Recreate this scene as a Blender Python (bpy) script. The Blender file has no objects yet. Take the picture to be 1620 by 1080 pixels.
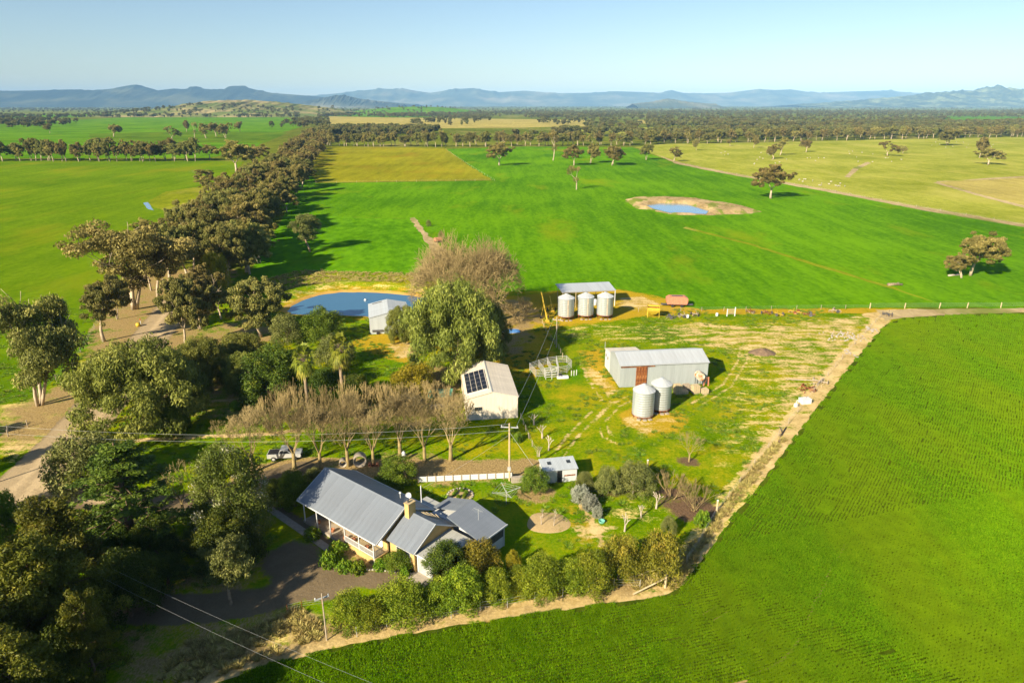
import bpy, bmesh, math, random
import numpy as np
from mathutils import Vector, Matrix
R = math.radians
scene = bpy.context.scene
col = scene.collection

# ------------------------------------------------------------------ camera
cam_data = bpy.data.cameras.new('camera')
cam_data.sensor_width = 36.0
cam_data.lens = 24.0
cam_data.clip_start = 1.0
cam_data.clip_end = 120000.0
cam = bpy.data.objects.new('camera', cam_data)
cam.location = (0, 0, 50.0)
cam.rotation_euler = (R(90.0) - math.atan(375 / 1080), 0, 0)
col.objects.link(cam)
scene.camera = cam

# ------------------------------------------------------------------ sky, sun, exposure
SUN_AZ, SUN_EL = R(220.0), R(27.5)        # azimuth clockwise from +Y
world = bpy.data.worlds.new('World')
scene.world = world
world.use_nodes = True
wn = world.node_tree
wn.nodes.clear()
w_out = wn.nodes.new('ShaderNodeOutputWorld')
w_bg = wn.nodes.new('ShaderNodeBackground')
w_sky = wn.nodes.new('ShaderNodeTexSky')
w_sky.sky_type = 'NISHITA'
w_sky.sun_disc = False
w_sky.sun_elevation = SUN_EL
w_sky.sun_rotation = SUN_AZ
w_sky.altitude = 250.0
w_sky.air_density = 1.0
w_sky.dust_density = 0.45
w_sky.ozone_density = 2.5
w_bg.inputs['Strength'].default_value = 0.056
# thin cloud streaks low over the horizon, all the way round
w_co = wn.nodes.new('ShaderNodeTexCoord'); w_sep = wn.nodes.new('ShaderNodeSeparateXYZ'); w_map = wn.nodes.new('ShaderNodeMapping')
w_noise = wn.nodes.new('ShaderNodeTexNoise'); w_band = wn.nodes.new('ShaderNodeValToRGB'); w_thr = wn.nodes.new('ShaderNodeValToRGB')
w_mul = wn.nodes.new('ShaderNodeMath'); w_mul.operation = 'MULTIPLY'; w_mix = wn.nodes.new('ShaderNodeMix'); w_mix.data_type = 'RGBA'
wn.links.new(w_co.outputs['Generated'], w_sep.inputs[0]); wn.links.new(w_co.outputs['Generated'], w_map.inputs[0])
w_map.inputs['Scale'].default_value = (1.0, 1.0, 9.0)
wn.links.new(w_map.outputs[0], w_noise.inputs['Vector']); w_noise.inputs['Scale'].default_value = 5.0; w_noise.inputs['Detail'].default_value = 7.0; w_noise.inputs['Roughness'].default_value = 0.62
for el, (q, c) in zip((w_band.color_ramp.elements[0], w_band.color_ramp.elements[1], w_band.color_ramp.elements.new(0.5), w_band.color_ramp.elements.new(0.6)), ((0.0, 0.0), (0.03, 1.0), (0.05, 0.7), (0.09, 0.0))):
    el.position = q; el.color = (c, c, c, 1)
wn.links.new(w_sep.outputs['Z'], w_band.inputs[0])
w_thr.color_ramp.elements[0].position = 0.55; w_thr.color_ramp.elements[1].position = 0.95
wn.links.new(w_noise.outputs['Fac'], w_thr.inputs[0])
wn.links.new(w_band.outputs[0], w_mul.inputs[0]); wn.links.new(w_thr.outputs[0], w_mul.inputs[1])
wn.links.new(w_mul.outputs[0], w_mix.inputs[0]); wn.links.new(w_sky.outputs[0], w_mix.inputs[6]); w_mix.inputs[7].default_value = (7.0, 7.2, 7.6, 1)
wn.links.new(w_mix.outputs[2], w_bg.inputs[0])
wn.links.new(w_bg.outputs[0], w_out.inputs[0])
sun_data = bpy.data.lights.new('sun', 'SUN')
sun_data.energy = 5.0
sun_data.angle = R(0.5)
sun_data.color = (1.0, 0.85, 0.62)
sun = bpy.data.objects.new('sun', sun_data)
sun_dir = Vector((math.sin(SUN_AZ) * math.cos(SUN_EL), math.cos(SUN_AZ) * math.cos(SUN_EL), math.sin(SUN_EL)))
sun.rotation_euler = sun_dir.to_track_quat('Z', 'Y').to_euler()
sun.location = (-60, -60, 90)
col.objects.link(sun)
scene.view_settings.view_transform = 'Standard'
scene.view_settings.look = 'None'
scene.view_settings.exposure = 1.24
scene.view_settings.gamma = 1.0
scene.view_settings.use_curve_mapping = False
cy = scene.cycles
cy.max_bounces = 5
cy.diffuse_bounces = 1
cy.glossy_bounces = 2
cy.transmission_bounces = 3
cy.volume_bounces = 0
cy.transparent_max_bounces = 8
cy.use_denoising = True

# ------------------------------------------------------------------ helpers
def tag(o, label=None, cat=None, group=None, kind=None):
    if label: o['label'] = label
    if cat: o['category'] = cat
    if group: o['group'] = group
    if kind: o['kind'] = kind
    return o

def empty(name, loc, rz=0.0, label=None, cat=None, group=None):
    o = bpy.data.objects.new(name, None)
    o.empty_display_size = 0.5
    o.location = loc if len(loc) == 3 else (loc[0], loc[1], 0.0)
    o.rotation_euler = (0, 0, rz)
    col.objects.link(o)
    return tag(o, label, cat, group)

def link(name, me, parent=None, mat=None, loc=None, rot=None, scale=None):
    o = bpy.data.objects.new(name, me)
    if mat is not None and not me.materials:
        me.materials.append(mat)
    col.objects.link(o)
    if parent is not None: o.parent = parent
    if loc is not None: o.location = loc
    if rot is not None: o.rotation_euler = rot
    if scale is not None: o.scale = scale
    return o

def copy_tree(o, parent=None):
    c = o.copy()
    col.objects.link(c)
    c.parent = parent
    for ch in list(o.children):
        copy_tree(ch, c)
    return c

class MB:
    """collects simple shapes into one mesh"""
    def __init__(s): s.v = []; s.f = []
    def add(s, vs, fs):
        k = len(s.v); s.v += [tuple(p) for p in vs]; s.f += [tuple(i + k for i in f) for f in fs]
        return s
    def box(s, x0, x1, y0, y1, z0, z1):
        return s.add([(x0,y0,z0),(x1,y0,z0),(x1,y1,z0),(x0,y1,z0),(x0,y0,z1),(x1,y0,z1),(x1,y1,z1),(x0,y1,z1)],
                     [(0,3,2,1),(4,5,6,7),(0,1,5,4),(1,2,6,5),(2,3,7,6),(3,0,4,7)])
    def tube(s, p, q, r0, r1=None, n=8, caps=True):
        p, q = Vector(p), Vector(q); r1 = r0 if r1 is None else r1
        d = (q - p)
        if d.length < 1e-6: return s
        d.normalize()
        a = d.orthogonal().normalized(); b = d.cross(a)
        vs = []
        for c, r in ((p, r0), (q, r1)):
            for i in range(n):
                t = 2 * math.pi * i / n
                vs.append(c + a * (r * math.cos(t)) + b * (r * math.sin(t)))
        fs = [(i, (i + 1) % n, n + (i + 1) % n, n + i) for i in range(n)]
        if caps: fs += [tuple(range(n - 1, -1, -1)), tuple(range(n, 2 * n))]
        return s.add(vs, fs)
    def path(s, pts, rs, n=6):
        pts = [Vector(p) for p in pts]
        if not hasattr(rs, '__len__'): rs = [rs] * len(pts)
        k = len(s.v); a = None
        for i, p in enumerate(pts):
            d = (pts[min(i + 1, len(pts) - 1)] - pts[max(i - 1, 0)]).normalized()
            a = d.orthogonal() if a is None else (a - d * a.dot(d))
            a.normalize(); b = d.cross(a)
            for j in range(n):
                t = 2 * math.pi * j / n
                s.v.append(tuple(p + a * (rs[i] * math.cos(t)) + b * (rs[i] * math.sin(t))))
        for i in range(len(pts) - 1):
            for j in range(n):
                s.f.append((k + i*n + j, k + i*n + (j+1) % n, k + (i+1)*n + (j+1) % n, k + (i+1)*n + j))
        s.f.append(tuple(k + j for j in range(n - 1, -1, -1)))
        s.f.append(tuple(k + (len(pts) - 1) * n + j for j in range(n)))
        return s
    def lathe(s, prof, n=24, cx=0, cy_=0, z0=0, closed=False):
        k = len(s.v)
        for (r, z) in prof:
            for j in range(n):
                t = 2 * math.pi * j / n
                s.v.append((cx + r * math.cos(t), cy_ + r * math.sin(t), z0 + z))
        for i in range(len(prof) - 1):
            for j in range(n):
                s.f.append((k + i*n + j, k + i*n + (j+1) % n, k + (i+1)*n + (j+1) % n, k + (i+1)*n + j))
        return s
    def prism(s, poly, z0, z1):
        n = len(poly)
        vs = [(x, y, z0) for x, y in poly] + [(x, y, z1) for x, y in poly]
        return s.add(vs, [tuple(range(n - 1, -1, -1)), tuple(range(n, 2 * n))] +
                     [(i, (i + 1) % n, n + (i + 1) % n, n + i) for i in range(n)])
    def slab(s, pts, t):
        """thin plate: 3d polygon thickened downward along its normal by t"""
        P = [Vector(p) for p in pts]; n = len(P)
        nr = (P[1] - P[0]).cross(P[2] - P[0]).normalized()
        if nr.z < 0: P.reverse(); nr = -nr
        Q = [p - nr * t for p in P]
        return s.add([tuple(p) for p in P] + [tuple(q) for q in Q],
                     [tuple(range(n)), tuple(range(2 * n - 1, n - 1, -1))] +
                     [((i + 1) % n, i, n + i, n + (i + 1) % n) for i in range(n)])
    def mesh(s, name, mat=None, smooth=False):
        me = bpy.data.meshes.new(name)
        me.from_pydata(s.v, [], s.f)
        if mat is not None: me.materials.append(mat)
        if smooth: me.polygons.foreach_set('use_smooth', [True] * len(me.polygons))
        me.update()
        return me
    def build(s, name, mat=None, parent=None, smooth=False, loc=None, rot=None):
        return link(name, s.mesh(name, mat, smooth), parent, None, loc, rot)

def np_mesh(name, verts, faces, mat=None, smooth=False):
    """verts (n,3), faces (m,k) all the same k"""
    me = bpy.data.meshes.new(name)
    verts = np.asarray(verts, dtype=np.float32); faces = np.asarray(faces, dtype=np.int32)
    m, k = faces.shape
    me.vertices.add(len(verts)); me.vertices.foreach_set('co', verts.ravel())
    me.loops.add(m * k); me.loops.foreach_set('vertex_index', faces.ravel())
    me.polygons.add(m)
    me.polygons.foreach_set('loop_start', np.arange(0, m * k, k, dtype=np.int32))
    if smooth: me.polygons.foreach_set('use_smooth', np.ones(m, dtype=bool))
    if mat is not None: me.materials.append(mat)
    me.update(calc_edges=True)
    return me

# ------------------------------------------------------------------ material helpers
class NT:
    def __init__(s, name):
        s.m = bpy.data.materials.new(name); s.m.use_nodes = True
        s.t = s.m.node_tree; s.t.nodes.clear()
        s.out = s.n('ShaderNodeOutputMaterial')
        s._co = None
    def n(s, kind, **kw):
        nd = s.t.nodes.new(kind)
        for k, v in kw.items(): setattr(nd, k, v)
        return nd
    def l(s, a, b): s.t.links.new(a, b)
    def set(s, sock, v):
        if hasattr(v, 'is_linked') or isinstance(v, bpy.types.NodeSocket): s.l(v, sock)
        else:
            if isinstance(v, tuple) and len(v) == 3 and sock.type == 'RGBA': v = (*v, 1.0)
            sock.default_value = v
    def co(s, kind='Object'):
        if s._co is None: s._co = s.n('ShaderNodeTexCoord')
        return s._co.outputs[kind]
    def pos(s): return s.n('ShaderNodeNewGeometry').outputs['Position']
    def mapping(s, vec, rot=(0,0,0), scale=(1,1,1), loc=(0,0,0)):
        m = s.n('ShaderNodeMapping'); s.l(vec, m.inputs['Vector'])
        m.inputs['Rotation'].default_value = rot; m.inputs['Scale'].default_value = scale; m.inputs['Location'].default_value = loc
        return m.outputs[0]
    def noise(s, vec, scale, detail=3.0, rough=0.55, dist=0.0):
        n = s.n('ShaderNodeTexNoise'); s.l(vec, n.inputs['Vector'])
        n.inputs['Scale'].default_value = scale; n.inputs['Detail'].default_value = detail
        n.inputs['Roughness'].default_value = rough; n.inputs['Distortion'].default_value = dist
        return n.outputs['Fac']
    def wave(s, vec, scale, direction='X', dist=0.0, detail=0.0, dscale=1.0, profile='SIN'):
        n = s.n('ShaderNodeTexWave', wave_type='BANDS', bands_direction=direction, wave_profile=profile); s.l(vec, n.inputs['Vector'])
        n.inputs['Scale'].default_value = scale; n.inputs['Distortion'].default_value = dist
        n.inputs['Detail'].default_value = detail; n.inputs['Detail Scale'].default_value = dscale
        return n.outputs['Fac']
    def ramp(s, fac, stops):
        n = s.n('ShaderNodeValToRGB'); e = n.color_ramp.elements
        while len(e) < len(stops): e.new(0.5)
        for el, (p, c) in zip(e, stops):
            el.position = p
            el.color = (c, c, c, 1) if not hasattr(c, '__len__') else (*c, 1)
        s.set(n.inputs[0], fac)
        return n.outputs[0]
    def mix(s, fac, a, b, mode='MIX'):
        n = s.n('ShaderNodeMix', data_type='RGBA', blend_type=mode)
        s.set(n.inputs[0], fac); s.set(n.inputs[6], a); s.set(n.inputs[7], b)
        return n.outputs[2]
    def math(s, op, a, b=0.0, c=0.0, clamp=False):
        n = s.n('ShaderNodeMath', operation=op, use_clamp=clamp)
        s.set(n.inputs[0], a); s.set(n.inputs[1], b); s.set(n.inputs[2], c)
        return n.outputs[0]
    def attr(s, name, out='Fac'):
        n = s.n('ShaderNodeAttribute', attribute_name=name)
        return n.outputs[out]
    def objrand(s): return s.n('ShaderNodeObjectInfo').outputs['Random']
    def hsv(s, colr, h=0.5, sat=1.0, v=1.0):
        n = s.n('ShaderNodeHueSaturation'); s.set(n.inputs['Color'], colr)
        s.set(n.inputs['Hue'], h); s.set(n.inputs['Saturation'], sat); s.set(n.inputs['Value'], v)
        return n.outputs[0]
    def bump(s, height, strength=0.3, dist=0.05):
        n = s.n('ShaderNodeBump'); s.set(n.inputs['Height'], height)
        n.inputs['Strength'].default_value = strength; n.inputs['Distance'].default_value = dist
        return n.outputs[0]
    def surf(s, colr, rough=0.9, metal=0.0, spec=0.3, normal=None, **kw):
        p = s.n('ShaderNodeBsdfPrincipled')
        s.set(p.inputs['Base Color'], colr); s.set(p.inputs['Roughness'], rough); s.set(p.inputs['Metallic'], metal)
        p.inputs['Specular IOR Level'].default_value = spec
        if normal is not None: s.l(normal, p.inputs['Normal'])
        for k, v in kw.items(): s.set(p.inputs[k], v)
        s.l(p.outputs[0], s.out.inputs['Surface'])
        return s.m

def m_matte(t, colr, normal=None):
    d = t.n('ShaderNodeBsdfDiffuse'); t.set(d.inputs['Color'], colr)
    if normal is not None: t.l(normal, d.inputs['Normal'])
    t.l(d.outputs[0], t.out.inputs['Surface'])
    return t.m

def m_plain(name, c, rough=0.7, metal=0.0, var=0.12, scale=3.0, spec=0.3):
    t = NT(name)
    f = t.noise(t.co(), scale, 4.0)
    c2 = tuple(x * (1 - var) for x in c); c3 = tuple(min(1, x * (1 + var)) for x in c)
    return t.surf(t.ramp(f, [(0.3, c2), (0.7, c3)]), rough, metal, spec)

# ------------------------------------------------------------------ materials
def m_field(name, dark, light, accent, rot=0.0, streak=8.0, big=0.012, fine=0.9, acc=(0.56, 0.72), bumpd=0.10, rows=0.0):
    t = NT(name)
    p = t.pos()
    st = t.mapping(p, rot=(0, 0, rot), scale=(1.0, 1.0 / streak, 1.0))
    a = t.noise(p, big, 4.0)
    b = t.noise(st, 0.16, 6.0, 0.65)
    c = t.noise(t.mapping(p, rot=(0, 0, rot), scale=(1.0, 0.6, 1.0)), fine * 0.6, 6.0, 0.75)
    mixf = t.math('ADD', t.math('MULTIPLY', a, 0.40), t.math('ADD', t.math('MULTIPLY', b, 0.38), t.math('MULTIPLY', c, 0.45)))
    cl = t.ramp(mixf, [(0.51, tuple(x * 0.85 for x in dark)), (0.72, tuple(x * 1.1 for x in light))])
    d = t.noise(t.mapping(p, rot=(0, 0, rot), scale=(1.0, 0.45, 1.0), loc=(37, 11, 0)), big * 2.3, 5.0, 0.6)
    cl = t.mix(t.ramp(d, [(acc[0], 0.0), (acc[1], 0.85)]), cl, accent)
    h = c
    if rows > 0:
        w = t.wave(t.mapping(p, rot=(0, 0, rot)), rows, 'X', 2.5, 3.0, 0.08)
        cl = t.mix(t.math('MULTIPLY', t.math('MULTIPLY', w, b), 0.30), cl, tuple(x * 0.45 for x in dark))
    return m_matte(t, cl, t.bump(h, 0.9, bumpd))

M = {}
M['field_main'] = m_field('m_field_main', (0.055, 0.175, 0.0015), (0.125, 0.285, 0.0024), (0.230, 0.275, 0.0054), rot=R(75), rows=0.35, acc=(0.57,0.74))
M['field_near_pond'] = m_field('m_field_pasture', (0.050, 0.170, 0.0015), (0.120, 0.290, 0.0036), (0.20, 0.30, 0.0060), rot=R(60), streak=2.0, fine=0.5, acc=(0.60, 0.78))
M['field_left'] = m_field('m_field_left', (0.085, 0.175, 0.0027), (0.145, 0.235, 0.0042), (0.215, 0.230, 0.0084), rot=R(20), streak=10.0, acc=(0.52, 0.72), rows=0.55)
M['field_olive'] = m_field('m_field_olive', (0.180, 0.190, 0.0066), (0.270, 0.260, 0.0105), (0.250, 0.170, 0.0135), rot=R(15), acc=(0.52, 0.75))
M['field_pale'] = m_field('m_field_pale', (0.210, 0.255, 0.0150), (0.330, 0.340, 0.0510), (0.430, 0.390, 0.0900), rot=R(10), streak=3.0, acc=(0.50, 0.75))
M['field_tan'] = m_field('m_field_tan', (0.300, 0.260, 0.0660), (0.420, 0.350, 0.0960), (0.30, 0.28, 0.0480), rot=R(12))
M['field_far_green'] = m_field('m_field_far_green', (0.060, 0.170, 0.0036), (0.120, 0.250, 0.0054), (0.18, 0.25, 0.0120), rot=R(5))
M['field_far_dark'] = m_field('m_field_far_dark', (0.060, 0.130, 0.0045), (0.110, 0.190, 0.0066), (0.17, 0.20, 0.0150), rot=R(5))
M['ground'] = m_field('m_ground_far', (0.075, 0.110, 0.0084), (0.165, 0.190, 0.0156), (0.300, 0.260, 0.0720), rot=R(8), big=0.004, acc=(0.52, 0.7))
M['crop_ground'] = m_field('m_crop_ground', (0.040, 0.070, 0.004), (0.075, 0.105, 0.006), (0.230, 0.165, 0.050), rot=R(-33), streak=9.0, fine=2.5, acc=(0.60, 0.75))
M['strip'] = m_field('m_track_strip', (0.300, 0.230, 0.110), (0.470, 0.370, 0.200), (0.15, 0.19, 0.03), rot=0.3, streak=2.0, fine=0.7, acc=(0.55, 0.65))
M['verge'] = m_field('m_grass_verge', (0.130, 0.180, 0.0054), (0.220, 0.250, 0.0090), (0.420, 0.340, 0.0900), rot=0.3, streak=2.0, fine=0.8, acc=(0.48, 0.62))

def m_yard():
    t = NT('m_yard_ground')
    p = t.pos()
    n_big = t.noise(p, 0.05, 5.0, 0.6)
    n_mid = t.noise(p, 0.28, 5.0, 0.65)
    n_str = t.noise(t.mapping(p, rot=(0, 0, R(-12)), scale=(0.35, 1.0, 1.0)), 0.55, 5.0, 0.65)
    n_fine = t.noise(p, 2.2, 4.0, 0.7)
    # grass: green patches against yellow-green
    g = t.math('ADD', t.math('MULTIPLY', n_big, 0.5), t.math('ADD', t.math('MULTIPLY', n_mid, 0.35), t.math('MULTIPLY', n_fine, 0.3)))
    grass = t.ramp(g, [(0.48, (0.075, 0.160, 0.001)), (0.56, (0.150, 0.225, 0.002)), (0.65, (0.290, 0.270, 0.006))])
    lush = t.attr('lush')
    grass = t.mix(lush, grass, t.mix(n_fine, (0.045, 0.150, 0.001), (0.095, 0.230, 0.002)))
    grass = t.mix(0.14, grass, t.ramp(n_fine, [(0.3, (0.0, 0.0, 0.0)), (0.7, (1.0, 1.0, 1.0))]), 'SOFT_LIGHT')
    def patch(mask, amp, lo, hi, nz):
        a = t.attr(mask)
        j = t.math('MULTIPLY', t.math('MULTIPLY', t.math('SUBTRACT', nz, 0.5), amp * 1.7), t.math('MULTIPLY', a, 2.5, clamp=True))
        return t.ramp(t.math('ADD', a, j), [(lo, 0.0), (hi, 1.0)])
    nn = t.math('ADD', t.math('MULTIPLY', n_str, 0.55), t.math('ADD', t.math('MULTIPLY', n_fine, 0.25), t.math('MULTIPLY', n_mid, 0.2)))
    n_lit = t.noise(t.mapping(p, scale=(1.0, 0.5, 1.0)), 4.5, 6.0, 0.75)
    n_edge = t.math('ADD', t.math('MULTIPLY', n_mid, 0.6), t.math('MULTIPLY', n_lit, 0.4))
    # ochre dry grass
    och = t.ramp(n_fine, [(0.3, (0.290, 0.200, 0.008)), (0.7, (0.480, 0.335, 0.025))])
    c = t.mix(patch('ochre', 2.0, 0.36, 0.74, n_edge), grass, och)
    # straw
    straw = t.ramp(n_fine, [(0.35, (0.430, 0.340, 0.090)), (0.65, (0.680, 0.540, 0.200))])
    c = t.mix(patch('straw', 1.6, 0.42, 0.62, nn), c, straw)
    # pale bare dirt
    dirt = t.ramp(t.math('ADD', t.math('MULTIPLY', n_mid, 0.6), t.math('MULTIPLY', n_fine, 0.4)),
                  [(0.40, (0.400, 0.290, 0.110)), (0.60, (0.660, 0.500, 0.230))])
    c = t.mix(patch('dirt', 1.5, 0.40, 0.62, nn), c, dirt)
    # brown litter under trees
    lit = t.ramp(n_lit, [(0.35, (0.170, 0.115, 0.045)), (0.66, (0.430, 0.320, 0.140))])
    c = t.mix(patch('litter', 2.2, 0.36, 0.74, n_edge), c, lit)
    # dark mulch
    mul = t.ramp(n_lit, [(0.35, (0.075, 0.046, 0.026)), (0.65, (0.190, 0.125, 0.075))])
    c = t.mix(patch('mulch', 2.0, 0.38, 0.70, n_edge), c, mul)
    # gravel with wheel tracks
    grv = t.ramp(t.math('ADD', t.math('MULTIPLY', n_lit, 0.5), t.math('MULTIPLY', n_mid, 0.5)), [(0.3, (0.125, 0.095, 0.055)), (0.7, (0.210, 0.162, 0.098))])
    grv = t.mix(t.attr('rut'), grv, (0.540, 0.420, 0.250))
    c = t.mix(patch('gravel', 1.6, 0.36, 0.66, n_edge), c, grv)
    # reddish wet mud at the pond's edge
    c = t.mix(patch('mud', 0.6, 0.42, 0.60, nn), c, t.mix(n_fine, (0.40, 0.235, 0.050), (0.55, 0.36, 0.10)))
    return m_matte(t, c, t.bump(t.math('ADD', n_fine, t.math('MULTIPLY', n_mid, 0.8)), 0.9, 0.10))
M['yard'] = m_yard()

def m_water(name, c, rough=0.04):
    t = NT(name)
    n = t.noise(t.mapping(t.pos(), scale=(1, 2.5, 1)), 1.2, 3.0)
    return t.surf(c, rough, spec=0.5, normal=t.bump(n, 0.04, 0.02))
M['water'] = m_water('m_pond_water', (0.045, 0.135, 0.230), 0.07)
M['water_milky'] = m_water('m_dam_water', (0.150, 0.260, 0.380), 0.12)

def m_leaf(name, c1, c2, c3=None, trans=0.25, hue=0.03):
    """leaf colour varies from clump to clump (tint) and tree to tree"""
    t = NT(name)
    tint = t.attr('tint')
    stops = [(0.1, c1), (0.75, c2)] + ([(1.0, c3)] if c3 else [])
    cl = t.ramp(tint, stops)
    r = t.objrand()
    cl = t.hsv(cl, t.math('ADD', 0.5 - hue / 2, t.math('MULTIPLY', r, hue)), 1.0, t.math('ADD', 0.82, t.math('MULTIPLY', r, 0.36)))
    d = t.n('ShaderNodeBsdfPrincipled'); t.set(d.inputs['Base Color'], cl)
    d.inputs['Roughness'].default_value = 0.6; d.inputs['Specular IOR Level'].default_value = 0.25
    tr = t.n('ShaderNodeBsdfTranslucent'); t.set(tr.inputs['Color'], cl)
    mx = t.n('ShaderNodeMixShader'); mx.inputs[0].default_value = trans
    t.l(d.outputs[0], mx.inputs[1]); t.l(tr.outputs[0], mx.inputs[2]); t.l(mx.outputs[0], t.out.inputs['Surface'])
    return t.m
M['euc'] = m_leaf('m_eucalypt_leaf', (0.130, 0.118, 0.026), (0.290, 0.248, 0.066), (0.440, 0.345, 0.110))
M['euc_green'] = m_leaf('m_eucalypt_leaf_green', (0.115, 0.130, 0.024), (0.250, 0.245, 0.060), (0.370, 0.320, 0.085))
M['euc_far'] = m_leaf('m_eucalypt_leaf_far', (0.081, 0.089, 0.0228), (0.159, 0.157, 0.0403), (0.243, 0.203, 0.0618), hue=0.05)
M['pepper'] = m_leaf('m_pepper_leaf', (0.110, 0.140, 0.018), (0.235, 0.260, 0.042), (0.340, 0.345, 0.070))
M['olive'] = m_leaf('m_olive_leaf', (0.096, 0.120, 0.0234), (0.204, 0.222, 0.0546), (0.288, 0.288, 0.0858))
M['hedge'] = m_leaf('m_hedge_leaf', (0.090, 0.150, 0.004), (0.225, 0.285, 0.012), (0.360, 0.390, 0.024))
M['hedge_brown'] = m_leaf('m_hedge_leaf_brown', (0.110, 0.120, 0.008), (0.250, 0.225, 0.020), (0.360, 0.260, 0.035))
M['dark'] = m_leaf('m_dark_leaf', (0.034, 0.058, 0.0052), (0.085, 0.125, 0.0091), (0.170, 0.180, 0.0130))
M['bright'] = m_leaf('m_bright_leaf', (0.070, 0.130, 0.0065), (0.150, 0.230, 0.0130), (0.230, 0.290, 0.0260))
M['blossom'] = m_leaf('m_blossom_leaf', (0.080, 0.130, 0.0140), (0.170, 0.220, 0.0300), (0.550, 0.540, 0.4000))
M['cedar'] = m_leaf('m_cedar_needle', (0.045, 0.085, 0.0065), (0.105, 0.155, 0.0117), (0.160, 0.200, 0.0195))
M['pine'] = m_leaf('m_pine_needle', (0.055, 0.070, 0.0052), (0.135, 0.150, 0.0104), (0.230, 0.210, 0.0195))
M['rust_leaf'] = m_leaf('m_russet_leaf', (0.130, 0.080, 0.0091), (0.240, 0.150, 0.0163), (0.300, 0.200, 0.0195))
M['lavender'] = m_leaf('m_lavender_leaf', (0.200, 0.220, 0.1500), (0.330, 0.350, 0.2700))
M['palm_leaf'] = m_leaf('m_palm_frond', (0.100, 0.130, 0.0097), (0.220, 0.230, 0.0195), (0.32, 0.27, 0.0390))
M['wattle'] = m_leaf('m_wattle_leaf', (0.110, 0.120, 0.0065), (0.330, 0.270, 0.0130), (0.45, 0.35, 0.0130))
M['reed'] = m_leaf('m_dry_reed', (0.300, 0.250, 0.0715), (0.520, 0.430, 0.1430), (0.600, 0.500, 0.1820), trans=0.2)
def m_crop():
    t = NT('m_crop_blade')
    p = t.pos()
    base = t.ramp(t.attr('tint'), [(0.05, (0.045, 0.140, 0.001)), (0.6, (0.120, 0.275, 0.002)), (1.0, (0.240, 0.390, 0.006))])
    n1 = t.noise(t.mapping(p, rot=(0, 0, R(-33)), scale=(1.0, 0.3, 1.0)), 0.06, 5.0, 0.6)
    n2 = t.noise(p, 0.5, 3.0)
    cl = t.mix(t.ramp(n1, [(0.44, 0.0), (0.60, 0.65)]), base, (0.180, 0.280, 0.004))
    cl = t.hsv(cl, 0.5, 1.0, t.math('ADD', 0.62, t.math('MULTIPLY', n2, 0.76)))
    d = t.n('ShaderNodeBsdfDiffuse'); t.set(d.inputs['Color'], cl)
    tr = t.n('ShaderNodeBsdfTranslucent'); t.set(tr.inputs['Color'], cl)
    mx = t.n('ShaderNodeMixShader'); mx.inputs[0].default_value = 0.3
    t.l(d.outputs[0], mx.inputs[1]); t.l(tr.outputs[0], mx.inputs[2]); t.l(mx.outputs[0], t.out.inputs['Surface'])
    return t.m
M['crop'] = m_crop()
M['weed'] = m_leaf('m_weed_leaf', (0.090, 0.180, 0.0065), (0.170, 0.270, 0.0117), (0.33, 0.34, 0.0325))

M['bark_pale'] = m_plain('m_bark_pale', (0.42, 0.34, 0.24), 0.9, var=0.35, scale=1.5)
M['bark_grey'] = m_plain('m_bark_grey', (0.25, 0.19, 0.125), 0.9, var=0.4, scale=2.0)
M['bark_brown'] = m_plain('m_bark_brown', (0.13, 0.09, 0.055), 0.9, var=0.4, scale=2.0)
M['twig'] = m_plain('m_bare_twig', (0.265, 0.205, 0.088), 0.9, var=0.3, scale=1.0)
M['twig_brown'] = m_plain('m_bare_twig_brown', (0.250, 0.190, 0.080), 0.9, var=0.3, scale=1.0)
M['deadwood'] = m_plain('m_dead_wood', (0.40, 0.34, 0.27), 0.9, var=0.25)

def m_sheet(name, c, rough=0.42, metal=0.25, dirt=(0.35, 0.30, 0.22), dirt_amt=0.18, rib='X', ribscale=13.0, band=0.06):
    """painted or galvanised corrugated sheet: fine ribs as relief, faint streaks and lap lines"""
    t = NT(name)
    co = t.co()
    st = t.noise(t.mapping(co, scale=(3.0, 0.25, 0.25) if rib == 'X' else (0.25, 3.0, 0.25)), 1.2, 4.0)
    cl = t.ramp(st, [(0.25, tuple(x * (1 - band * 2) for x in c)), (0.75, tuple(min(1, x * (1 + band)) for x in c))])
    dn = t.noise(co, 0.5, 5.0, 0.65)
    cl = t.mix(t.ramp(dn, [(0.52, 0.0), (0.78, dirt_amt)]), cl, dirt)
    w = t.wave(co, ribscale, rib)
    cl = t.hsv(cl, 0.5, 1.0, t.math('ADD', 0.94, t.math('MULTIPLY', t.objrand(), 0.12)))
    return t.surf(cl, rough, metal, spec=0.4, normal=t.bump(w, 0.35, 0.02))
M['roof_house'] = m_sheet('m_roof_house', (0.195, 0.225, 0.265), 0.42, 0.12, dirt=(0.16, 0.17, 0.19), dirt_amt=0.35)
M['roof_old'] = m_sheet('m_roof_old_galvanised', (0.44, 0.45, 0.42), 0.55, 0.15, dirt=(0.25, 0.22, 0.12), dirt_amt=0.5)
M['roof_zinc'] = m_sheet('m_roof_zincalume', (0.46, 0.50, 0.53), 0.45, 0.15)
M['wall_zinc'] = m_sheet('m_wall_zincalume', (0.325, 0.365, 0.375), 0.5, 0.1, rib='X', ribscale=4.0)
M['cream'] = m_sheet('m_cream_sheet', (0.68, 0.61, 0.49), 0.5, 0.0, dirt_amt=0.12)
M['white_sheet'] = m_sheet('m_white_sheet', (0.60, 0.62, 0.62), 0.5, 0.0, dirt_amt=0.12)
M['silver_blue'] = m_sheet('m_silver_blue_sheet', (0.46, 0.51, 0.54), 0.45, 0.15)
M['white'] = m_plain('m_white_paint', (0.60, 0.62, 0.62), 0.5, var=0.05)
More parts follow.
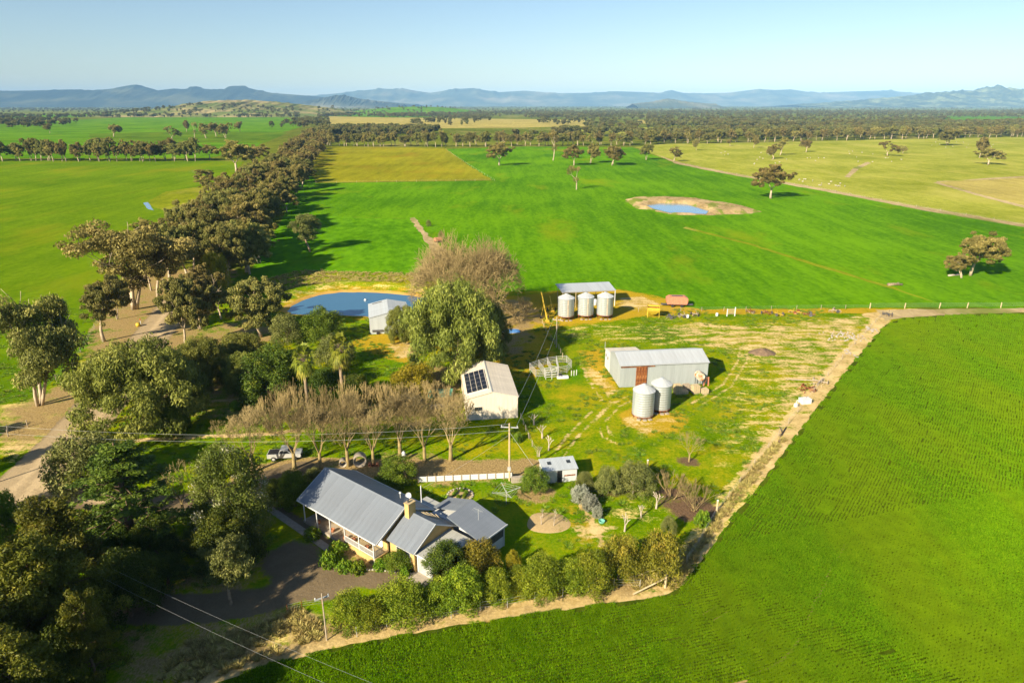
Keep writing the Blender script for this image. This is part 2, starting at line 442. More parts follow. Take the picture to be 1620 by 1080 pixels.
M['galv'] = m_plain('m_galvanised', (0.52, 0.54, 0.53), 0.45, 0.35, var=0.12)
M['steel_dark'] = m_plain('m_dark_steel', (0.10, 0.10, 0.10), 0.6, 0.3, var=0.3)
M['black'] = m_plain('m_black', (0.018, 0.018, 0.020), 0.6)
M['glass'] = m_plain('m_window_glass', (0.030, 0.038, 0.045), 0.08, var=0.2, spec=0.6)
M['timber'] = m_plain('m_weathered_timber', (0.36, 0.30, 0.22), 0.9, var=0.25, scale=4)
M['timber_pale'] = m_plain('m_pale_timber', (0.46, 0.37, 0.22), 0.85, var=0.2, scale=4)
M['concrete'] = m_plain('m_concrete', (0.33, 0.29, 0.23), 0.85, var=0.18)
M['sand'] = m_plain('m_sand', (0.42, 0.31, 0.15), 0.95, var=0.15, scale=5)
M['yellow'] = m_plain('m_yellow_paint', (0.52, 0.36, 0.03), 0.5, var=0.2)
M['red_oxide'] = m_plain('m_red_oxide', (0.48, 0.19, 0.11), 0.7, var=0.2)
M['green_paint'] = m_plain('m_green_paint', (0.12, 0.36, 0.28), 0.5, var=0.2)
M['blue_paint'] = m_plain('m_blue_paint', (0.06, 0.17, 0.40), 0.5, var=0.2)
M['red_paint'] = m_plain('m_red_paint', (0.55, 0.05, 0.02), 0.5)
M['tyre'] = m_plain('m_tyre', (0.025, 0.025, 0.025), 0.85)
M['stone'] = m_plain('m_white_stone', (0.33, 0.30, 0.26), 0.9, var=0.25, scale=5)
M['earth'] = m_plain('m_earth_heap', (0.16, 0.11, 0.07), 0.95, var=0.35, scale=2)
M['terracotta'] = m_plain('m_terracotta', (0.42, 0.17, 0.08), 0.8)
M['sheep'] = m_plain('m_fleece', (0.42, 0.38, 0.30), 0.95, var=0.08)

def m_rust():
    t = NT('m_rusty_sheet')
    n = t.noise(t.mapping(t.co(), scale=(1.6, 1.0, 0.8)), 1.6, 6.0, 0.7)
    cl = t.ramp(n, [(0.40, (0.10, 0.030, 0.012)), (0.52, (0.22, 0.075, 0.022)), (0.62, (0.36, 0.17, 0.06)), (0.70, (0.50, 0.40, 0.28))])
    return t.surf(cl, 0.75, 0.1)
M['rust'] = m_rust()
t = NT('m_rusty_white')
M['rust_white'] = t.surf(t.ramp(t.noise(t.co(), 1.1, 5.0, 0.65), [(0.40, (0.34, 0.14, 0.05)), (0.50, (0.52, 0.40, 0.28)), (0.60, (0.62, 0.60, 0.55))]), 0.7)

def m_brick():
    t = NT('m_cream_brick')
    b = t.n('ShaderNodeTexBrick'); t.l(t.mapping(t.co(), rot=(R(90), 0, 0)), b.inputs['Vector'])
    b.inputs['Color1'].default_value = (0.55, 0.37, 0.12, 1); b.inputs['Color2'].default_value = (0.46, 0.29, 0.09, 1)
    b.inputs['Mortar'].default_value = (0.45, 0.37, 0.22, 1); b.inputs['Scale'].default_value = 1.0
    b.inputs['Brick Width'].default_value = 0.23; b.inputs['Row Height'].default_value = 0.086; b.inputs['Mortar Size'].default_value = 0.01
    n = t.noise(t.co(), 1.2, 4.0)
    return t.surf(t.mix(0.25, b.outputs[0], t.ramp(n, [(0.3, (0.34, 0.2, 0.06)), (0.7, (0.64, 0.46, 0.18))])), 0.85)
M['brick'] = m_brick()

def m_solar():
    t = NT('m_solar_cell')
    b = t.n('ShaderNodeTexBrick', offset=0.0); t.l(t.co(), b.inputs['Vector'])
    b.inputs['Color1'].default_value = (0.010, 0.014, 0.035, 1); b.inputs['Color2'].default_value = (0.013, 0.018, 0.042, 1)
    b.inputs['Mortar'].default_value = (0.05, 0.06, 0.09, 1); b.inputs['Scale'].default_value = 1.0
    b.inputs['Brick Width'].default_value = 0.16; b.inputs['Row Height'].default_value = 0.16; b.inputs['Mortar Size'].default_value = 0.004
    return t.surf(b.outputs[0], 0.12, spec=0.5)
M['solar'] = m_solar()

def m_hill(name, c1, c2, c3, sc=0.0008):
    t = NT(name)
    n = t.noise(t.pos(), sc, 6.0, 0.62)
    return m_matte(t, t.ramp(n, [(0.42, c1), (0.52, c2), (0.66, c3)]))
M['range'] = m_hill('m_forested_range', (0.026, 0.038, 0.030), (0.038, 0.052, 0.038), (0.090, 0.100, 0.055), 0.0012)
M['range_far'] = m_hill('m_far_range', (0.06, 0.08, 0.06), (0.10, 0.115, 0.075), (0.22, 0.20, 0.13), 0.0009)
M['hill_pasture'] = m_hill('m_hill_pasture', (0.13, 0.17, 0.04), (0.24, 0.23, 0.08), (0.38, 0.31, 0.15), 0.006)
M['hill_green'] = m_hill('m_hill_green', (0.045, 0.058, 0.035), (0.090, 0.110, 0.055), (0.22, 0.24, 0.11), 0.0030)

# ------------------------------------------------------------------ ground, yard, fields, water
rng = np.random.default_rng(7)
YX0, YX1, YY0, YY1, YS = -165.0, 105.0, 30.0, 215.0, 0.6
gx = np.arange(YX0, YX1 + 0.01, YS); gy = np.arange(YY0, YY1 + 0.01, YS)
nx, ny = len(gx), len(gy)
PX, PY = np.meshgrid(gx, gy)
PX = PX.ravel(); PY = PY.ravel()

def seg_dist(px, py, pts, closed=False):
    best = np.full(len(px), 1e9); pts = list(pts)
    if closed: pts = pts + [pts[0]]
    for (ax, ay), (bx, by) in zip(pts[:-1], pts[1:]):
        dx, dy = bx - ax, by - ay
        L = dx * dx + dy * dy + 1e-9
        t = np.clip(((px - ax) * dx + (py - ay) * dy) / L, 0, 1)
        best = np.minimum(best, np.hypot(px - ax - t * dx, py - ay - t * dy))
    return best
def inside(px, py, poly):
    r_ = np.zeros(len(px), dtype=bool); n = len(poly); j = n - 1
    for i in range(n):
        xi, yi = poly[i]; xj, yj = poly[j]
        c = ((yi > py) != (yj > py)) & (px < (xj - xi) * (py - yi) / (yj - yi + 1e-12) + xi)
        r_ ^= c; j = i
    return r_
def sdist(px, py, poly):
    d = seg_dist(px, py, poly, True)
    return np.where(inside(px, py, poly), -d, d)
def sstep(a, b, x):
    t = np.clip((x - a) / (b - a), 0, 1); return t * t * (3 - 2 * t)
def vnoise(x, y, seed=0):
    """smooth value noise 0..1"""
    xi = np.floor(x).astype(np.int64); yi = np.floor(y).astype(np.int64); fx = x - xi; fy = y - yi
    def h(a, b):
        v = np.sin(a * 127.1 + b * 311.7 + seed * 74.7) * 43758.5453
        return v - np.floor(v)
    u = fx * fx * (3 - 2 * fx); v = fy * fy * (3 - 2 * fy)
    return (h(xi, yi) * (1-u) + h(xi+1, yi) * u) * (1-v) + (h(xi, yi+1) * (1-u) + h(xi+1, yi+1) * u) * v

ATT = {k: np.zeros(len(PX), dtype=np.float32) for k in ('lush', 'ochre', 'straw', 'dirt', 'litter', 'mulch', 'gravel', 'rut', 'mud')}
def line(att, pts, width, soft=1.0, v=1.0):
    d = seg_dist(PX, PY, pts)
    ATT[att] = np.maximum(ATT[att], v * (1 - sstep(width / 2, width / 2 + soft, d)))
def fill(att, poly, soft=2.0, v=1.0):
    d = sdist(PX, PY, poly)
    soft = soft * 1.5 + 0.5
    ATT[att] = np.maximum(ATT[att], v * (1 - sstep(-soft * 0.6, soft, d)))
def disc(att, c, rad, soft=1.0, v=1.0):
    d = np.hypot(PX - c[0], PY - c[1])
    ATT[att] = np.maximum(ATT[att], v * (1 - sstep(rad - 0.5, rad + soft * 1.4, d)))
def erase(att, poly, soft=1.0):
    ATT[att] *= sstep(-soft, soft, sdist(PX, PY, poly)).astype(np.float32)

# the country road and its verges
ROAD = [(-69.85, 64.97), (-66.85, 72.55), (-67.22, 79.92), (-68.61, 87.51), (-69.40, 94.08), (-70.78, 101.99), (-73.10, 112.21), (-75.95, 123.36), (-79.33, 135.83), (-82.90, 149.79), (-86.73, 164.90), (-90.51, 179.74), (-94.45, 196.46), (-99.34, 215.37)]
line('gravel', ROAD, 8.0, 1.0)
line('rut', ROAD, 7.5, 1.2, 0.55)
for off in (-1.5, 0.9):
    pts = []
    for i, (x, y) in enumerate(ROAD):
        a = ROAD[max(i-1, 0)]; b = ROAD[min(i+1, len(ROAD)-1)]
        L = math.dist(a, b); nx_, ny_ = -(b[1]-a[1])/L, (b[0]-a[0])/L
        pts.append((x + nx_ * off, y + ny_ * off))
    line('rut', pts, 0.7, 0.6, 0.85)
fill('litter', [(-87.49, 106.13), (-85.37, 112.77), (-84.06, 125.02), (-98.40, 153.09), (-107.54, 174.74), (-115.48, 202.68), (-119.37, 240.13), (-118.17, 264.08), (-101.04, 257.69), (-85.65, 202.68), (-78.17, 168.82), (-71.98, 144.00), (-68.87, 128.45), (-74.22, 121.74), (-70.57, 97.90), (-80.13, 95.74)], 3.0, 0.85)
fill('straw', [(-90.26, 110.03), (-85.00, 112.21), (-76.89, 110.03), (-73.60, 97.90), (-77.25, 91.67)], 2.0, 0.6)
fill('litter', [(-72.43, 141.88), (-71.57, 153.09), (-64.78, 163.27), (-55.16, 153.09), (-54.32, 141.88), (-62.73, 132.05)], 2.0, 0.7)
line('lush', [(-93.91, 137.79), (-94.57, 144.00), (-97.21, 153.09)], 1.6, 1.5)
line('lush', [(-85.20, 130.23), (-87.26, 139.00)], 2.0, 1.5)
fill('dirt', [(-78.95, 94.08), (-75.61, 97.90), (-71.58, 97.90), (-72.53, 94.70), (-74.01, 89.74)], 1.5, 0.55)
# drive into the garden
DRIVE = [(-67.15, 82.99), (-62.19, 80.71), (-57.68, 79.61), (-52.51, 78.69), (-46.68, 77.93), (-41.50, 79.46), (-37.18, 82.66), (-34.54, 85.20), (-31.19, 87.51)]
line('gravel', DRIVE, 3.2, 1.6)
line('rut', [(-66.72, 84.34), (-62.91, 81.84), (-58.90, 80.24), (-54.62, 79.46)], 1.2, 1.0, 0.8)
fill('rut', [(-64.30, 82.66), (-63.93, 84.85), (-61.68, 82.66), (-57.38, 80.55), (-59.28, 79.46)], 1.0, 0.6)
fill('gravel', [(-65.21, 79.46), (-67.53, 86.97), (-65.64, 85.72), (-63.72, 82.99), (-61.10, 81.03), (-57.20, 80.24), (-57.51, 77.93), (-61.07, 75.73)], 1.0)
# track behind the house, under the bare trees
line('litter', [(-36.97, 85.72), (-31.41, 88.24), (-24.81, 87.69), (-17.46, 87.69), (-10.09, 87.51), (1.84, 87.69)], 4.5, 1.5, 0.95)
line('dirt', [(-15.51, 86.97), (-9.99, 86.43), (-2.74, 87.15), (3.69, 88.24)], 3.0, 1.0, 0.9)
fill('litter', [(-23.76, 91.28), (-16.36, 92.66), (-8.55, 91.28), (-7.43, 88.80), (-15.51, 86.97), (-22.81, 86.97)], 2.0, 0.65)
# footpath through the park
line('dirt', [(-60.19, 96.38), (-55.03, 97.03), (-48.39, 97.90), (-39.54, 98.56), (-34.94, 100.13)], 0.9, 0.4, 0.95)
line('dirt', [(-57.07, 110.57), (-53.04, 111.66), (-48.27, 112.49)], 0.8, 0.5, 0.9)
fill('ochre', [(-55.71, 110.03), (-52.13, 112.21), (-48.64, 115.05), (-46.17, 111.38), (-46.77, 108.44), (-52.60, 107.92)], 1.5, 0.75)
# lower drive and forecourt of the house
line('gravel', [(-49.43, 57.99), (-40.51, 58.56), (-33.87, 58.56), (-28.81, 59.23), (-24.65, 60.92), (-21.88, 63.32), (-19.50, 65.19)], 3.0, 1.6)
fill('gravel', [(-25.11, 60.22), (-28.08, 64.97), (-28.53, 68.47), (-26.73, 69.96), (-23.34, 68.71), (-21.32, 66.68), (-18.00, 64.97), (-13.59, 64.41), (-10.33, 64.08), (-8.58, 64.41), (-7.66, 62.26), (-11.76, 61.74), (-17.48, 62.57), (-19.55, 59.72)], 1.0)
erase('gravel', [(-22.02, 70.98), (-16.06, 66.10), (-11.24, 65.53), (-12.23, 64.85), (-16.88, 64.74), (-20.08, 66.10), (-22.59, 68.71)], 0.5)
line('gravel', [(-33.19, 78.69), (-29.45, 76.16), (-25.17, 72.55), (-22.02, 69.45)], 1.3, 0.3)
fill('lush', [(-31.67, 77.93), (-32.63, 73.63), (-28.53, 68.47), (-22.95, 67.27), (-22.02, 69.45), (-27.06, 73.63)], 2.0, 0.4)
fill('litter', [(-20.71, 70.34), (-15.44, 66.68), (-11.68, 66.10), (-12.24, 64.97), (-16.56, 64.97), (-19.48, 66.68)], 0.8, 0.9)
# dry verge between the hedge and the crop, rough grass corner
EDGE = [(-29.34, 48.41), (-23.54, 51.64), (-18.06, 53.83), (-10.88, 55.81), (-3.28, 57.62), (4.69, 59.23), (11.58, 60.52), (15.81, 61.22), (18.70, 63.32), (21.47, 67.27)]
line('dirt', EDGE, 1.4, 1.2, 0.75)
line('ochre', EDGE, 4.5, 2.5, 0.45)
fill('litter', [(-38.67, 55.11), (-30.98, 56.43), (-24.48, 58.28), (-20.77, 59.23), (-17.43, 56.43), (-12.19, 55.98), (-7.19, 57.34), (3.37, 59.72), (10.45, 62.26), (16.45, 64.41), (18.58, 62.79), (11.54, 60.22), (-3.26, 57.07), (-17.95, 53.41), (-27.77, 48.77), (-36.24, 48.41)], 1.5, 0.6)
fill('straw', [(-33.15, 49.13), (-31.94, 54.25), (-25.33, 56.88), (-22.92, 59.72), (-19.36, 56.43), (-19.10, 54.25), (-24.66, 51.40), (-28.50, 49.13)], 1.5, 0.62)
fill('lush', [(-23.16, 58.28), (-18.88, 59.72), (-17.75, 55.11), (-21.30, 54.25)], 1.5, 0.35)
# the bare strip along the fence on the right, yard dirt
RIGHT = [(17.32, 61.22), (20.59, 66.10), (23.80, 70.98), (28.12, 77.19), (34.09, 85.20), (41.17, 94.70), (51.27, 108.70), (63.51, 125.02), (76.61, 141.88), (91.07, 160.61)]
line('straw', RIGHT, 3.2, 1.5, 0.62)
line('dirt', RIGHT[4:], 2.6, 1.5, 0.7)
line('dirt', RIGHT[:4], 1.2, 1.5, 0.55)
fill('dirt', [(43.18, 141.88), (55.16, 153.09), (70.05, 160.61), (91.39, 164.35), (81.21, 148.42), (64.27, 126.71), (48.61, 106.13), (38.01, 92.66), (36.11, 95.74), (45.69, 110.03), (51.71, 121.74), (50.92, 135.83)], 4.0, 0.50)
fill('dirt', [(31.76, 155.53), (47.56, 158.03), (65.60, 153.09), (69.64, 141.88), (56.90, 133.91), (44.79, 137.79), (38.11, 144.00)], 4.0, 0.48)
fill('straw', [(10.59, 155.53), (29.32, 159.05), (52.47, 159.05), (76.28, 160.61), (82.84, 158.03), (59.62, 121.74), (41.55, 95.74), (27.58, 84.34), (35.66, 110.03), (45.56, 135.83), (26.46, 141.88), (10.01, 146.18)], 6.0, 0.42)
fill('straw', [(5.95, 118.62), (18.25, 121.74), (33.43, 110.03), (38.58, 95.74), (27.12, 82.66), (17.80, 89.74), (6.93, 95.74)], 6.0, 0.24)
fill('ochre', [(2.43, 121.74), (17.84, 118.62), (38.70, 112.77), (44.19, 100.13), (26.68, 81.03), (16.90, 84.34), (4.77, 91.67)], 5.0, 0.26)
# earth round the silos and sheds
fill('ochre', [(-2.60, 181.03), (12.47, 186.38), (29.81, 189.16), (39.91, 181.03), (44.52, 171.14), (48.56, 167.69), (29.75, 161.66), (16.78, 157.02), (8.65, 153.09), (-1.49, 153.09)], 2.0, 0.95)
fill('dirt', [(30.37, 181.03), (35.81, 182.34), (39.24, 173.52), (30.94, 168.82), (27.55, 173.52)], 2.0, 0.6)
line('ochre', [(43.70, 167.69), (59.89, 167.69), (79.80, 168.82), (95.21, 167.12), (131.11, 167.69)], 3.5, 2.0, 0.85)
line('dirt', [(90.06, 163.27), (98.13, 166.56), (112.03, 168.25), (134.76, 168.25)], 4.0, 1.0, 0.8)
fill('ochre', [(-17.89, 153.09), (-1.56, 160.61), (8.82, 150.72), (7.77, 135.83), (4.87, 121.74), (-2.52, 126.71), (-14.74, 135.83)], 3.0, 0.8)
fill('litter', [(-18.96, 163.27), (3.47, 181.03), (7.90, 163.27), (1.34, 135.83), (-9.38, 135.83)], 3.0, 0.75)
fill('ochre', [(14.62, 137.40), (18.55, 138.59), (20.58, 117.11), (17.76, 116.22), (14.94, 125.02)], 1.5, 0.9)
fill('dirt', [(15.49, 130.23), (20.49, 116.51), (17.87, 114.47), (14.16, 123.36)], 1.0, 0.5)
disc('ochre', (23.86, 104.39), 5.2, 1.2, 0.85)
disc('dirt', (23.15, 102.94), 4.0, 2.0, 0.45)
fill('lush', [(12.12, 128.45), (14.38, 132.05), (13.99, 121.74), (10.83, 120.16)], 1.5, 0.9)
fill('ochre', [(-35.76, 146.18), (-30.45, 148.42), (-22.89, 146.18), (-19.43, 135.83), (-22.11, 131.31), (-28.14, 135.83), (-34.55, 140.63)], 2.0, 0.9)
fill('dirt', [(-27.58, 141.88), (-22.58, 144.00), (-19.83, 135.83), (-23.64, 132.79)], 1.5, 0.6)
fill('litter', [(-16.78, 130.23), (-11.48, 128.45), (-8.92, 118.62), (-10.03, 110.03), (-16.71, 110.03), (-23.40, 110.03), (-20.22, 118.62)], 2.0, 0.8)
fill('lush', [(-40.29, 163.27), (-35.55, 163.27), (-21.95, 130.23), (-18.68, 125.02), (-29.08, 115.63), (-36.18, 135.83)], 3.0, 0.35)
fill('lush', [(-59.85, 95.74), (-62.40, 110.03), (-48.86, 115.63), (-38.31, 97.90), (-39.10, 91.67), (-53.39, 87.87)], 3.0, 0.30)
# garden: lawn, beds and borders
fill('lush', [(-14.11, 83.49), (3.55, 84.00), (6.44, 87.87), (12.50, 77.93), (9.14, 69.70), (0.75, 68.47), (-2.32, 70.98), (-5.93, 79.46)], 2.0, 0.38)
fill('ochre', [(5.93, 79.46), (9.47, 81.03), (11.14, 73.63), (10.66, 69.70), (5.41, 70.98), (6.46, 75.02)], 2.0, 0.45)
line('dirt', [(8.50, 81.84), (9.17, 77.93), (10.35, 73.63), (11.04, 69.70)], 0.6, 0.5, 0.8)
disc('dirt', (10.22, 72.55), 2.0, 2.5, 0.5)
disc('mulch', (21.48, 80.08), 2.0, 2.0, 0.8)
disc('mulch', (23.78, 77.04), 2.4, 2.0, 0.8)
disc('mulch', (26.18, 89.93), 1.2, 1.2, 0.8)
fill('mulch', [(11.58, 80.71), (19.75, 82.99), (19.09, 81.84), (11.95, 80.24)], 0.8, 0.8)
fill('straw', [(12.09, 77.93), (16.35, 81.03), (19.17, 77.93), (22.50, 77.93), (18.31, 73.63), (12.73, 73.63)], 2.5, 0.42)
fill('litter', [(-13.34, 84.34), (-4.51, 85.72), (3.59, 85.20), (3.50, 82.66), (-4.41, 83.49), (-12.64, 82.33)], 0.6, 0.6)
disc('litter', (3.27, 81.03), 2.2, 1.0, 0.8)
fill('litter', [(-48.57, 125.02), (-35.29, 112.77), (-10.03, 110.03), (-9.25, 100.13), (-25.20, 97.90), (-40.63, 104.88)], 3.0, 0.5)
fill('litter', [(-75.04, 135.83), (-52.26, 135.83), (-36.01, 107.40), (-54.53, 104.88), (-65.22, 104.88)], 4.0, 0.55)
fill('litter', [(-55.01, 77.93), (-32.51, 77.93), (-25.96, 58.75), (-43.94, 58.75)], 4.0, 0.5)

for tr_ in ([(5.32, 87.51), (7.18, 92.06), (9.58, 97.90), (14.04, 106.13), (17.00, 112.21), (15.21, 121.74), (14.85, 130.23)], [(32.31, 110.03), (40.44, 118.62), (47.70, 132.05), (52.93, 146.18), (48.81, 157.02), (37.58, 161.66)], [(17.31, 95.74), (15.12, 97.90), (14.82, 103.66), (18.39, 110.03), (21.72, 113.33)]):
    for off in (-0.8, 0.8):
        pts = []
        for i, (x, y) in enumerate(tr_):
            a = tr_[max(i-1, 0)]; b = tr_[min(i+1, len(tr_)-1)]
            L = math.dist(a, b); pts.append((x - (b[1]-a[1]) / L * off, y + (b[0]-a[0]) / L * off))
        line('dirt', pts, 0.30, 0.55, 0.52)
POND = [(-58.29, 168.25), (-58.10, 173.52), (-56.71, 179.10), (-53.81, 184.34), (-48.44, 187.76), (-37.55, 187.07), (-28.13, 183.67), (-20.69, 179.74), (-19.79, 171.14), (-26.38, 165.45), (-33.18, 163.27), (-39.74, 164.35), (-46.23, 164.90), (-51.97, 165.45), (-56.14, 166.00)]
pd = sdist(PX, PY, POND) + (vnoise(PX * 0.4, PY * 0.4, 3) - 0.5) * 1.2
ATT['mud'] = np.maximum(ATT['mud'], (1 - sstep(0.6, 2.2, pd)).astype(np.float32) * 0.9)
ATT['straw'] = np.maximum(ATT['straw'], ((1 - sstep(6.0, 15.0, pd)) * (PY > 174)).astype(np.float32) * 0.40)
ATT['ochre'] = np.maximum(ATT['ochre'], (1 - sstep(2.5, 6.0, pd)).astype(np.float32) * 0.6)
ATT['dirt'] = np.maximum(ATT['dirt'], ((1 - sstep(2.0, 5.0, pd))).astype(np.float32) * 0.30)
PZ = 0.10 * (vnoise(PX * 0.11, PY * 0.11, 1) - 0.5)
PZ = PZ * 0.0
bank = np.exp(-((pd - 6.5) / 3.0) ** 2) * 1.1 * sstep(176, 184, PY)
PZ = PZ + bank + (-1.6) * (1 - sstep(-3.5, 1.5, pd))
V = np.stack([PX, PY, PZ], axis=1)
idx = np.arange(nx * ny).reshape(ny, nx)
FQ = np.stack([idx[:-1, :-1].ravel(), idx[:-1, 1:].ravel(), idx[1:, 1:].ravel(), idx[1:, :-1].ravel()], axis=1)
me = np_mesh('yard_ground', V, FQ, M['yard'], True)
for k, a in ATT.items():
    at = me.attributes.new(k, 'FLOAT', 'POINT'); at.data.foreach_set('value', a.astype(np.float32))
tag(link('yard_ground', me), kind='structure')

# the plain beyond: one sheet to the horizon, open where the yard lies
b = MB(); FAR = 60000.0; ov = 0.5; zg = -0.03
xs = (-FAR, YX0 + ov, YX1 - ov, FAR); ys = (-3000.0, YY0 + ov, YY1 - ov, FAR)
for i in range(3):
    for j in range(3):
        if i == 1 and j == 1: continue
        b.add([(xs[i], ys[j], zg), (xs[i+1], ys[j], zg), (xs[i+1], ys[j+1], zg), (xs[i], ys[j+1], zg)], [(0, 1, 2, 3)])
tag(b.build('ground', M['ground']), kind='structure')

def rough_poly(pts, step=2.0, amp=0.5, seed=0, closed=True):
    r_ = random.Random(seed); out = []
    n = len(pts)
    for i in range(n):
        a = pts[i]; c = pts[(i + 1) % n]
        L = math.dist(a, c); k = min(160, max(1, int(L / step)))
        for j in range(k):
            t = j / k
            dx, dy = -(c[1]-a[1]) / (L + 1e-9), (c[0]-a[0]) / (L + 1e-9)
            o = (r_.random() - 0.5) * 2 * amp if j else 0.0
            out.append((a[0] + (c[0]-a[0]) * t + dx * o, a[1] + (c[1]-a[1]) * t + dy * o))
    return out
def patch(name, pts, mat, z, step=3.0, amp=0.6, seed=0):
    poly = rough_poly(pts, step, amp, seed)
    bm = bmesh.new()
    f = bm.faces.new([bm.verts.new((x, y, z)) for x, y in poly])
    bm.normal_update()
    if f.normal.z < 0: f.normal_flip()
    bmesh.ops.triangulate(bm, faces=[f])
    me = bpy.data.meshes.new(name); bm.to_mesh(me); bm.free(); me.materials.append(mat)
    return tag(link(name, me), kind='structure')

# fields
patch('field_left_of_road', [(-168.26, 110.03), (-90.26, 110.03), (-86.31, 113.33), (-90.37, 130.23), (-99.89, 153.09), (-110.13, 177.83), (-123.50, 219.93), (-141.91, 274.96), (-156.03, 332.41), (-171.03, 394.27), (-190.88, 459.10), (-216.66, 548.16), (-247.19, 647.59), (-303.30, 662.53), (-481.71, 662.53), (-779.06, 662.53)], M['field_left'], 0.012, 3, 0.7, 1)
patch('field_behind_pond', [(-78.38, 193.48), (-73.67, 204.29), (-68.42, 212.72), (-49.74, 210.12), (-23.79, 209.27), (-27.03, 240.13), (-36.66, 277.81), (-46.79, 316.95), (-73.92, 320.69), (-113.88, 349.37), (-91.74, 251.57)], M['field_near_pond'], 0.012, 2, 0.5, 2)
patch('field_main', [(-20.08, 191.30), (-23.79, 209.27), (-27.03, 240.13), (-36.66, 277.81), (-46.79, 316.95), (-80.28, 322.59), (-120.14, 353.87), (-136.44, 430.86), (-165.47, 570.12), (-131.26, 466.72), (-13.12, 482.72), (-37.10, 606.46), (-78.27, 834.90), (15.80, 885.78), (147.89, 872.50), (147.97, 633.29), (165.10, 537.78), (192.11, 430.86), (207.82, 353.87), (225.28, 292.95), (245.50, 240.13), (178.06, 169.40), (133.14, 170.56), (96.98, 170.56), (49.01, 169.40), (44.80, 172.33), (40.18, 182.34), (31.72, 189.87), (12.56, 187.76), (-1.78, 186.38)], M['field_main'], 0.014, 3, 0.7, 3)
patch('field_olive', [(-132.32, 470.63), (-13.67, 486.89), (-37.10, 606.46), (-82.08, 859.60), (-240.94, 885.78), (-174.61, 606.46)], M['field_olive'], 0.018, 6, 1.2, 4)
patch('field_sheep_paddock', [(150.22, 872.50), (149.68, 633.29), (166.63, 542.92), (193.54, 434.21), (209.10, 356.16), (226.45, 294.55), (250.83, 245.73), (1153.84, 1192.85), (824.46, 1146.30), (557.64, 1063.18), (338.39, 974.61), (201.63, 943.12)], M['field_pale'], 0.018, 6, 1.2, 5)
patch('field_bare_corner', [(290.46, 474.59), (333.58, 491.13), (424.38, 527.78), (261.70, 318.81), (273.77, 399.95)], M['field_tan'], 0.04, 4, 1.0, 6)
patch('track_strip_paddock_fence', [(152.17, 739.02), (152.46, 640.36), (167.40, 545.53), (195.00, 437.60), (210.40, 358.48), (228.21, 296.98), (221.87, 288.25), (204.06, 347.16), (189.31, 424.32), (162.86, 530.24), (145.62, 622.96)], M['strip'], 0.05, 4, 0.8, 7)
patch('track_strip_paddock_corner', [(290.67, 478.63), (273.77, 399.95), (267.95, 360.83), (261.41, 351.60), (267.50, 391.49), (284.28, 470.63), (339.28, 499.82), (432.17, 537.78), (424.38, 527.78), (332.19, 489.00)], M['strip'], 0.06, 4, 0.5, 8)
patch('track_strip_paddock_gate', [(242.09, 508.82), (282.98, 581.75), (326.88, 647.59), (323.26, 633.29), (281.60, 570.12), (243.65, 504.28)], M['strip'], 0.05, 3, 0.7, 9)
patch('track_strip_main_field', [(75.03, 294.55), (89.83, 260.21), (101.71, 219.93), (109.57, 194.96), (112.69, 177.83), (112.94, 175.35), (108.05, 192.02), (100.13, 216.27), (88.61, 256.44), (72.91, 291.37)], M['verge'], 0.05, 3, 0.4, 10)
patch('track_strip_old_fence', [(-47.64, 318.81), (-45.54, 320.69), (-32.77, 270.78), (-24.16, 245.73), (-21.17, 229.62), (-25.71, 227.62), (-32.24, 257.69)], M['strip'], 0.05, 3, 0.6, 11)
patch('track_strip_crop_top', [(93.64, 168.82), (101.13, 169.11), (116.16, 169.69), (136.22, 170.27), (179.73, 171.14), (176.43, 167.69), (133.53, 166.56), (113.19, 164.90), (97.38, 162.20), (91.04, 159.05)], M['strip'], 0.022, 2, 0.4, 31)
patch('field_far_left', [(-736.13, 678.16), (-298.89, 694.53), (-310.01, 847.07), (-416.67, 1270.09), (-499.04, 1711.51), (-894.74, 2864.09), (-1537.44, 2864.09), (-1382.97, 1934.59), (-1829.81, 1711.51)], M['field_far_green'], 0.06, 8, 2, 12)
patch('field_far_left_dark', [(-572.67, 974.61), (-338.39, 974.61), (-417.55, 1327.31), (-627.75, 1389.86), (-754.51, 1270.09)], M['field_far_dark'], 0.10, 8, 2, 13)
patch('field_far_tan', [(-433.72, 1663.48), (-264.64, 1575.02), (-69.64, 1575.02), (196.59, 1711.51), (254.06, 2403.06), (-115.06, 2613.53), (-529.28, 2864.09), (-807.85, 3167.40)], M['field_tan'], 0.10, 10, 3, 14)
patch('field_far_strip', [(67.57, 1270.09), (209.51, 1243.27), (352.86, 1327.31), (414.84, 1618.06), (128.74, 1618.06)], M['field_pale'], 0.10, 10, 3, 15)
patch('field_far_tan_right', [(324.40, 1934.59), (803.05, 2069.20), (952.71, 2403.06), (402.26, 2403.06)], M['field_tan'], 0.12, 10, 3, 16)
patch('field_far_green_right', [(1241.08, 2069.20), (1587.85, 2223.77), (2381.77, 3344.33), (1908.21, 3167.40)], M['field_far_green'], 0.12, 10, 3, 17)
patch('field_far_green_middle', [(-807.85, 3167.40), (-428.47, 2864.09), (-147.02, 3344.33), (-433.05, 5483.59), (-1323.21, 6033.68)], M['field_far_green'], 0.16, 10, 3, 18)
patch('field_far_green_hill', [(-1864.00, 2613.53), (-1643.56, 3167.40), (-1281.42, 3167.40), (-932.55, 2864.09), (-1436.63, 4304.81), (-2306.16, 4304.81), (-2381.77, 3344.33)], M['field_far_green'], 0.16, 10, 3, 19)
patch('field_roadside_hollow', [(-196.21, 368.06), (-210.18, 421.12), (-198.48, 455.38), (-182.31, 430.86), (-153.97, 349.37), (-156.03, 332.41), (-171.63, 340.69)], M['verge'], 0.03, 2, 0.8, 20)
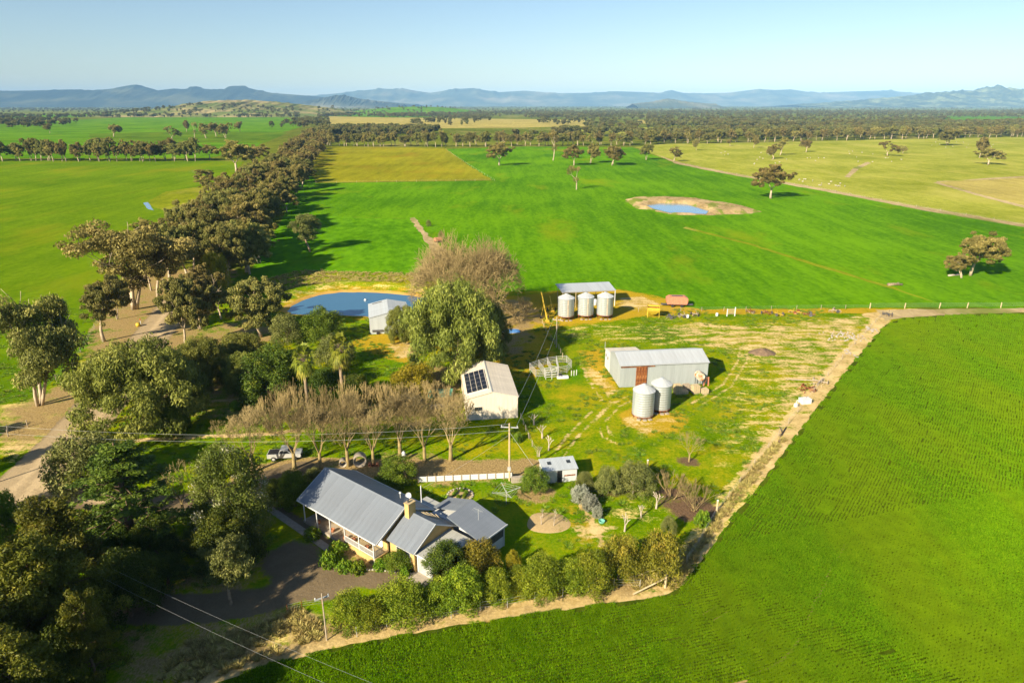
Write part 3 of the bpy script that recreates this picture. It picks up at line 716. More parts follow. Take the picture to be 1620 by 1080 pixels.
patch('puddle', [(-198.14, 370.53), (-196.69, 373.03), (-185.09, 353.87), (-178.63, 342.82), (-183.65, 347.16)], M['water_milky'], 0.045, 2, 0.2, 21)

# ponds
patch('pond_water', POND, M['water'], -0.30, 50, 0, 22)
DAM = [(70.13, 360.83), (79.22, 368.06), (92.12, 365.62), (97.40, 340.69), (93.39, 330.40), (87.19, 332.41), (76.93, 334.44), (71.74, 347.16)]
dam_poly = [(60.99, 383.37), (71.52, 391.49), (89.41, 391.49), (102.33, 386.04), (111.96, 370.53), (120.89, 356.16), (123.29, 338.58), (115.59, 330.40), (99.81, 328.41), (90.22, 326.45), (75.83, 329.40), (69.31, 342.82), (62.55, 349.37)]
db = bmesh.new()
ax0 = min(p[0] for p in dam_poly) - 4; ax1 = max(p[0] for p in dam_poly) + 4
ay0 = min(p[1] for p in dam_poly) - 4; ay1 = max(p[1] for p in dam_poly) + 4
X_, Y_ = np.meshgrid(np.arange(ax0, ax1, 1.2), np.arange(ay0, ay1, 1.2)); sh = X_.shape
x1, y1 = X_.ravel(), Y_.ravel()
sd = sdist(x1, y1, dam_poly) + (vnoise(x1 * 0.2, y1 * 0.2, 5) - 0.5) * 2.5
wd = sdist(x1, y1, DAM)
zz = 1.6 * (1 - sstep(-6.0, 0.0, sd)) - 0.05 + 0.35 * (vnoise(x1 * 0.5, y1 * 0.5, 8) - 0.5) * (sd < 0)
zz = np.where(wd < 4, zz * sstep(-0.5, 4.0, wd) + 0.0, zz) - 0.25 * (wd < 0)
zz = np.where(sd > 0.2, -0.2, zz)
vid = np.arange(len(x1)).reshape(sh)
fq = np.stack([vid[:-1, :-1].ravel(), vid[:-1, 1:].ravel(), vid[1:, 1:].ravel(), vid[1:, :-1].ravel()], axis=1)
db.free()
M['dam_bank'] = m_field('m_dam_bank', (0.27, 0.20, 0.09), (0.44, 0.33, 0.17), (0.14, 0.20, 0.02), rot=0.2, streak=1.5, big=0.05, acc=(0.52, 0.58))
tag(link('dam_bank', np_mesh('dam_bank', np.stack([x1, y1, zz], 1), fq, M['dam_bank'], True)), kind='structure')
patch('dam_water', DAM, M['water_milky'], 0.10, 50, 0, 23)

# ------------------------------------------------------------------ near crop field with drilled rows
C1 = (-58.06, 37.50)          # lower left end of the field edge
CORNER = (18.54, 61.74)
C2 = (93.96, 161.66)
CROP = [C1] + [(-27.64, 48.48), (-23.27, 50.86), (-17.83, 52.92), (-10.74, 54.85), (-3.23, 56.52), (4.63, 58.18), (11.43, 59.53), (15.99, 60.42), (18.78, 62.15), (21.45, 65.76), (24.15, 69.45), (28.37, 75.30), (34.23, 82.99), (41.31, 92.46), (51.31, 106.13), (63.71, 122.71), (77.19, 140.22), (89.48, 156.02), (97.09, 161.66), (112.85, 164.35), (129.91, 166.00), (244.16, 169.98)] + [(260.0, 20.0), (0.0, 5.0), (-60.0, 12.0)]
patch('crop_field', CROP, M['crop_ground'], 0.016, 1.0, 0.22, 30)
def crop_patch(name, seed, track=False):
    r_ = np.random.default_rng(seed); n = 700
    rows = r_.choice([0, 0, 1, 3, 3], n) if track else r_.integers(0, 4, n)
    cx = np.linspace(-1.05, 1.05, n)[r_.permutation(n)] + r_.normal(0, 0.02, n); cyy = (rows - 1.5) * 0.36 + r_.normal(0, 0.06, n)
    h = r_.uniform(0.10, 0.24, n); w = r_.uniform(0.025, 0.055, n); a = r_.uniform(0, 2 * np.pi, n)
    lean = r_.normal(0, 0.09, (n, 2))
    base = np.stack([cx, cyy, np.zeros(n)], 1)
    d = np.stack([np.cos(a) * w, np.sin(a) * w, np.zeros(n)], 1)
    tip = base + np.stack([lean[:, 0], lean[:, 1], h], 1)
    v = np.stack([base - d, base + d, tip], 1).reshape(-1, 3)
    me = np_mesh(name, v, np.arange(3 * n).reshape(n, 3), M['crop'])
    at = me.attributes.new('tint', 'FLOAT', 'POINT'); at.data.foreach_set('value', np.repeat(r_.uniform(0, 1, n), 3).astype(np.float32))
    return me
pts, rots, tram = [], [], []
def frame(p, q):
    L = math.dist(p, q); u = ((q[0]-p[0])/L, (q[1]-p[1])/L); return u, (u[1], -u[0]), L    # unit, right-hand normal, length
EDGE1, EDGE2 = (-27.64, 48.48), (15.99, 60.42)
u1, n1, L1 = frame(EDGE1, EDGE2); u2, n2, L2 = frame((21.45, 65.76), C2)
a1 = math.atan2(u1[1], u1[0]); a2 = math.atan2(u2[1], u2[0])
rc = np.random.default_rng(11)
cp = np.array(CORNER)
d = -6.0
while d < 105:
    ph = rc.random() * 2.0
    for s in np.arange(-60 + ph, L1 + 60, 2.0):            # rows along the lower edge, up to the corner
        p = np.array(EDGE2) + np.array(n1) * d - np.array(u1) * s
        pts.append(p); rots.append(a1); tram.append(1.0 if abs(d - 12) < 0.8 and s < 8 and s > -3 else 0.0)
    nseg = max(0, int((a2 - a1) * d / 2.0))          # round the corner
    for k in range(nseg):
        a = a1 + (a2 - a1) * (k + 0.5) / nseg
        pts.append(cp + d * np.array((math.sin(a), -math.cos(a)))); rots.append(a); tram.append(1.0 if abs(d - 12.0) < 0.6 or (abs(d - 5.5) < 1.6 and k < nseg * 0.25) else 0.0)
    for s in np.arange(ph - 1.0, L2 + 40, 2.0):
        p = np.array((21.45, 65.76)) + np.array(n2) * d + np.array(u2) * s
        pts.append(p); rots.append(a2); tram.append(1.0 if (abs(d - 12) < 0.6 and s < 14) else 0.0)
    d += 1.42
pts = np.array(pts); rots = np.array(rots); tram = np.array(tram)
sdc = sdist(pts[:, 0], pts[:, 1], CROP)
bare = vnoise(pts[:, 0] * 0.05 + 9, pts[:, 1] * 0.05, 4)
keep = (sdc < -0.45) & (pts[:, 1] > 40) & (pts[:, 1] < 172) & (np.abs(pts[:, 0]) < pts[:, 1] * 0.82 + 12)
spot = np.ones(len(pts), dtype=bool)
for c_, rr in (((41.23, 64.19), 1.6), ((35.13, 56.61), 1.5), ((31.35, 75.73), 3.4), ((33.76, 77.93), 2.6), ((29.45, 73.63), 2.2)):
    spot &= np.hypot(pts[:, 0] - c_[0], pts[:, 1] - c_[1]) > rr * (0.6 + 0.8 * rc.random(len(pts)))
shrink_ = np.where(spot, 1.0, 0.38) 
pts, rots, shrink_, tram = pts[keep], rots[keep], shrink_[keep], tram[keep]
pts = pts + rc.normal(0, 0.09, pts.shape)
def scatter(name, mesh_list, P, rz, sc, label, cat, zoff=0.0, which=None):
    """instances of a few meshes on points, one countless mass"""
    host = None
    choose = np.random.default_rng(5).integers(0, len(mesh_list), len(P)) if which is None else which
    ng = bpy.data.node_groups.new(name + '_scatter', 'GeometryNodeTree')
    ng.interface.new_socket('Geometry', in_out='INPUT', socket_type='NodeSocketGeometry')
    ng.interface.new_socket('Geometry', in_out='OUTPUT', socket_type='NodeSocketGeometry')
    gi = ng.nodes.new('NodeGroupInput'); go = ng.nodes.new('NodeGroupOutput'); jn = ng.nodes.new('GeometryNodeJoinGeometry')
    aw = ng.nodes.new('GeometryNodeInputNamedAttribute'); aw.data_type = 'INT'; aw.inputs['Name'].default_value = 'which'
    ar = ng.nodes.new('GeometryNodeInputNamedAttribute'); ar.data_type = 'FLOAT_VECTOR'; ar.inputs['Name'].default_value = 'turn'
    asc = ng.nodes.new('GeometryNodeInputNamedAttribute'); asc.data_type = 'FLOAT_VECTOR'; asc.inputs['Name'].default_value = 'size'
    for k, msh in enumerate(mesh_list):
        src = bpy.data.objects.new(name + '_source', msh)          # not linked to the scene: only its mesh is used
        oi = ng.nodes.new('GeometryNodeObjectInfo'); oi.inputs['Object'].default_value = src
        cmp_ = ng.nodes.new('FunctionNodeCompare'); cmp_.data_type = 'INT'; cmp_.operation = 'EQUAL'
        ng.links.new(aw.outputs[0], cmp_.inputs[2]); cmp_.inputs[3].default_value = k
        ip = ng.nodes.new('GeometryNodeInstanceOnPoints')
        ng.links.new(gi.outputs[0], ip.inputs['Points']); ng.links.new(cmp_.outputs[0], ip.inputs['Selection'])
        ng.links.new(oi.outputs['Geometry'], ip.inputs['Instance'])
        ng.links.new(ar.outputs[0], ip.inputs['Rotation']); ng.links.new(asc.outputs[0], ip.inputs['Scale'])
        ng.links.new(ip.outputs[0], jn.inputs[0])
    ng.links.new(jn.outputs[0], go.inputs[0])
    me = bpy.data.meshes.new(name)
    co = np.zeros((len(P), 3), dtype=np.float32); co[:, :2] = P[:, :2]; co[:, 2] = (P[:, 2] if P.shape[1] > 2 else 0) + zoff
    me.vertices.add(len(P)); me.vertices.foreach_set('co', co.ravel())
    at = me.attributes.new('which', 'INT', 'POINT'); at.data.foreach_set('value', choose.astype(np.int32))
    tv = np.zeros((len(P), 3), dtype=np.float32); tv[:, 2] = rz
    at = me.attributes.new('turn', 'FLOAT_VECTOR', 'POINT'); at.data.foreach_set('vector', tv.ravel())
    sc = np.asarray(sc, dtype=np.float32)
    if sc.ndim == 1: sc = np.repeat(sc[:, None], 3, 1)
    at = me.attributes.new('size', 'FLOAT_VECTOR', 'POINT'); at.data.foreach_set('vector', sc.ravel())
    me.update()
    o = link(name, me)
    md = o.modifiers.new('scatter', 'NODES'); md.node_group = ng
    tag(o, label, cat, kind='stuff')
    return o
# close the gaps that the straight rows leave along the curved edge
gxx, gyy = np.meshgrid(np.arange(-45, 90, 1.1), np.arange(42, 172, 1.1)); gxx, gyy = gxx.ravel(), gyy.ravel()
ed_ = sdist(gxx, gyy, CROP); sel = (ed_ < -0.4) & (ed_ > -9)
gq = np.stack([gxx[sel], gyy[sel]], 1)
cell = set(map(tuple, np.floor(pts / 1.1).astype(int)))
near_ = pts[sdist(pts[:, 0], pts[:, 1], CROP) > -12]
dm_ = np.array([np.min((near_[:, 0] - q[0]) ** 2 + (near_[:, 1] - q[1]) ** 2) for q in gq])
gq = gq[dm_ > 0.85]
pts = np.concatenate([pts, gq]); rots = np.concatenate([rots, np.where(gq[:, 0] < CORNER[0] - 1, a1, a2)]); shrink_ = np.concatenate([shrink_, np.ones(len(gq))]); tram = np.concatenate([tram, np.zeros(len(gq))])
rots = rots + np.pi * (rc.random(len(rots)) < 0.5)
on_track = (tram > 0) & (rc.random(len(tram)) < 0.80)
which_ = np.where(on_track, 10 + rc.integers(0, 2, len(tram)), rc.integers(0, 10, len(tram)))
wt = MB()
for q, a in zip(pts[on_track], rots[on_track]):          # bare soil of the wheel tracks
    c_, s_ = math.cos(a) * 1.15, math.sin(a) * 1.15; w_ = 0.07 + 0.07 * rc.random(); px_, py_ = -math.sin(a) * w_, math.cos(a) * w_; zt = 0.022 + 0.002 * rc.random()
    wt.add([(q[0] - c_ - px_, q[1] - s_ - py_, zt), (q[0] + c_ - px_, q[1] + s_ - py_, zt), (q[0] + c_ + px_, q[1] + s_ + py_, zt), (q[0] - c_ + px_, q[1] - s_ + py_, zt)], [(0, 1, 2, 3)])
M['soil'] = m_plain('m_track_soil', (0.30, 0.215, 0.085), 0.95, var=0.3, scale=1.5)
tag(wt.build('track_strip_wheel_marks', M['soil']), kind='structure')
scatter('crop_seedlings', [crop_patch('crop_tuft', k) for k in range(1, 11)] + [crop_patch('crop_tuft', 21, True), crop_patch('crop_tuft', 22, True)], pts, rots,
        np.stack([np.ones(len(pts)) * 1.06, np.ones(len(pts)) * 1.03, shrink_ * (0.85 + 0.5 * vnoise(pts[:, 0] * 0.3, pts[:, 1] * 0.3, 6))], 1), 'young green cereal crop drilled in rows beside the farmyard', 'crop', 0.016, which_)

# ------------------------------------------------------------------ ranges and hills
def ridge(name, prof, dist, depth, mat, z_at, seed, flat=0.5, rough=0.12, n=420, m=27):
    """prof: (x, z) at distance dist; a real hill body of the given depth behind and before the crest"""
    xs_ = np.linspace(prof[0][0], prof[-1][0], n)
    zc = np.interp(xs_, [p[0] for p in prof], [p[1] for p in prof])
    vs = []
    tt = np.linspace(-1, 1, m)
    span = (prof[-1][0] - prof[0][0]) / 60.0
    for t in tt:
        sh_ = (1 - abs(t)) ** (1.0 / (0.6 + flat)) if abs(t) < 1 else 0
        nz = vnoise(xs_ / span * 2.1, np.full(n, t * 3.0), seed) * 0.6 + vnoise(xs_ / span * 6.0, np.full(n, t * 7.0), seed + 1) * 0.4
        zrow = zc * sh_ * (1 + rough * 2 * (nz - 0.5) * (abs(t) > 0.02) * 1.8)
        vs.append(np.stack([xs_ * (1 + t * depth / dist * 0.0), np.full(n, dist + t * depth), zrow - 3.0], 1))
    v = np.concatenate(vs)
    ii = np.arange(n * m).reshape(m, n)
    f = np.stack([ii[:-1, :-1].ravel(), ii[:-1, 1:].ravel(), ii[1:, 1:].ravel(), ii[1:, :-1].ravel()], 1)
    return tag(link(name, np_mesh(name, v, f, mat, True)), kind='structure')


ridge('distant_mountain_range', [(-7132, 160), (-6294, 238), (-5131, 269), (-4464, 331), (-3466, 432), (-2806, 424), (-2149, 331), (-1486, 424), (-1072, 447), (-331, 347), (330, 385), (1158, 323), (1984, 331), (2726, 370), (3305, 354), (3885, 331), (4161, 401), (4464, 331), (4796, 316), (5622, 331), (6437, 424), (6853, 401), (7264, 416), (7936, 331), (8758, 362), (9745, 385), (10582, 331), (11746, 300), (13408, 269), (16383, 284), (19749, 128)], 19000, 2500, M['range_far'], 0, 3)
ridge('mesa_mountain_range', [(-12604, 104), (-10869, 210), (-9155, 274), (-8475, 285), (-7906, 301), (-7458, 285), (-7113, 317), (-6902, 359), (-6705, 385), (-6522, 338), (-6328, 285), (-6040, 317), (-5873, 306), (-5792, 317), (-5753, 348), (-5617, 354), (-5566, 317), (-5253, 295), (-5058, 317), (-4985, 359), (-4758, 364), (-4707, 327), (-4520, 285), (-4299, 242), (-3850, 210), (-3287, 168), (-2385, 104), (-1706, 50)], 13000, 1500, M['range'], 0, 5, rough=0.10)
ridge('wooded_hill_right', [(4620, 40), (5452, 90), (6072, 139), (6588, 178), (7202, 242), (7615, 262), (7817, 291), (8022, 306), (8449, 267), (9302, 198), (10377, 100)], 12000, 1600, M['hill_green'], 0, 7, rough=0.2)
ridge('hill_knoll', [(-3027, 85), (-2747, 137), (-2561, 175), (-2424, 175), (-2199, 128), (-1926, 93), (-1561, 50)], 10500, 700, M['range_far'], 0, 9)
ridge('hill_knoll_small', [(1578, 58), (1826, 81), (1949, 105), (2047, 124), (2156, 105), (2324, 81), (2658, 58)], 9500, 600, M['range_far'], 0, 11)
ridge('hill_pasture_left', [(-1898, 5), (-1767, 26), (-1605, 56), (-1477, 69), (-1320, 74), (-1195, 65), (-1039, 50), (-914, 35), (-821, 17)], 3600, 700, M['hill_pasture'], 0, 13, rough=0.15, n=160, m=21)
ridge('hill_pasture_middle', [(-996, 5), (-847, 22), (-699, 36), (-552, 40), (-405, 36), (-258, 22), (-111, 5)], 4200, 500, M['field_far_green'], 0, 15, rough=0.1, n=120, m=17)
HILLS = [([(-1898, 5), (-1767, 26), (-1605, 56), (-1477, 69), (-1320, 74), (-1195, 65), (-1039, 50), (-914, 35), (-821, 17)], 3600, 700, 0.5), ([(-996, 5), (-847, 22), (-699, 36), (-552, 40), (-405, 36), (-258, 22), (-111, 5)], 4200, 500, 0.5)]

# ------------------------------------------------------------------ trees: a few master meshes of each kind
def leaf_mesh(name, mat, C, S, T, ND, rs, aspect=1.8, droop=None):
    """leaf-sized quads: centres C (n,3), sizes S (n), tints T (n), preferred normals ND (n,3)"""
    n = len(C)
    nr = ND + rs.normal(0, 0.75, (n, 3)); nr /= np.linalg.norm(nr, axis=1)[:, None] + 1e-9
    if droop is not None:
        up = np.stack([rs.normal(0, 0.35, n), rs.normal(0, 0.35, n), np.full(n, -1.0)], 1)
    else:
        up = rs.normal(0, 1, (n, 3))
    a = up - nr * np.sum(up * nr, 1)[:, None]; a /= np.linalg.norm(a, axis=1)[:, None] + 1e-9
    b_ = np.cross(nr, a)
    hl = (S * 0.5 * aspect)[:, None]; hw = (S * 0.5)[:, None]
    bend = nr * (S * 0.12)[:, None]
    v = np.stack([C - a * hl - bend, C + b_ * hw, C + a * hl - bend, C - b_ * hw], 1).reshape(-1, 3)     # pointed leaf sprays
    me = np_mesh(name, v, np.arange(4 * n).reshape(n, 4), mat)
    at = me.attributes.new('tint', 'FLOAT', 'POINT'); at.data.foreach_set('value', np.repeat(T, 4).astype(np.float32))
    return me
def clumps(centres, radii, per, rs, size, flat=0.7, shell=0.45, tint_j=0.25, base_tint=None):
    C, S, T, N = [], [], [], []
    for i, (c, r_) in enumerate(zip(centres, radii)):
        k = max(8, int(per * (r_ ** 2)))
        d = rs.normal(0, 1, (k, 3)); d /= np.linalg.norm(d, axis=1)[:, None]
        rad = r_ * (shell + (1 - shell) * rs.random(k) ** 0.6) * (0.85 + 0.3 * rs.random(k))
        p = d * rad[:, None]; p[:, 2] *= flat
        C.append(p + np.array(c)); S.append(size * rs.uniform(0.6, 1.35, k))
        t0 = rs.random() if base_tint is None else base_tint[i]
        T.append(np.clip(t0 * 0.65 + rs.random(k) * 0.35 + 0.12 * d[:, 2], 0, 1)); N.append(d)
    return np.concatenate(C), np.concatenate(S), np.concatenate(T), np.concatenate(N)

def grow(rs, mb, p, d, L, r, depth, ends, spread=0.6, up=0.15, nseg=3, kids=(2, 3), shrink=0.72, minr=0.02, wob=0.15, sides=5):
    """a limb that forks; ends collects tip points"""
    pts = [Vector(p)]; rr = [r]; d = Vector(d).normalized()
    for i in range(nseg):
        d = (d + Vector((rs.normal(0, wob), rs.normal(0, wob), rs.normal(0, wob * 0.6) + up * 0.3))).normalized()
        pts.append(pts[-1] + d * (L / nseg)); rr.append(max(minr, r * (1 - 0.4 * (i + 1) / nseg)))
    mb.path(pts, rr, sides if depth > 1 else max(3, sides - 2))
    if depth <= 0:
        ends.append((pts[-1], depth)); return
    k = int(rs.integers(kids[0], kids[1] + 1)); a0 = rs.random() * 6.28
    for j in range(k):
        a = a0 + j * 6.283 / k + rs.normal(0, 0.4)
        o = d.orthogonal().normalized(); o2 = d.cross(o)
        s = spread * (0.7 + 0.6 * rs.random())
        nd = (d + (o * math.cos(a) + o2 * math.sin(a)) * s + Vector((0, 0, up))).normalized()
        grow(rs, mb, pts[-1], nd, L * shrink * (0.8 + 0.4 * rs.random()), max(minr, rr[-1] * 0.72), depth - 1, ends, spread, up, nseg, kids, shrink, minr, wob, sides)
    if depth >= 2: ends.append((pts[-1], depth))

MASTERS = {}
def master(kind, crown, trunk, h, w): MASTERS.setdefault(kind, []).append((crown, trunk, h, w))

def make_euc(seed, mat='euc', H=15.0, leaf=0.165, per=330, trunks=1, bark='bark_pale', depth=4, name='eucalypt', flat=0.78, open_=1.0, green=False, rk=1.0):
    rs = np.random.default_rng(seed); mb = MB(); ends = []
    for k in range(trunks):
        a = rs.random() * 6.28
        lean = 0.10 + (0.42 if trunks > 1 else 0.06) * rs.random()
        d = Vector((math.cos(a) * lean, math.sin(a) * lean, 1)).normalized()
        t0 = Vector((math.cos(a) * 0.35 * (trunks > 1), math.sin(a) * 0.35 * (trunks > 1), -0.1))
        grow(rs, mb, t0, d, H * (0.28 if depth < 4 else 0.235), H * 0.021 / math.sqrt(trunks) + 0.04, depth, ends, 0.62 * open_, 0.16, 3, (2, 3), 0.74, 0.03, 0.10, 6)
    P = np.array([tuple(e[0]) for e in ends]); 
    P = P[P[:, 2] > H * 0.24]
    ne = int(len(P) * (1.6 if per > 100 else 0.9))
    extra = P[rs.integers(0, len(P), ne)] + rs.normal(0, 0.062 * H, (ne, 3)) * np.array([1, 1, 0.8])
    extra[:, 2] -= rs.random(ne) ** 1.5 * 0.26 * H
    if open_ > 0: P = np.concatenate([P, extra])
    P = P[P[:, 2] > H * 0.22]
    dd_ = np.sort(np.linalg.norm(P[:, None, :] - P[None, :, :], axis=2), axis=1)
    if per > 100: P = P[dd_[:, min(5, len(P) - 1)] < max(0.15 * H, np.percentile(dd_[:, min(5, len(P) - 1)], 80))]                   # no clump hangs on its own
    rad = rs.uniform(0.32, 0.92, len(P)) * H / 15.0 if per > 100 else rs.uniform(0.9, 2.0, len(P)) * H / 15.0
    C, S, T, N = clumps(P, rad * rk, per / rk * (15.0 / H) ** 2, rs, leaf, flat)
    top = max(C[:, 2]); w = 2 * np.percentile(np.hypot(C[:, 0], C[:, 1]), 96)
    master(name, leaf_mesh('crown', M[mat], C, S, T, N, rs, 2.3, True), mb.mesh('trunk', M[bark], True), top, w)

for s_ in range(5): make_euc(100 + s_, 'euc', trunks=1 + s_ % 2)
for s_ in range(3): make_euc(120 + s_, 'euc_green', trunks=1 + (s_ + 1) % 2, name='eucalypt_green')
make_euc(131, 'euc', trunks=3, depth=3, name='eucalypt_multi', per=420, leaf=0.14, rk=1.45)
make_euc(132, 'euc_green', trunks=3, depth=3, name='eucalypt_multi', per=420, leaf=0.14, rk=1.45)
make_euc(140, 'euc', depth=2, name='eucalypt_thin', per=60, leaf=0.24)
for s_ in range(3): make_euc(150 + s_, 'euc_far', depth=2, per=34, leaf=0.62, name='eucalypt_far')
make_euc(160, 'olive', depth=4, trunks=1, name='grey_gum', rk=1.3, per=300, leaf=0.15, bark='bark_grey')

def make_dome(seed, mat, name, R_=4.0, H=7.0, n=46, cr=1.3, per=70, leaf=0.26, droop=True, aspect=2.4, flat=0.9, bark='bark_brown', low=0.12, lump=0.25):
    """round-headed tree or shrub whose foliage reaches near the ground"""
    rs = np.random.default_rng(seed); P, Rr = [], []
    for i in range(n):
        z = low + (1 - low) * ((i + 0.5) / n) ** 0.85; a = i * 2.39996 + rs.normal(0, 0.3)
        prof = math.sqrt(max(0.02, 1 - ((z - 0.42) / 0.60) ** 2)) if z > 0.42 else 0.80 + 0.20 * z / 0.42
        q = prof * R_ * (1 - lump + lump * 1.4 * rs.random())
        P.append((q * math.cos(a), q * math.sin(a), z * H - 0.2)); Rr.append(cr * (0.7 + 0.6 * rs.random()))
    P += [(rs.normal(0, R_ * 0.3), rs.normal(0, R_ * 0.3), H * rs.uniform(0.3, 0.8)) for _ in range(n // 4)]
    Rr += [cr * 1.1] * (n // 4)
    C, S, T, N = clumps(P, Rr, per, rs, leaf, flat, 0.4)
    if droop: C[:, 2] -= 0.25 * rs.random(len(C)) * H * 0.12
    C[:, 2] = np.maximum(C[:, 2], 0.02 * H)
    mb = MB(); ends = []
    grow(rs, mb, (0, 0, -0.1), (0.05, 0, 1), H * 0.3, 0.05 * H + 0.02, 2, ends, 0.6, 0.1, 3, (3, 3), 0.8, 0.02, 0.1, 6)
    top = np.percentile(C[:, 2], 99.5); w = 2 * np.percentile(np.hypot(C[:, 0], C[:, 1]), 96)
    master(name, leaf_mesh('crown', M[mat], C, S, T, N, rs, aspect, droop or None), mb.mesh('trunk', M[bark], True), top, w)

for s_ in range(2): make_dome(200 + s_, 'pepper', 'pepper_tree', 5.0, 9.0, 110, 0.95, 330, 0.105, True, 3.6)
for s_ in range(2): make_dome(210 + s_, 'olive', 'olive_shrub', 2.2, 3.6, 46, 0.62, 480, 0.085, False, 2.4)
for s_ in range(3): make_dome(220 + s_, 'hedge', 'hedge_shrub', 2.4, 4.4, 48, 0.78, 330, 0.115, False, 1.4, flat=0.85, lump=0.25)
make_dome(230, 'hedge_brown', 'russet_shrub', 2.4, 4.0, 44, 0.80, 290, 0.12, False, 1.4, flat=0.82, lump=0.3)
for s_ in range(2): make_dome(240 + s_, 'dark', 'dark_tree', 3.2, 6.0, 60, 0.85, 380, 0.11, False, 2.0)
for s_ in range(2): make_dome(250 + s_, 'bright', 'green_tree', 2.4, 4.6, 46, 0.7, 480, 0.095, False, 1.9)
make_dome(260, 'blossom', 'blossom_tree', 3.0, 8.0, 70, 0.8, 430, 0.10, False, 1.8)
make_dome(270, 'lavender', 'lavender_bush', 0.9, 1.3, 30, 0.34, 900, 0.07, False, 2.6, low=0.05)
make_dome(280, 'wattle', 'wattle_tree', 2.6, 5.0, 44, 0.75, 320, 0.11, False, 1.8)
make_dome(290, 'rust_leaf', 'russet_tree', 3.0, 7.0, 56, 0.85, 330, 0.12, False, 1.8)
make_dome(300, 'weed', 'garden_shrub', 0.9, 1.4, 22, 0.4, 420, 0.12, False, 2.0, low=0.05)
def make_pine(seed):
    rs = np.random.default_rng(seed); mb = MB(); ends = []; H = 14.0
    P, Rr = [], []
    mb.path([(0, 0, -0.1), (0.1, 0, H * 0.4), (0, 0.1, H * 0.9)], [0.36, 0.24, 0.06], 7)
    for i in range(46):
        z = H * (0.22 + 0.76 * i / 46); a = i * 2.4 + rs.normal(0, 0.3)
        L = 4.6 * (1 - 0.72 * (z / H) ** 1.6) * (0.7 + 0.5 * rs.random())
        e = (L * math.cos(a), L * math.sin(a), z + 0.25 * L)
        mb.tube((0, 0, z), e, 0.07, 0.03, 4, False)
        for q in (0.55, 0.8, 1.0):
            P.append((e[0] * q + rs.normal(0, 0.3), e[1] * q + rs.normal(0, 0.3), z + 0.25 * L * q + rs.normal(0, 0.2))); Rr.append(rs.uniform(0.6, 1.05))
    C, S, T, N = clumps(P, Rr, 190, rs, 0.14, 0.75, 0.4)
    N[:, 2] += 0.3
    master('pine_tree', leaf_mesh('crown', M['pine'], C, S, T, N, rs, 2.4), mb.mesh('trunk', M['bark_brown'], True), max(C[:, 2]), 2 * np.percentile(np.hypot(C[:, 0], C[:, 1]), 96))
for s_ in range(2): make_pine(310 + s_)
def make_cedar(seed):
    rs = np.random.default_rng(seed); mb = MB(); H = 14.0; P, Rr = [], []
    mb.path([(0, 0, -0.1), (0.15, 0.1, H * 0.5), (0, 0, H)], [0.42, 0.26, 0.05], 7)
    for i in range(54):
        z = H * (0.10 + 0.88 * i / 54); a = i * 2.4 + rs.normal(0, 0.35)
        L = 6.4 * (1 - (z / H) ** 1.25) * (0.65 + 0.5 * rs.random()) + 0.5
        e = Vector((L * math.cos(a), L * math.sin(a), z + 0.12 * L - 0.02 * L * L))
        mb.path([(0, 0, z), (e.x * 0.5, e.y * 0.5, z + 0.10 * L), tuple(e)], [0.08, 0.05, 0.02], 4)
        for q in np.arange(0.3, 1.01, 0.14):
            P.append((e.x * q + rs.normal(0, 0.25), e.y * q + rs.normal(0, 0.25), z + (e.z - z) * q + 0.1)); Rr.append(rs.uniform(0.45, 0.8))
    C, S, T, N = clumps(P, Rr, 170, rs, 0.14, 0.28, 0.2)
    N = N * 0.4 + np.array([0, 0, 1.0])
    master('cedar_tree', leaf_mesh('crown', M['cedar'], C, S, T, N, rs, 2.2), mb.mesh('trunk', M['bark_brown'], True), max(C[:, 2]), 2 * np.percentile(np.hypot(C[:, 0], C[:, 1]), 96))
make_cedar(320)

def make_bare(seed, name, H=9.0, depth=6, r=0.30, spread=0.55, up=0.22, kids=(2, 3), mat='twig', trunk=0.28, shrink=0.76, minr=0.016, stems=1, bark='twig'):
    rs = np.random.default_rng(seed); mb = MB(); ends = []
    limbs = MB()
    for k in range(stems):
        a = rs.random() * 6.28; ln = 0.05 if stems == 1 else (0.5 if stems > 3 else 0.22)
        d = Vector((math.cos(a) * ln, math.sin(a) * ln, 1)).normalized()
        p0 = Vector((math.cos(a) * 0.15 * (stems > 1), math.sin(a) * 0.15 * (stems > 1), -0.1))
        pt = p0 + d * (H * trunk)
        mb.path([p0, p0 + d * H * trunk * 0.3, pt], [r * 1.35, r, r * 0.85], 7)
        for j in range(4 if stems == 1 else 2):
            b = a + j * 1.57 + rs.normal(0, 0.3)
            nd = (d + Vector((math.cos(b), math.sin(b), 0)) * (0.5 + 0.3 * rs.random())).normalized()
            grow(rs, limbs, pt - d * 0.2 * rs.random(), nd, H * 0.20, r * 0.5, depth - 1, ends, spread, up, 2, kids, shrink, minr, 0.13, 4)
    zs = [v[2] for v in limbs.v]; w = 2 * np.percentile([math.hypot(v[0], v[1]) for v in limbs.v], 96)
    master(name, limbs.mesh('crown', M[mat]), mb.mesh('trunk', M[bark], True), np.percentile(zs, 99), w)
for s_ in range(3): make_bare(400 + s_, 'bare_tree', 9.0, 7, 0.36, 0.62, 0.20, (3, 3), trunk=0.24, minr=0.017)
for s_ in range(2): make_bare(410 + s_, 'bare_willow', 13.0, 7, 0.42, 0.66, 0.10, (3, 3), 'twig_brown', 0.18, 0.80, 0.024, 3, 'bark_grey')
for s_ in range(2): make_bare(420 + s_, 'bare_shrub', 3.5, 4, 0.05, 0.45, 0.35, (2, 3), 'twig_brown', 0.10, 0.85, 0.016, 6, 'twig_brown')
for s_ in range(2): make_bare(430 + s_, 'small_bare_tree', 3.5, 5, 0.09, 0.6, 0.12, (2, 3), 'twig', 0.24, 0.76, 0.010)
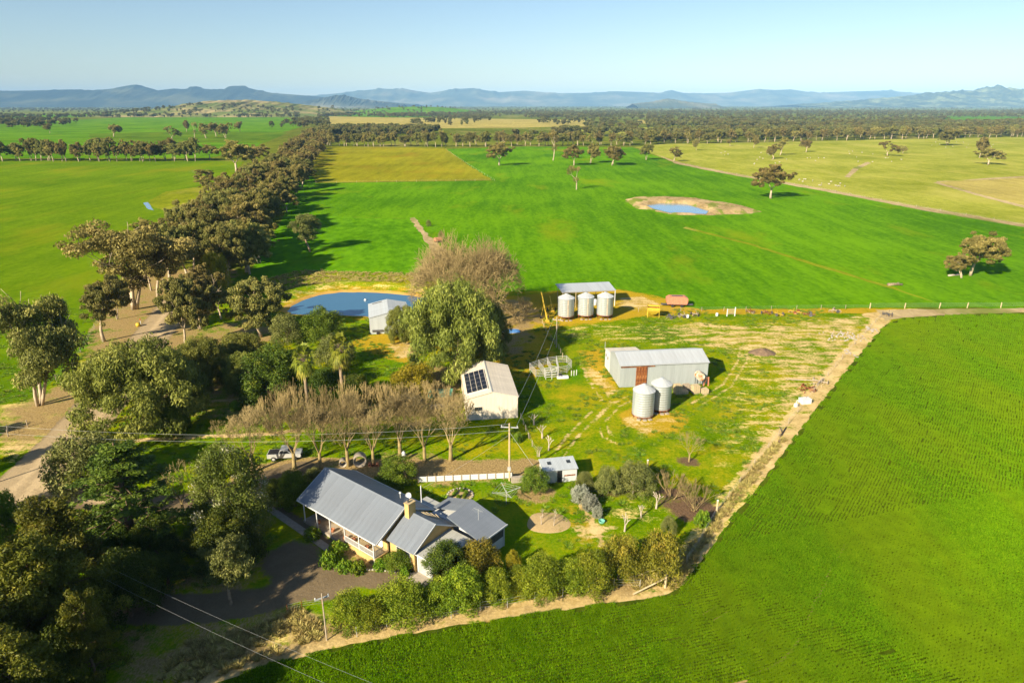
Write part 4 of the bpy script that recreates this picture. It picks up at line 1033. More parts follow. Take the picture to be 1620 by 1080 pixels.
make_bare(440, 'pruned_tree', 2.2, 2, 0.08, 0.5, 0.2, (2, 2), 'deadwood', 0.30, 0.8, 0.03, 1, 'deadwood')

def make_palm(seed):
    rs = np.random.default_rng(seed); mb = MB(); H = 7.0
    mb.path([(0, 0, -0.1), (0.1, 0, 1.0), (0.15, 0.1, 4.0), (0.1, 0, H - 0.6)], [0.42, 0.28, 0.24, 0.30], 10)
    vs, fs, tt = [], [], []
    for i in range(46):
        a = i * 2.4; el = R(78) - R(150) * (i / 46) ** 0.9
        L = 1.9 * (0.8 + 0.4 * rs.random()); dead = i > 36
        d = Vector((math.cos(a) * math.cos(el), math.sin(a) * math.cos(el), math.sin(el)))
        base = Vector((0.1, 0, H - 0.45)); side = d.cross(Vector((0, 0, 1)))
        side = side.normalized() if side.length > 1e-3 else Vector((1, 0, 0)); nr = side.cross(d)
        hub = base + d * L * 0.5
        for k in range(9):                                  # fan of leaflets at the end of a stalk
            b = (k - 4) / 4 * R(72)
            ld = (d * math.cos(b) + side * math.sin(b)).normalized()
            tip = hub + ld * L * 0.55 + Vector((0, 0, -0.22 * L * (0.5 + rs.random())))
            w_ = side * math.cos(b) - d * math.sin(b)
            q = len(vs); vs += [tuple(hub), tuple(hub + ld * L * 0.3 + w_ * 0.09), tuple(tip), tuple(hub + ld * L * 0.3 - w_ * 0.09)]
            fs.append((q, q + 1, q + 2, q + 3)); tt += [1.0 if dead else 0.2 + 0.6 * rs.random()] * 4
        mb.tube(base, hub, 0.03, 0.02, 4, False)
    me = np_mesh('crown', np.array(vs), np.array(fs), M['palm_leaf'])
    at = me.attributes.new('tint', 'FLOAT', 'POINT'); at.data.foreach_set('value', np.array(tt, dtype=np.float32))
    master('palm_tree', me, mb.mesh('trunk', M['bark_grey'], True), H + 1.2, 4.2)
make_palm(500)

rt = random.Random(42)
def tree(kind, X, Y, h, w, label, name=None, group=None, var=None, cat='tree', rz=None, z=0.0):
    vs = MASTERS[kind]
    cr, tk, h0, w0 = vs[var % len(vs)] if var is not None else vs[rt.randrange(len(vs))]
    o = empty(name or kind, (X, Y, z), rt.random() * 6.283 if rz is None else rz, label, cat, group)
    o.scale = (w / w0, w / w0, h / h0)
    link('trunk', tk, o); link('crown', cr, o)
    return o
NTH = ['first', 'second', 'third', 'fourth', 'fifth', 'sixth', 'seventh', 'eighth', 'ninth', 'tenth', 'eleventh', 'twelfth', 'thirteenth', 'fourteenth', 'fifteenth', 'sixteenth', 'seventeenth', 'eighteenth', 'nineteenth', 'twentieth', 'twenty-first', 'twenty-second', 'twenty-third', 'twenty-fourth', 'twenty-fifth', 'twenty-sixth', 'twenty-seventh', 'twenty-eighth']

def ordinal(k):
    if k < 19: return NTH[k]
    t_, u_ = divmod(k + 1, 10)
    return {2: 'twent', 3: 'thirt', 4: 'fort'}[t_] + ('ieth' if u_ == 0 else 'y-' + NTH[u_ - 1])
# --- big gums and park trees on the near left
tree('eucalypt_multi', -83.35, 110.03, 21.13, 20.56, 'massive multi-trunked gum beside the road at the left edge of the picture', 'eucalyptus_tree', var=1)
tree('eucalypt_green', -91.04, 144.00, 15.04, 13.19, 'slender gum on the road verge with thin leaning stems', 'eucalyptus_tree', var=1)
tree('eucalypt_multi', -97.99, 169.98, 23.34, 32.87, 'tall spreading gum with thick dark trunk and white limbs beside the road bend', 'eucalyptus_tree', var=0)
tree('eucalypt_green', -71.12, 139.00, 15.71, 10.75, 'olive leafed gum on the house side of the road bend', 'eucalyptus_tree', var=0)
tree('eucalypt_green', -56.97, 147.52, 13.61, 13.50, 'forked gum with pale twin trunk standing left of the blue pond', 'eucalyptus_tree', var=2)
tree('eucalypt', -73.35, 153.09, 13.72, 13.23, 'gum between the road bend and the twin-trunked gum', 'eucalyptus_tree', var=1)
tree('wattle_tree', -80.69, 181.03, 12.31, 7.73, 'yellow flowering wattle at the near end of the avenue', 'wattle_tree')
tree('grey_gum', -72.46, 242.34, 13.55, 12.61, 'lone grey leafed tree with dark trunk in the green pasture behind the pond', 'eucalyptus_tree')
tree('pepper_tree', -60.28, 101.05, 14.07, 20.29, 'huge grey-green spreading pepper tree on the garden side of the road', 'pepper_tree', var=0)
tree('pepper_tree', -57.78, 118.01, 9.27, 10.76, 'smaller pepper tree behind the huge one, next to the road gums', 'pepper_tree', var=1)
tree('pepper_tree', -53.56, 126.71, 7.31, 9.99, 'low grey-green pepper bush in front of the twin-trunked gum', 'pepper_tree', var=0)
tree('pepper_tree', -48.87, 115.05, 7.65, 6.88, 'narrow pepper bush left of the dark glossy tree', 'pepper_tree', var=1)
tree('dark_tree', -41.56, 110.03, 10.42, 12.08, 'dark glossy dense tree left of the two palms', 'dense_tree', var=0)
tree('dark_tree', -32.31, 110.03, 6.93, 6.84, 'dark dense shrub tree between the two palms', 'dense_tree', var=1)
tree('dark_tree', -26.85, 107.92, 6.61, 5.43, 'dark low tree right of the taller palm', 'dense_tree', var=0)
tree('palm_tree', -34.29, 104.39, 13.32, 4.39, 'shorter fan palm with leaning trunk, left one of the pair', 'palm_tree', rz=0.4)
tree('palm_tree', -28.69, 106.89, 14.43, 4.69, 'taller fan palm with slim trunk, right one of the pair', 'palm_tree', rz=2.0)
tree('olive_shrub', -49.84, 143.14, 6.60, 7.25, 'grey-green rounded bush on the near bank of the pond', 'garden_shrub', var=0, cat='shrub')
tree('green_tree', -42.06, 144.00, 7.64, 9.24, 'bright green tree at the near edge of the pond', 'green_tree', var=0)
tree('olive_shrub', -35.71, 128.45, 6.46, 7.85, 'feathery grey bush between the bright green tree and the palms', 'garden_shrub', var=1, cat='shrub')
tree('pepper_tree', -23.99, 144.00, 7.93, 7.84, 'pepper tree overhanging the silver shed by the pond', 'pepper_tree', var=1)
tree('pepper_tree', -11.40, 124.35, 17.86, 18.91, 'great drooping pepper tree behind the cream shed', 'pepper_tree', var=0, rz=1.2)
tree('pepper_tree', -5.09, 135.83, 11.13, 9.26, 'right hand bulge of pepper foliage beside the great drooping one', 'pepper_tree', var=1)
tree('bare_willow', -13.58, 159.05, 19.29, 20.44, 'tall bare brown willow behind the great pepper tree, left one', 'willow_tree', var=0)
tree('bare_willow', -4.30, 158.03, 18.29, 18.08, 'tall bare brown willow behind the great pepper tree, right one', 'willow_tree', var=1)
tree('bare_willow', -8.80, 156.02, 19.29, 18.59, 'tall bare brown willow in the middle behind the great pepper tree', 'willow_tree', var=0, rz=2.0)
tree('bare_willow', -19.22, 168.82, 13.24, 12.87, 'small bare willow at the right end of the pond bank', 'willow_tree', var=1)
tree('bare_shrub', 1.85, 159.05, 5.12, 7.98, 'bare brown thicket beside the yellow auger', 'bare_shrub', var=0, cat='shrub')
tree('wattle_tree', -17.72, 113.33, 6.25, 8.16, 'yellow tinged shrub tree behind the bare tree row', 'garden_tree')
tree('green_tree', -53.73, 97.90, 5.19, 4.00, 'small round lollipop tree on the park lawn beside the footpath', 'green_tree', var=1)
tree('dark_tree', -53.34, 100.13, 4.27, 2.86, 'dark companion just behind the small round lawn tree', 'dense_tree', var=1)
tree('garden_shrub', -47.89, 107.92, 1.67, 2.19, 'small dark clipped bush beside the park track', 'garden_shrub', cat='shrub')
tree('small_bare_tree', -47.16, 98.34, 2.68, 2.82, 'tiny bare tree on the park lawn, nearer the footpath', 'bare_tree', var=0)
tree('small_bare_tree', -52.17, 106.13, 2.94, 2.15, 'tiny bare tree beside the park track', 'bare_tree', var=1)
tree('small_bare_tree', -46.30, 95.74, 3.06, 1.77, 'thin bare sapling on the near side of the footpath', 'bare_tree', var=1)
# --- lower left group
tree('olive_shrub', -58.42, 82.33, 7.95, 10.15, 'broad olive green shrub at the drive entrance', 'garden_shrub', var=1, cat='shrub')
tree('small_bare_tree', -58.44, 82.66, 4.72, 5.21, 'grey leafless shrub at the drive entrance', 'bare_tree', var=0)
tree('cedar_tree', -44.54, 68.23, 14.21, 16.36, 'large tiered cedar with drooping branches left of the house', 'cedar_tree')
tree('small_bare_tree', -42.34, 75.73, 7.36, 6.02, 'bare spreading orchard tree between the cedar and the blossom tree', 'bare_tree', var=1)
tree('blossom_tree', -33.45, 69.96, 12.82, 9.08, 'tall green tree with white blossom left of the house', 'blossom_tree')
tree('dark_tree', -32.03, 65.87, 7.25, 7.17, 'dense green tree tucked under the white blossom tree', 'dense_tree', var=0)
tree('grey_gum', -29.75, 59.23, 7.66, 5.79, 'small grey gum standing alone beside the lower drive', 'eucalyptus_tree')
tree('green_tree', -58.33, 67.27, 8.82, 5.45, 'bright green dense tree at the left edge near the road', 'green_tree', var=0)
tree('pine_tree', -41.59, 49.13, 15.51, 8.37, 'tall dark pine with lit yellow-green top in the lower left corner', 'pine_tree', var=0)
tree('pine_tree', -45.45, 48.41, 14.77, 6.08, 'pine at the left edge behind the tall dark pine', 'pine_tree', var=1)
tree('russet_tree', -49.98, 54.25, 10.95, 4.88, 'russet leafed tree at the left edge beside the pines', 'russet_tree')
tree('russet_tree', -48.63, 58.28, 8.80, 4.86, 'russet topped tree just behind the tall dark pine', 'russet_tree')
tree('pine_tree', -36.80, 47.36, 11.65, 4.66, 'lower pine right of the tall dark one, beside the shaded drive', 'pine_tree', var=1)
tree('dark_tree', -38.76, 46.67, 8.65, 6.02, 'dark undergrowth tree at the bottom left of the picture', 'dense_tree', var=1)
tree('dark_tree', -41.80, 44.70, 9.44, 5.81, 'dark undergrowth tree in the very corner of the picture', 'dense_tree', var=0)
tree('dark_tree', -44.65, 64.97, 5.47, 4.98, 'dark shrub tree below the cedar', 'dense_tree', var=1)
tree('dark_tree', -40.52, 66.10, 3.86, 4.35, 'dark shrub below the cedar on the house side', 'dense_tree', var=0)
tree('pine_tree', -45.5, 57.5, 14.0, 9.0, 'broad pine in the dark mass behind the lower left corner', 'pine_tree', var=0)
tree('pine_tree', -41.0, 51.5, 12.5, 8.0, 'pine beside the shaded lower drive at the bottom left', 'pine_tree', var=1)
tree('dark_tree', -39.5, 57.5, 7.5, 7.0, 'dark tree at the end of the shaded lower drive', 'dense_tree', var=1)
for k, (x_, y_, h_, w_) in enumerate([(-41.5, 66.5, 5.0, 5.5), (-36.0, 68.5, 4.0, 5.0), (-33.5, 64.0, 2.6, 4.0), (-38.0, 62.5, 3.5, 4.5)]):  # dark bushes added to deepen the shade over open ground
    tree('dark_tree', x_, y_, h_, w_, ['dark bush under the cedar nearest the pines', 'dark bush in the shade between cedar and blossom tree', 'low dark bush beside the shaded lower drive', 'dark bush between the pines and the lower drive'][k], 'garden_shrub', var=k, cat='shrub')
# neighbours of that group just outside the picture that shade the drive
for k, (x, y, h, w) in enumerate([(-52, 50, 15, 9), (-46, 41, 15, 9), (-63, 60, 15, 9), (-71, 67, 14, 8), (-57, 44, 16, 9), (-38, 32, 14, 9), (-84, 78, 11, 7), (-93, 88, 10, 6), (-44, 33, 15, 9), (-48, 27, 16, 9), (-55, 36, 16, 9), (-33, 25, 15, 8), (-40, 24, 16, 9), (-38.5, 41, 12.5, 8), (-42, 46.5, 12.5, 8)]):
    tree('pine_tree', x, y, h, w, 'tall dark pine of the shelter belt outside the lower left corner', 'pine_tree', 'pines of the shelter belt')
# --- shrubs round the house
tree('green_tree', -28.51, 77.93, 5.20, 4.54, 'green shrub at the left gable of the house', 'garden_shrub', var=1, cat='shrub')
tree('dark_tree', -31.25, 78.69, 3.35, 3.67, 'dark shrub left of the green one at the house gable', 'garden_shrub', var=0, cat='shrub')
tree('olive_shrub', -27.52, 83.49, 2.30, 3.16, 'loose olive shrub behind the roof corner of the house', 'garden_shrub', var=1, cat='shrub')
tree('green_tree', -15.91, 83.66, 3.98, 5.44, 'rounded dark green shrub behind the house beside the track', 'garden_shrub', var=0, cat='shrub')
tree('green_tree', -12.86, 64.74, 2.55, 3.14, 'rounded shrub in front of the brick end of the house', 'garden_shrub', var=0, cat='shrub')
for k, p in enumerate([(-21.03, 65.53, 1.98, 1.88), (-19.03, 64.74, 1.37, 1.86), (-17.38, 64.41, 1.45, 1.85), (-14.98, 64.97, 1.37, 1.44), (-20.59, 68.23, 1.32, 2.24), (-24.34, 70.98, 1.27, 2.31), (-12.01, 63.86, 1.53, 1.27)]):
    tree('garden_shrub', *p, ['leafy clump at the left end of the verandah bed', 'low leafy clump in the middle of the verandah bed', 'low leafy clump at the right end of the verandah bed', 'small bush below the verandah corner post', 'dark low bush under the verandah edge', 'grey low bush beside the concrete path at the verandah', 'small bush beside the garage wall'][k], 'garden_shrub', cat='shrub')
HED = [(-16.36, 54.85, 6.47, 3.86), (-14.35, 54.93, 4.76, 3.25), (-11.16, 55.98, 5.87, 5.31), (-7.68, 57.07, 5.78, 3.60), (-5.23, 57.44, 6.86, 4.38), (-1.66, 58.56, 6.32, 3.40), (0.94, 59.72, 4.83, 3.33), (3.09, 59.53, 6.53, 4.51), (6.45, 60.22, 5.87, 3.75), (8.71, 60.42, 6.35, 4.43)]
HED = [(a, b_ + 1.1, c * (0.62 + 0.14 * ((i_ * 7) % 5) / 4), d_ * 1.05) for i_, (a, b_, c, d_) in enumerate(HED)]
for k, p in enumerate(HED):
    tree('hedge_shrub', *p, '%s yellow-green hedge shrub from the drive end along the crop fence' % NTH[k], 'hedge_shrub', 'hedge shrubs between house and crop', var=k, cat='shrub')
tree('dark_tree', -7.20, 63.32, 4.42, 5.03, 'dark green shrub tree behind the hedge, against the garage', 'garden_shrub', var=0, cat='shrub')
tree('russet_shrub', -3.58, 64.41, 4.13, 4.68, 'brownish shrub behind the hedge below the laundry roof', 'russet_shrub', cat='shrub')
tree('russet_shrub', 11.86, 63.32, 5.39, 4.88, 'brown tinted hedge shrub left of the corner one', 'russet_shrub', cat='shrub')
tree('russet_shrub', 16.37, 63.32, 5.96, 5.29, 'brown tinted shrub at the corner of the hedge beside the crop', 'russet_shrub', cat='shrub')
tree('wattle_tree', 0.14, 64.41, 2.80, 1.85, 'thin yellow leafed sapling behind the hedge', 'garden_shrub', cat='shrub')
tree('green_tree', 3.11, 81.35, 3.71, 3.95, 'round glossy citrus tree beside the garden shed', 'citrus_tree', var=1)
tree('olive_shrub', 9.96, 81.67, 2.75, 2.76, 'small olive bush next to the garden shed', 'olive_shrub', var=0, cat='shrub')
tree('olive_shrub', 13.08, 81.03, 3.89, 3.59, 'left of the two clipped olive trees in the garden row', 'olive_tree', var=1)
tree('olive_shrub', 16.89, 81.67, 4.11, 5.50, 'broad right hand olive tree of the garden row', 'olive_tree', var=0)
for k, p in enumerate([(9.12, 79.15, 2.12, 2.52), (10.20, 77.48, 1.81, 2.32), (10.96, 75.45, 1.41, 1.46)]):
    tree('lavender_bush', *p, ['largest silver lavender bush at the top of the curved bed', 'middle silver lavender bush of the curved bed', 'smallest silver lavender bush of the curved bed'][k], 'lavender_bush', cat='shrub')
tree('bare_shrub', 21.58, 79.77, 3.47, 4.56, 'rounded bare brownish shrub in the dark mulch bed', 'bare_tree', var=0)
tree('bare_shrub', 23.74, 76.89, 3.67, 4.59, 'rounded bare shrub nearest the crop fence, in mulch', 'bare_tree', var=1)
tree('small_bare_tree', 26.23, 89.74, 4.78, 3.90, 'bare tree in a mulch circle on the yard grass', 'bare_tree', var=1)
tree('olive_shrub', 19.36, 71.89, 2.27, 2.02, 'small round green bush on the orchard lawn', 'olive_shrub', var=1, cat='shrub')
tree('garden_shrub', 23.88, 73.63, 2.03, 2.06, 'dark shrub at the crop fence below the mulch bed', 'garden_shrub', cat='shrub')
for k, p in enumerate([(13.96, 72.28, 2.46, 1.25), (16.54, 75.30, 1.78, 1.13), (18.89, 77.33, 2.28, 1.48), (16.38, 80.71, 2.34, 1.20)]):
    tree('pruned_tree', *p, ['pruned fruit tree stump on the orchard lawn, lowest one', 'pruned fruit tree on the orchard lawn, middle one', 'pruned fruit tree at the edge of the mulch bed', 'pruned fruit tree in front of the broad olive tree'][k], 'fruit_tree')
for k, p in enumerate([(3.65, 101.99, 1.95, 1.67), (4.81, 97.24, 2.33, 1.60), (5.61, 93.26, 2.37, 1.35), (4.09, 91.28, 1.70, 1.14)]):
    tree('pruned_tree', *p, ['young bare fruit tree nearest the cream shed', 'second young bare fruit tree from the cream shed', 'third young bare fruit tree from the cream shed', 'young bare fruit tree closest to the garden shed'][k], 'fruit_tree')
tree('garden_shrub', 0.89, 96.17, 1.54, 1.78, 'small bush beside the fence behind the power pole', 'garden_shrub', cat='shrub')
# --- the row of bare trees behind the house
for k, p in enumerate([(-37.29, 86.61, 9.87, 6.62), (-31.61, 87.69, 10.34, 7.23), (-27.84, 87.69, 10.15, 5.78), (-23.97, 88.43, 10.60, 6.73), (-20.34, 88.80, 9.65, 5.67), (-16.76, 90.89, 10.10, 6.71), (-12.95, 89.93, 9.93, 6.28), (-9.12, 90.12, 10.24, 7.21)]):
    tree('bare_tree', *p, '%s bare tree from the left in the row behind the house' % NTH[k] if k else 'leftmost bare tree in the row behind the house', 'bare_tree', 'row of bare trees', var=k)
# --- thicket of bare shrubs behind that row
TH = [(-38.11, 97.90, 6.81, 4.59), (-34.67, 99.23, 7.96, 5.24), (-30.92, 99.68, 7.55, 4.66), (-27.66, 101.99, 7.45, 5.58), (-24.20, 102.94, 6.39, 5.00), (-20.71, 103.42, 6.63, 4.39), (-18.25, 105.38, 5.35, 4.90), (-15.00, 106.89, 5.64, 5.18), (-12.00, 107.40, 5.43, 4.77), (-37.65, 103.90, 6.65, 5.25), (-22.82, 106.89, 4.94, 4.75)]
for k, p in enumerate(TH):
    tree('bare_shrub', *p, 'leafless brown shrub in the thicket behind the bare tree row', 'bare_shrub', 'thicket of leafless shrubs', var=k, cat='shrub')

# --- avenue along the road: two rows, near to far
AV0, AV1 = np.array((-93.50, 193.48)), np.array((-328.37, 1217.55))
avl = float(np.linalg.norm(AV1 - AV0)); avd = (AV1 - AV0) / avl; avn_ = np.array((avd[1], -avd[0]))
ra = random.Random(9)
s = -4.0; k = 0; AVFAR = []; AV_SPLIT = 330.0
while s < avl:
    for side in (-1, 1):
        off = side * (4.0 + ra.random() * 12.0) + (ra.random() - 0.5) * 3
        q = AV0 + avd * (s + ra.random() * 4) + avn_ * off
        h = 10.0 + ra.random() * 8.5; w = 9 + ra.random() * 8
        if s > AV_SPLIT:
            AVFAR.append((q[0], q[1], h, w)); continue
        sd_ = 'field side' if side < 0 else 'pond side'
        tree(ra.choice(['eucalypt', 'eucalypt', 'eucalypt_green']), q[0], q[1], h, w,
             '%s olive-brown gum from the near end on the %s of the avenue' % (NTH[k], sd_) if k < 12 else 'olive-brown gum further along the dense avenue, %s of the road' % sd_,
             'eucalyptus_tree', 'avenue of gums along the road')
    s += 6.0 + s * 0.0075; k += 1
def whole(kind, i):
    """crown and trunk of a master in one mesh, for trees of a far mass"""
    cr, tk, h0, w0 = MASTERS[kind][i]
    bm = bmesh.new(); bm.from_mesh(cr); n0 = len(bm.faces); bm.from_mesh(tk); bm.faces.ensure_lookup_table()
    for f in bm.faces[n0:]: f.material_index = 1
    me = bpy.data.meshes.new('tree'); bm.to_mesh(me); bm.free()
    me.materials.append(cr.materials[0]); me.materials.append(tk.materials[0])
    return me, h0, w0
wh = [whole('eucalypt', 0), whole('eucalypt', 1), whole('eucalypt_green', 0), whole('eucalypt', 3)]
AVF = np.array(AVFAR)
scatter('avenue_treeline', [w_[0] for w_ in wh], AVF[:, :2], np.random.default_rng(3).uniform(0, 6.28, len(AVF)), np.stack([AVF[:, 3] / 12.0, AVF[:, 3] / 12.0, AVF[:, 2] / 14.0], 1), 'far end of the gum avenue where single crowns merge', 'treeline')
for k, p in enumerate([(-185.44, 424.32, 12.79, 21.14), (-215.67, 548.16, 24.22, 28.48), (-290.80, 678.16, 14.05, 16.97), (-222.63, 606.46, 17.85, 29.86)]):
    tree('eucalypt', *p, ['spreading gum with white limbs leaning over the left field beside the hollow', 'big rounded gum at the left edge of the avenue', 'rounded gum just left of the avenue at the field end', 'gum at the left side of the avenue beyond the big rounded one'][k], 'eucalyptus_tree')
# --- windbreak along the far side of the left field
x = -30
k = 0
rw = random.Random(4)
while x < 312:
    px = x
    Xw = -417.5 + (px - 100) * 0.60 + 0.0
    Yw = 648 + rw.random() * 14
    tree(rw.choice(['eucalypt', 'eucalypt_green', 'eucalypt']), Xw, Yw, 15 + rw.random() * 7, 12 + rw.random() * 6,
         '%s gum from the left in the straight windbreak behind the left field' % ordinal(k), 'eucalyptus_tree', 'windbreak behind the left field')
    k += 1
    x += 7.5 + rw.random() * 4.5
for k, p in enumerate([(-97.18, 181.03, 17.08, 13.68), (-93.45, 191.30, 18.77, 15.09), (-110.28, 212.72, 16.64, 13.91), (-100.04, 219.93, 18.52, 16.38), (-78.20, 164.35, 12.95, 8.79), (-85.66, 196.46, 12.80, 11.10), (-97.14, 160.61, 11.94, 7.69), (-71.61, 160.61, 9.12, 8.33)]):
    tree(('eucalypt', 'eucalypt_green')[k % 2], *p, ['brown gum just behind the tall spreading one at the road bend', 'brown gum at the near left end of the avenue', 'gum on the field side behind the road bend', 'gum at the near right end of the avenue', 'low gum right of the road bend', 'small gum below the wattle at the avenue end', 'thin gum on the verge behind the slender one', 'bushy gum between the avenue end and the pond'][k], 'eucalyptus_tree', var=k)
# --- single paddock trees
PT = [
 (-10.91, 606.46, 19.92, 21.71, 'eucalypt', 'lone gum in the green field just right of the olive paddock'),
 (38.66, 662.53, 27.29, 16.54, 'eucalypt_thin', 'tall slim gum at the far end of the green field'),
 (39.99, 430.86, 14.48, 11.70, 'eucalypt_thin', 'half dead thin gum standing alone in the green field'),
 (53.47, 606.46, 17.85, 19.55, 'eucalypt', 'rounded gum at the left of the far field clump'),
 (70.57, 633.29, 17.51, 16.99, 'eucalypt', 'gum in the middle of the far field clump'),
 (86.21, 606.46, 16.81, 29.33, 'eucalypt', 'broad low gum at the right of the far field clump'),
 (127.51, 670.26, 15.04, 13.18, 'eucalypt_green', 'small gum right of the far field clump'),
 (148.90, 647.59, 13.45, 16.23, 'eucalypt', 'small rounded gum at the corner of the sheep paddock'),
 (145.29, 388.75, 19.31, 20.43, 'eucalypt', 'large solitary gum on the fence line between green field and sheep paddock'),
 (137.04, 202.68, 7.80, 9.56, 'eucalypt', 'lower half crown of the big gum in the right field'),
 (141.60, 205.92, 13.71, 15.84, 'eucalypt', 'big lopsided gum alone in the green field on the right'),
 (251.87, 678.16, 14.05, 13.34, 'eucalypt', 'leaning gum in the sheep paddock, left of a close pair'),
 (277.06, 729.68, 18.17, 16.92, 'eucalypt', 'taller gum in the sheep paddock, right of a close pair'),
 (323.84, 778.83, 14.04, 13.89, 'eucalypt', 'small dark gum in the sheep paddock right of the close pair'),
 (211.71, 811.55, 13.22, 10.12, 'eucalypt', 'small gum at the far left of the sheep paddock'),
 (293.02, 859.60, 14.70, 12.24, 'eucalypt', 'bare topped gum by the paddock fence'),
 (276.67, 899.46, 9.23, 9.61, 'eucalypt', 'dwarf gum by the paddock fence'),
 (383.41, 720.57, 14.88, 21.87, 'eucalypt', 'wide gum in the middle of the sheep paddock'),
 (419.36, 758.41, 8.49, 8.13, 'eucalypt', 'small bush beside the wide gum in the sheep paddock'),
 (460.17, 694.53, 20.30, 18.59, 'eucalypt', 'taller rear gum of the pair at the right of the sheep paddock'),
 (415.16, 612.96, 14.35, 21.97, 'eucalypt', 'broader front gum of the pair at the right of the sheep paddock'),
 (559.41, 913.57, 19.45, 29.21, 'eucalypt_green', 'rounded gum in front of the wood at the back of the sheep paddock'),
 (-841.10, 1298.08, 17.54, 20.66, 'eucalypt', 'single gum on the far left field beside the wood'),
 (-641.25, 1146.30, 20.37, 26.38, 'eucalypt', 'single rounded gum in the far green field on the left'),
 (-498.64, 1044.23, 20.37, 24.06, 'eucalypt', 'rounded gum at the left of a loose group on the far green field'),
 (-619.50, 1357.88, 21.75, 19.19, 'eucalypt', 'rear gum of the loose group on the far green field'),
 (-492.04, 1103.20, 24.27, 13.67, 'eucalypt_thin', 'slim gum in the loose group on the far green field'),
 (-474.39, 1103.20, 22.42, 25.40, 'eucalypt', 'middle gum of the loose group on the far green field'),
 (-485.70, 1169.12, 22.73, 22.76, 'eucalypt', 'tall gum of the loose group on the far green field'),
 (-444.01, 1103.20, 23.34, 23.44, 'eucalypt', 'right hand gum of the loose group on the far green field'),
 (-529.28, 1389.86, 18.75, 22.10, 'eucalypt', 'single gum right of the loose group on the far green field'),
 (-36.20, 296.16, 2.73, 2.19, 'olive_shrub', 'small lone bush beside the old fence track'),
 (-27.70, 265.40, 3.47, 2.47, 'olive_shrub', 'scrubby bush at the end of the old fence track'),
]
for (x, y, h, w, kd, lb) in [(*a[:4], a[4], a[5]) for a in PT]:
    tree(kd, x, y, h, w, lb, 'eucalyptus_tree' if 'euc' in kd else 'paddock_bush', cat='tree' if 'euc' in kd else 'shrub')
# --- tree belt behind the main field, tree by tree
rb = random.Random(17)
def belt(pa, pb, n, jit, label, group, hr=(13, 20), kinds=('eucalypt', 'eucalypt_green', 'eucalypt')):
    for i in range(n):
        t = (i + rb.random() * 0.8) / n
        X = pa[0] + (pb[0] - pa[0]) * t + rb.uniform(-3, 3); Y = pa[1] + (pb[1] - pa[1]) * t + rb.uniform(-jit, jit)
        tree(rb.choice(kinds), X, Y, rb.uniform(*hr), rb.uniform(11, 17), label, 'eucalyptus_tree', group)
belt((-242.19, 899.46), (-71.10, 885.78), 26, 14, 'brown-green gum in the belt behind the olive paddock', 'belt behind the olive paddock')
belt((-72.17, 899.46), (162.86, 913.57), 30, 18, 'brown-green gum in the belt at the far end of the main field', 'belt behind the main field')
belt((172.23, 943.12), (344.03, 991.15), 18, 18, 'brown-green gum in the belt left of the sheep paddock wood', 'belt at the paddock corner')
belt((349.87, 1008.24), (861.38, 1169.12), 46, 16, 'brown-green gum on the front edge of the wood behind the sheep paddock', 'wood edge behind the sheep paddock')
# --- far woods that read as one mass
rf = np.random.default_rng(21)
def region(poly, n):
    poly = np.array(poly); out = []
    lo, hi = poly.min(0), poly.max(0)
    for it_ in range(40):
        if len(out) >= n: break
        q = rf.uniform(lo, hi, (n * 3, 2)); 
        v_ = vnoise(q[:, 0] * 0.0035, q[:, 1] * 0.0016 + q[:, 0] * 0.0004, 31) * 0.65 + vnoise(q[:, 0] * 0.011, q[:, 1] * 0.006, 32) * 0.35
        out += list(q[inside(q[:, 0], q[:, 1], [tuple(p) for p in poly]) & ((v_ > 0.30) | (it_ > 8))])
    return np.array(out[:n])
FARP = []
FARP.append(region([(173.54, 974.61), (362.14, 1044.23), (878.61, 1192.85), (1121.58, 1423.36), (589.43, 1357.88), (205.23, 1217.55)], 924))
FARP.append(region([(403.26, 1423.36), (1148.93, 1458.50), (1519.56, 1934.59), (1074.61, 1816.29), (741.00, 1711.51), (426.37, 1663.48)], 836))
FARP.append(region([(190.54, 2403.06), (2495.19, 2864.09), (4437.84, 4637.29), (2809.27, 4637.29), (773.57, 4637.29), (-105.86, 4016.67)], 1980))
FARP.append(region([(-388.14, 4016.67), (4437.84, 4637.29), (17069.39, 15110.24), (1190.89, 15110.24), (-3616.77, 10067.71)], 4180))
FARP.append(region([(-309.58, 1124.34), (37.14, 1044.23), (93.40, 1169.12), (-129.38, 1327.31), (-363.11, 1389.86)], 198))
FARP.append(region([(-56.31, 1270.09), (193.64, 1458.50), (529.28, 1534.19), (665.87, 1934.59), (144.35, 1816.29), (-42.91, 1618.06)], 198))
FARP.append(region([(-505.22, 2733.11), (275.23, 2403.06), (529.28, 3167.40), (-113.42, 4304.81), (-529.28, 3542.08)], 572))
FARP.append(region([(-781.32, 2864.09), (-277.24, 2864.09), (-306.43, 3167.40), (-911.54, 3344.33)], 132))
FARP.append(region([(-1304.74, 1389.86), (-1016.78, 1575.02), (-1161.01, 1934.59), (-1587.85, 2403.06), (-1809.81, 1934.59)], 286))
FARP.append(region([(-2098.23, 2143.73), (-1467.56, 2733.11), (-817.98, 2733.11), (-970.35, 3344.33), (-1793.68, 3344.33), (-2797.64, 2864.09)], 660))
FARP.append(region([(-4078.59, 3542.08), (-2483.56, 4637.29), (-1023.28, 4016.67), (-2343.97, 8626.98), (-6124.56, 8626.98), (-6933.61, 6033.68)], 1540))
FARP.append(region([(-502.82, 1495.40), (-403.93, 1575.02), (-613.97, 2403.06), (-686.11, 2223.77)], 88))
FARP.append(region([(-11556.02, 10067.71), (-1852.49, 10067.71), (-3175.70, 17271.33), (-19810.32, 17271.33)], 1980))
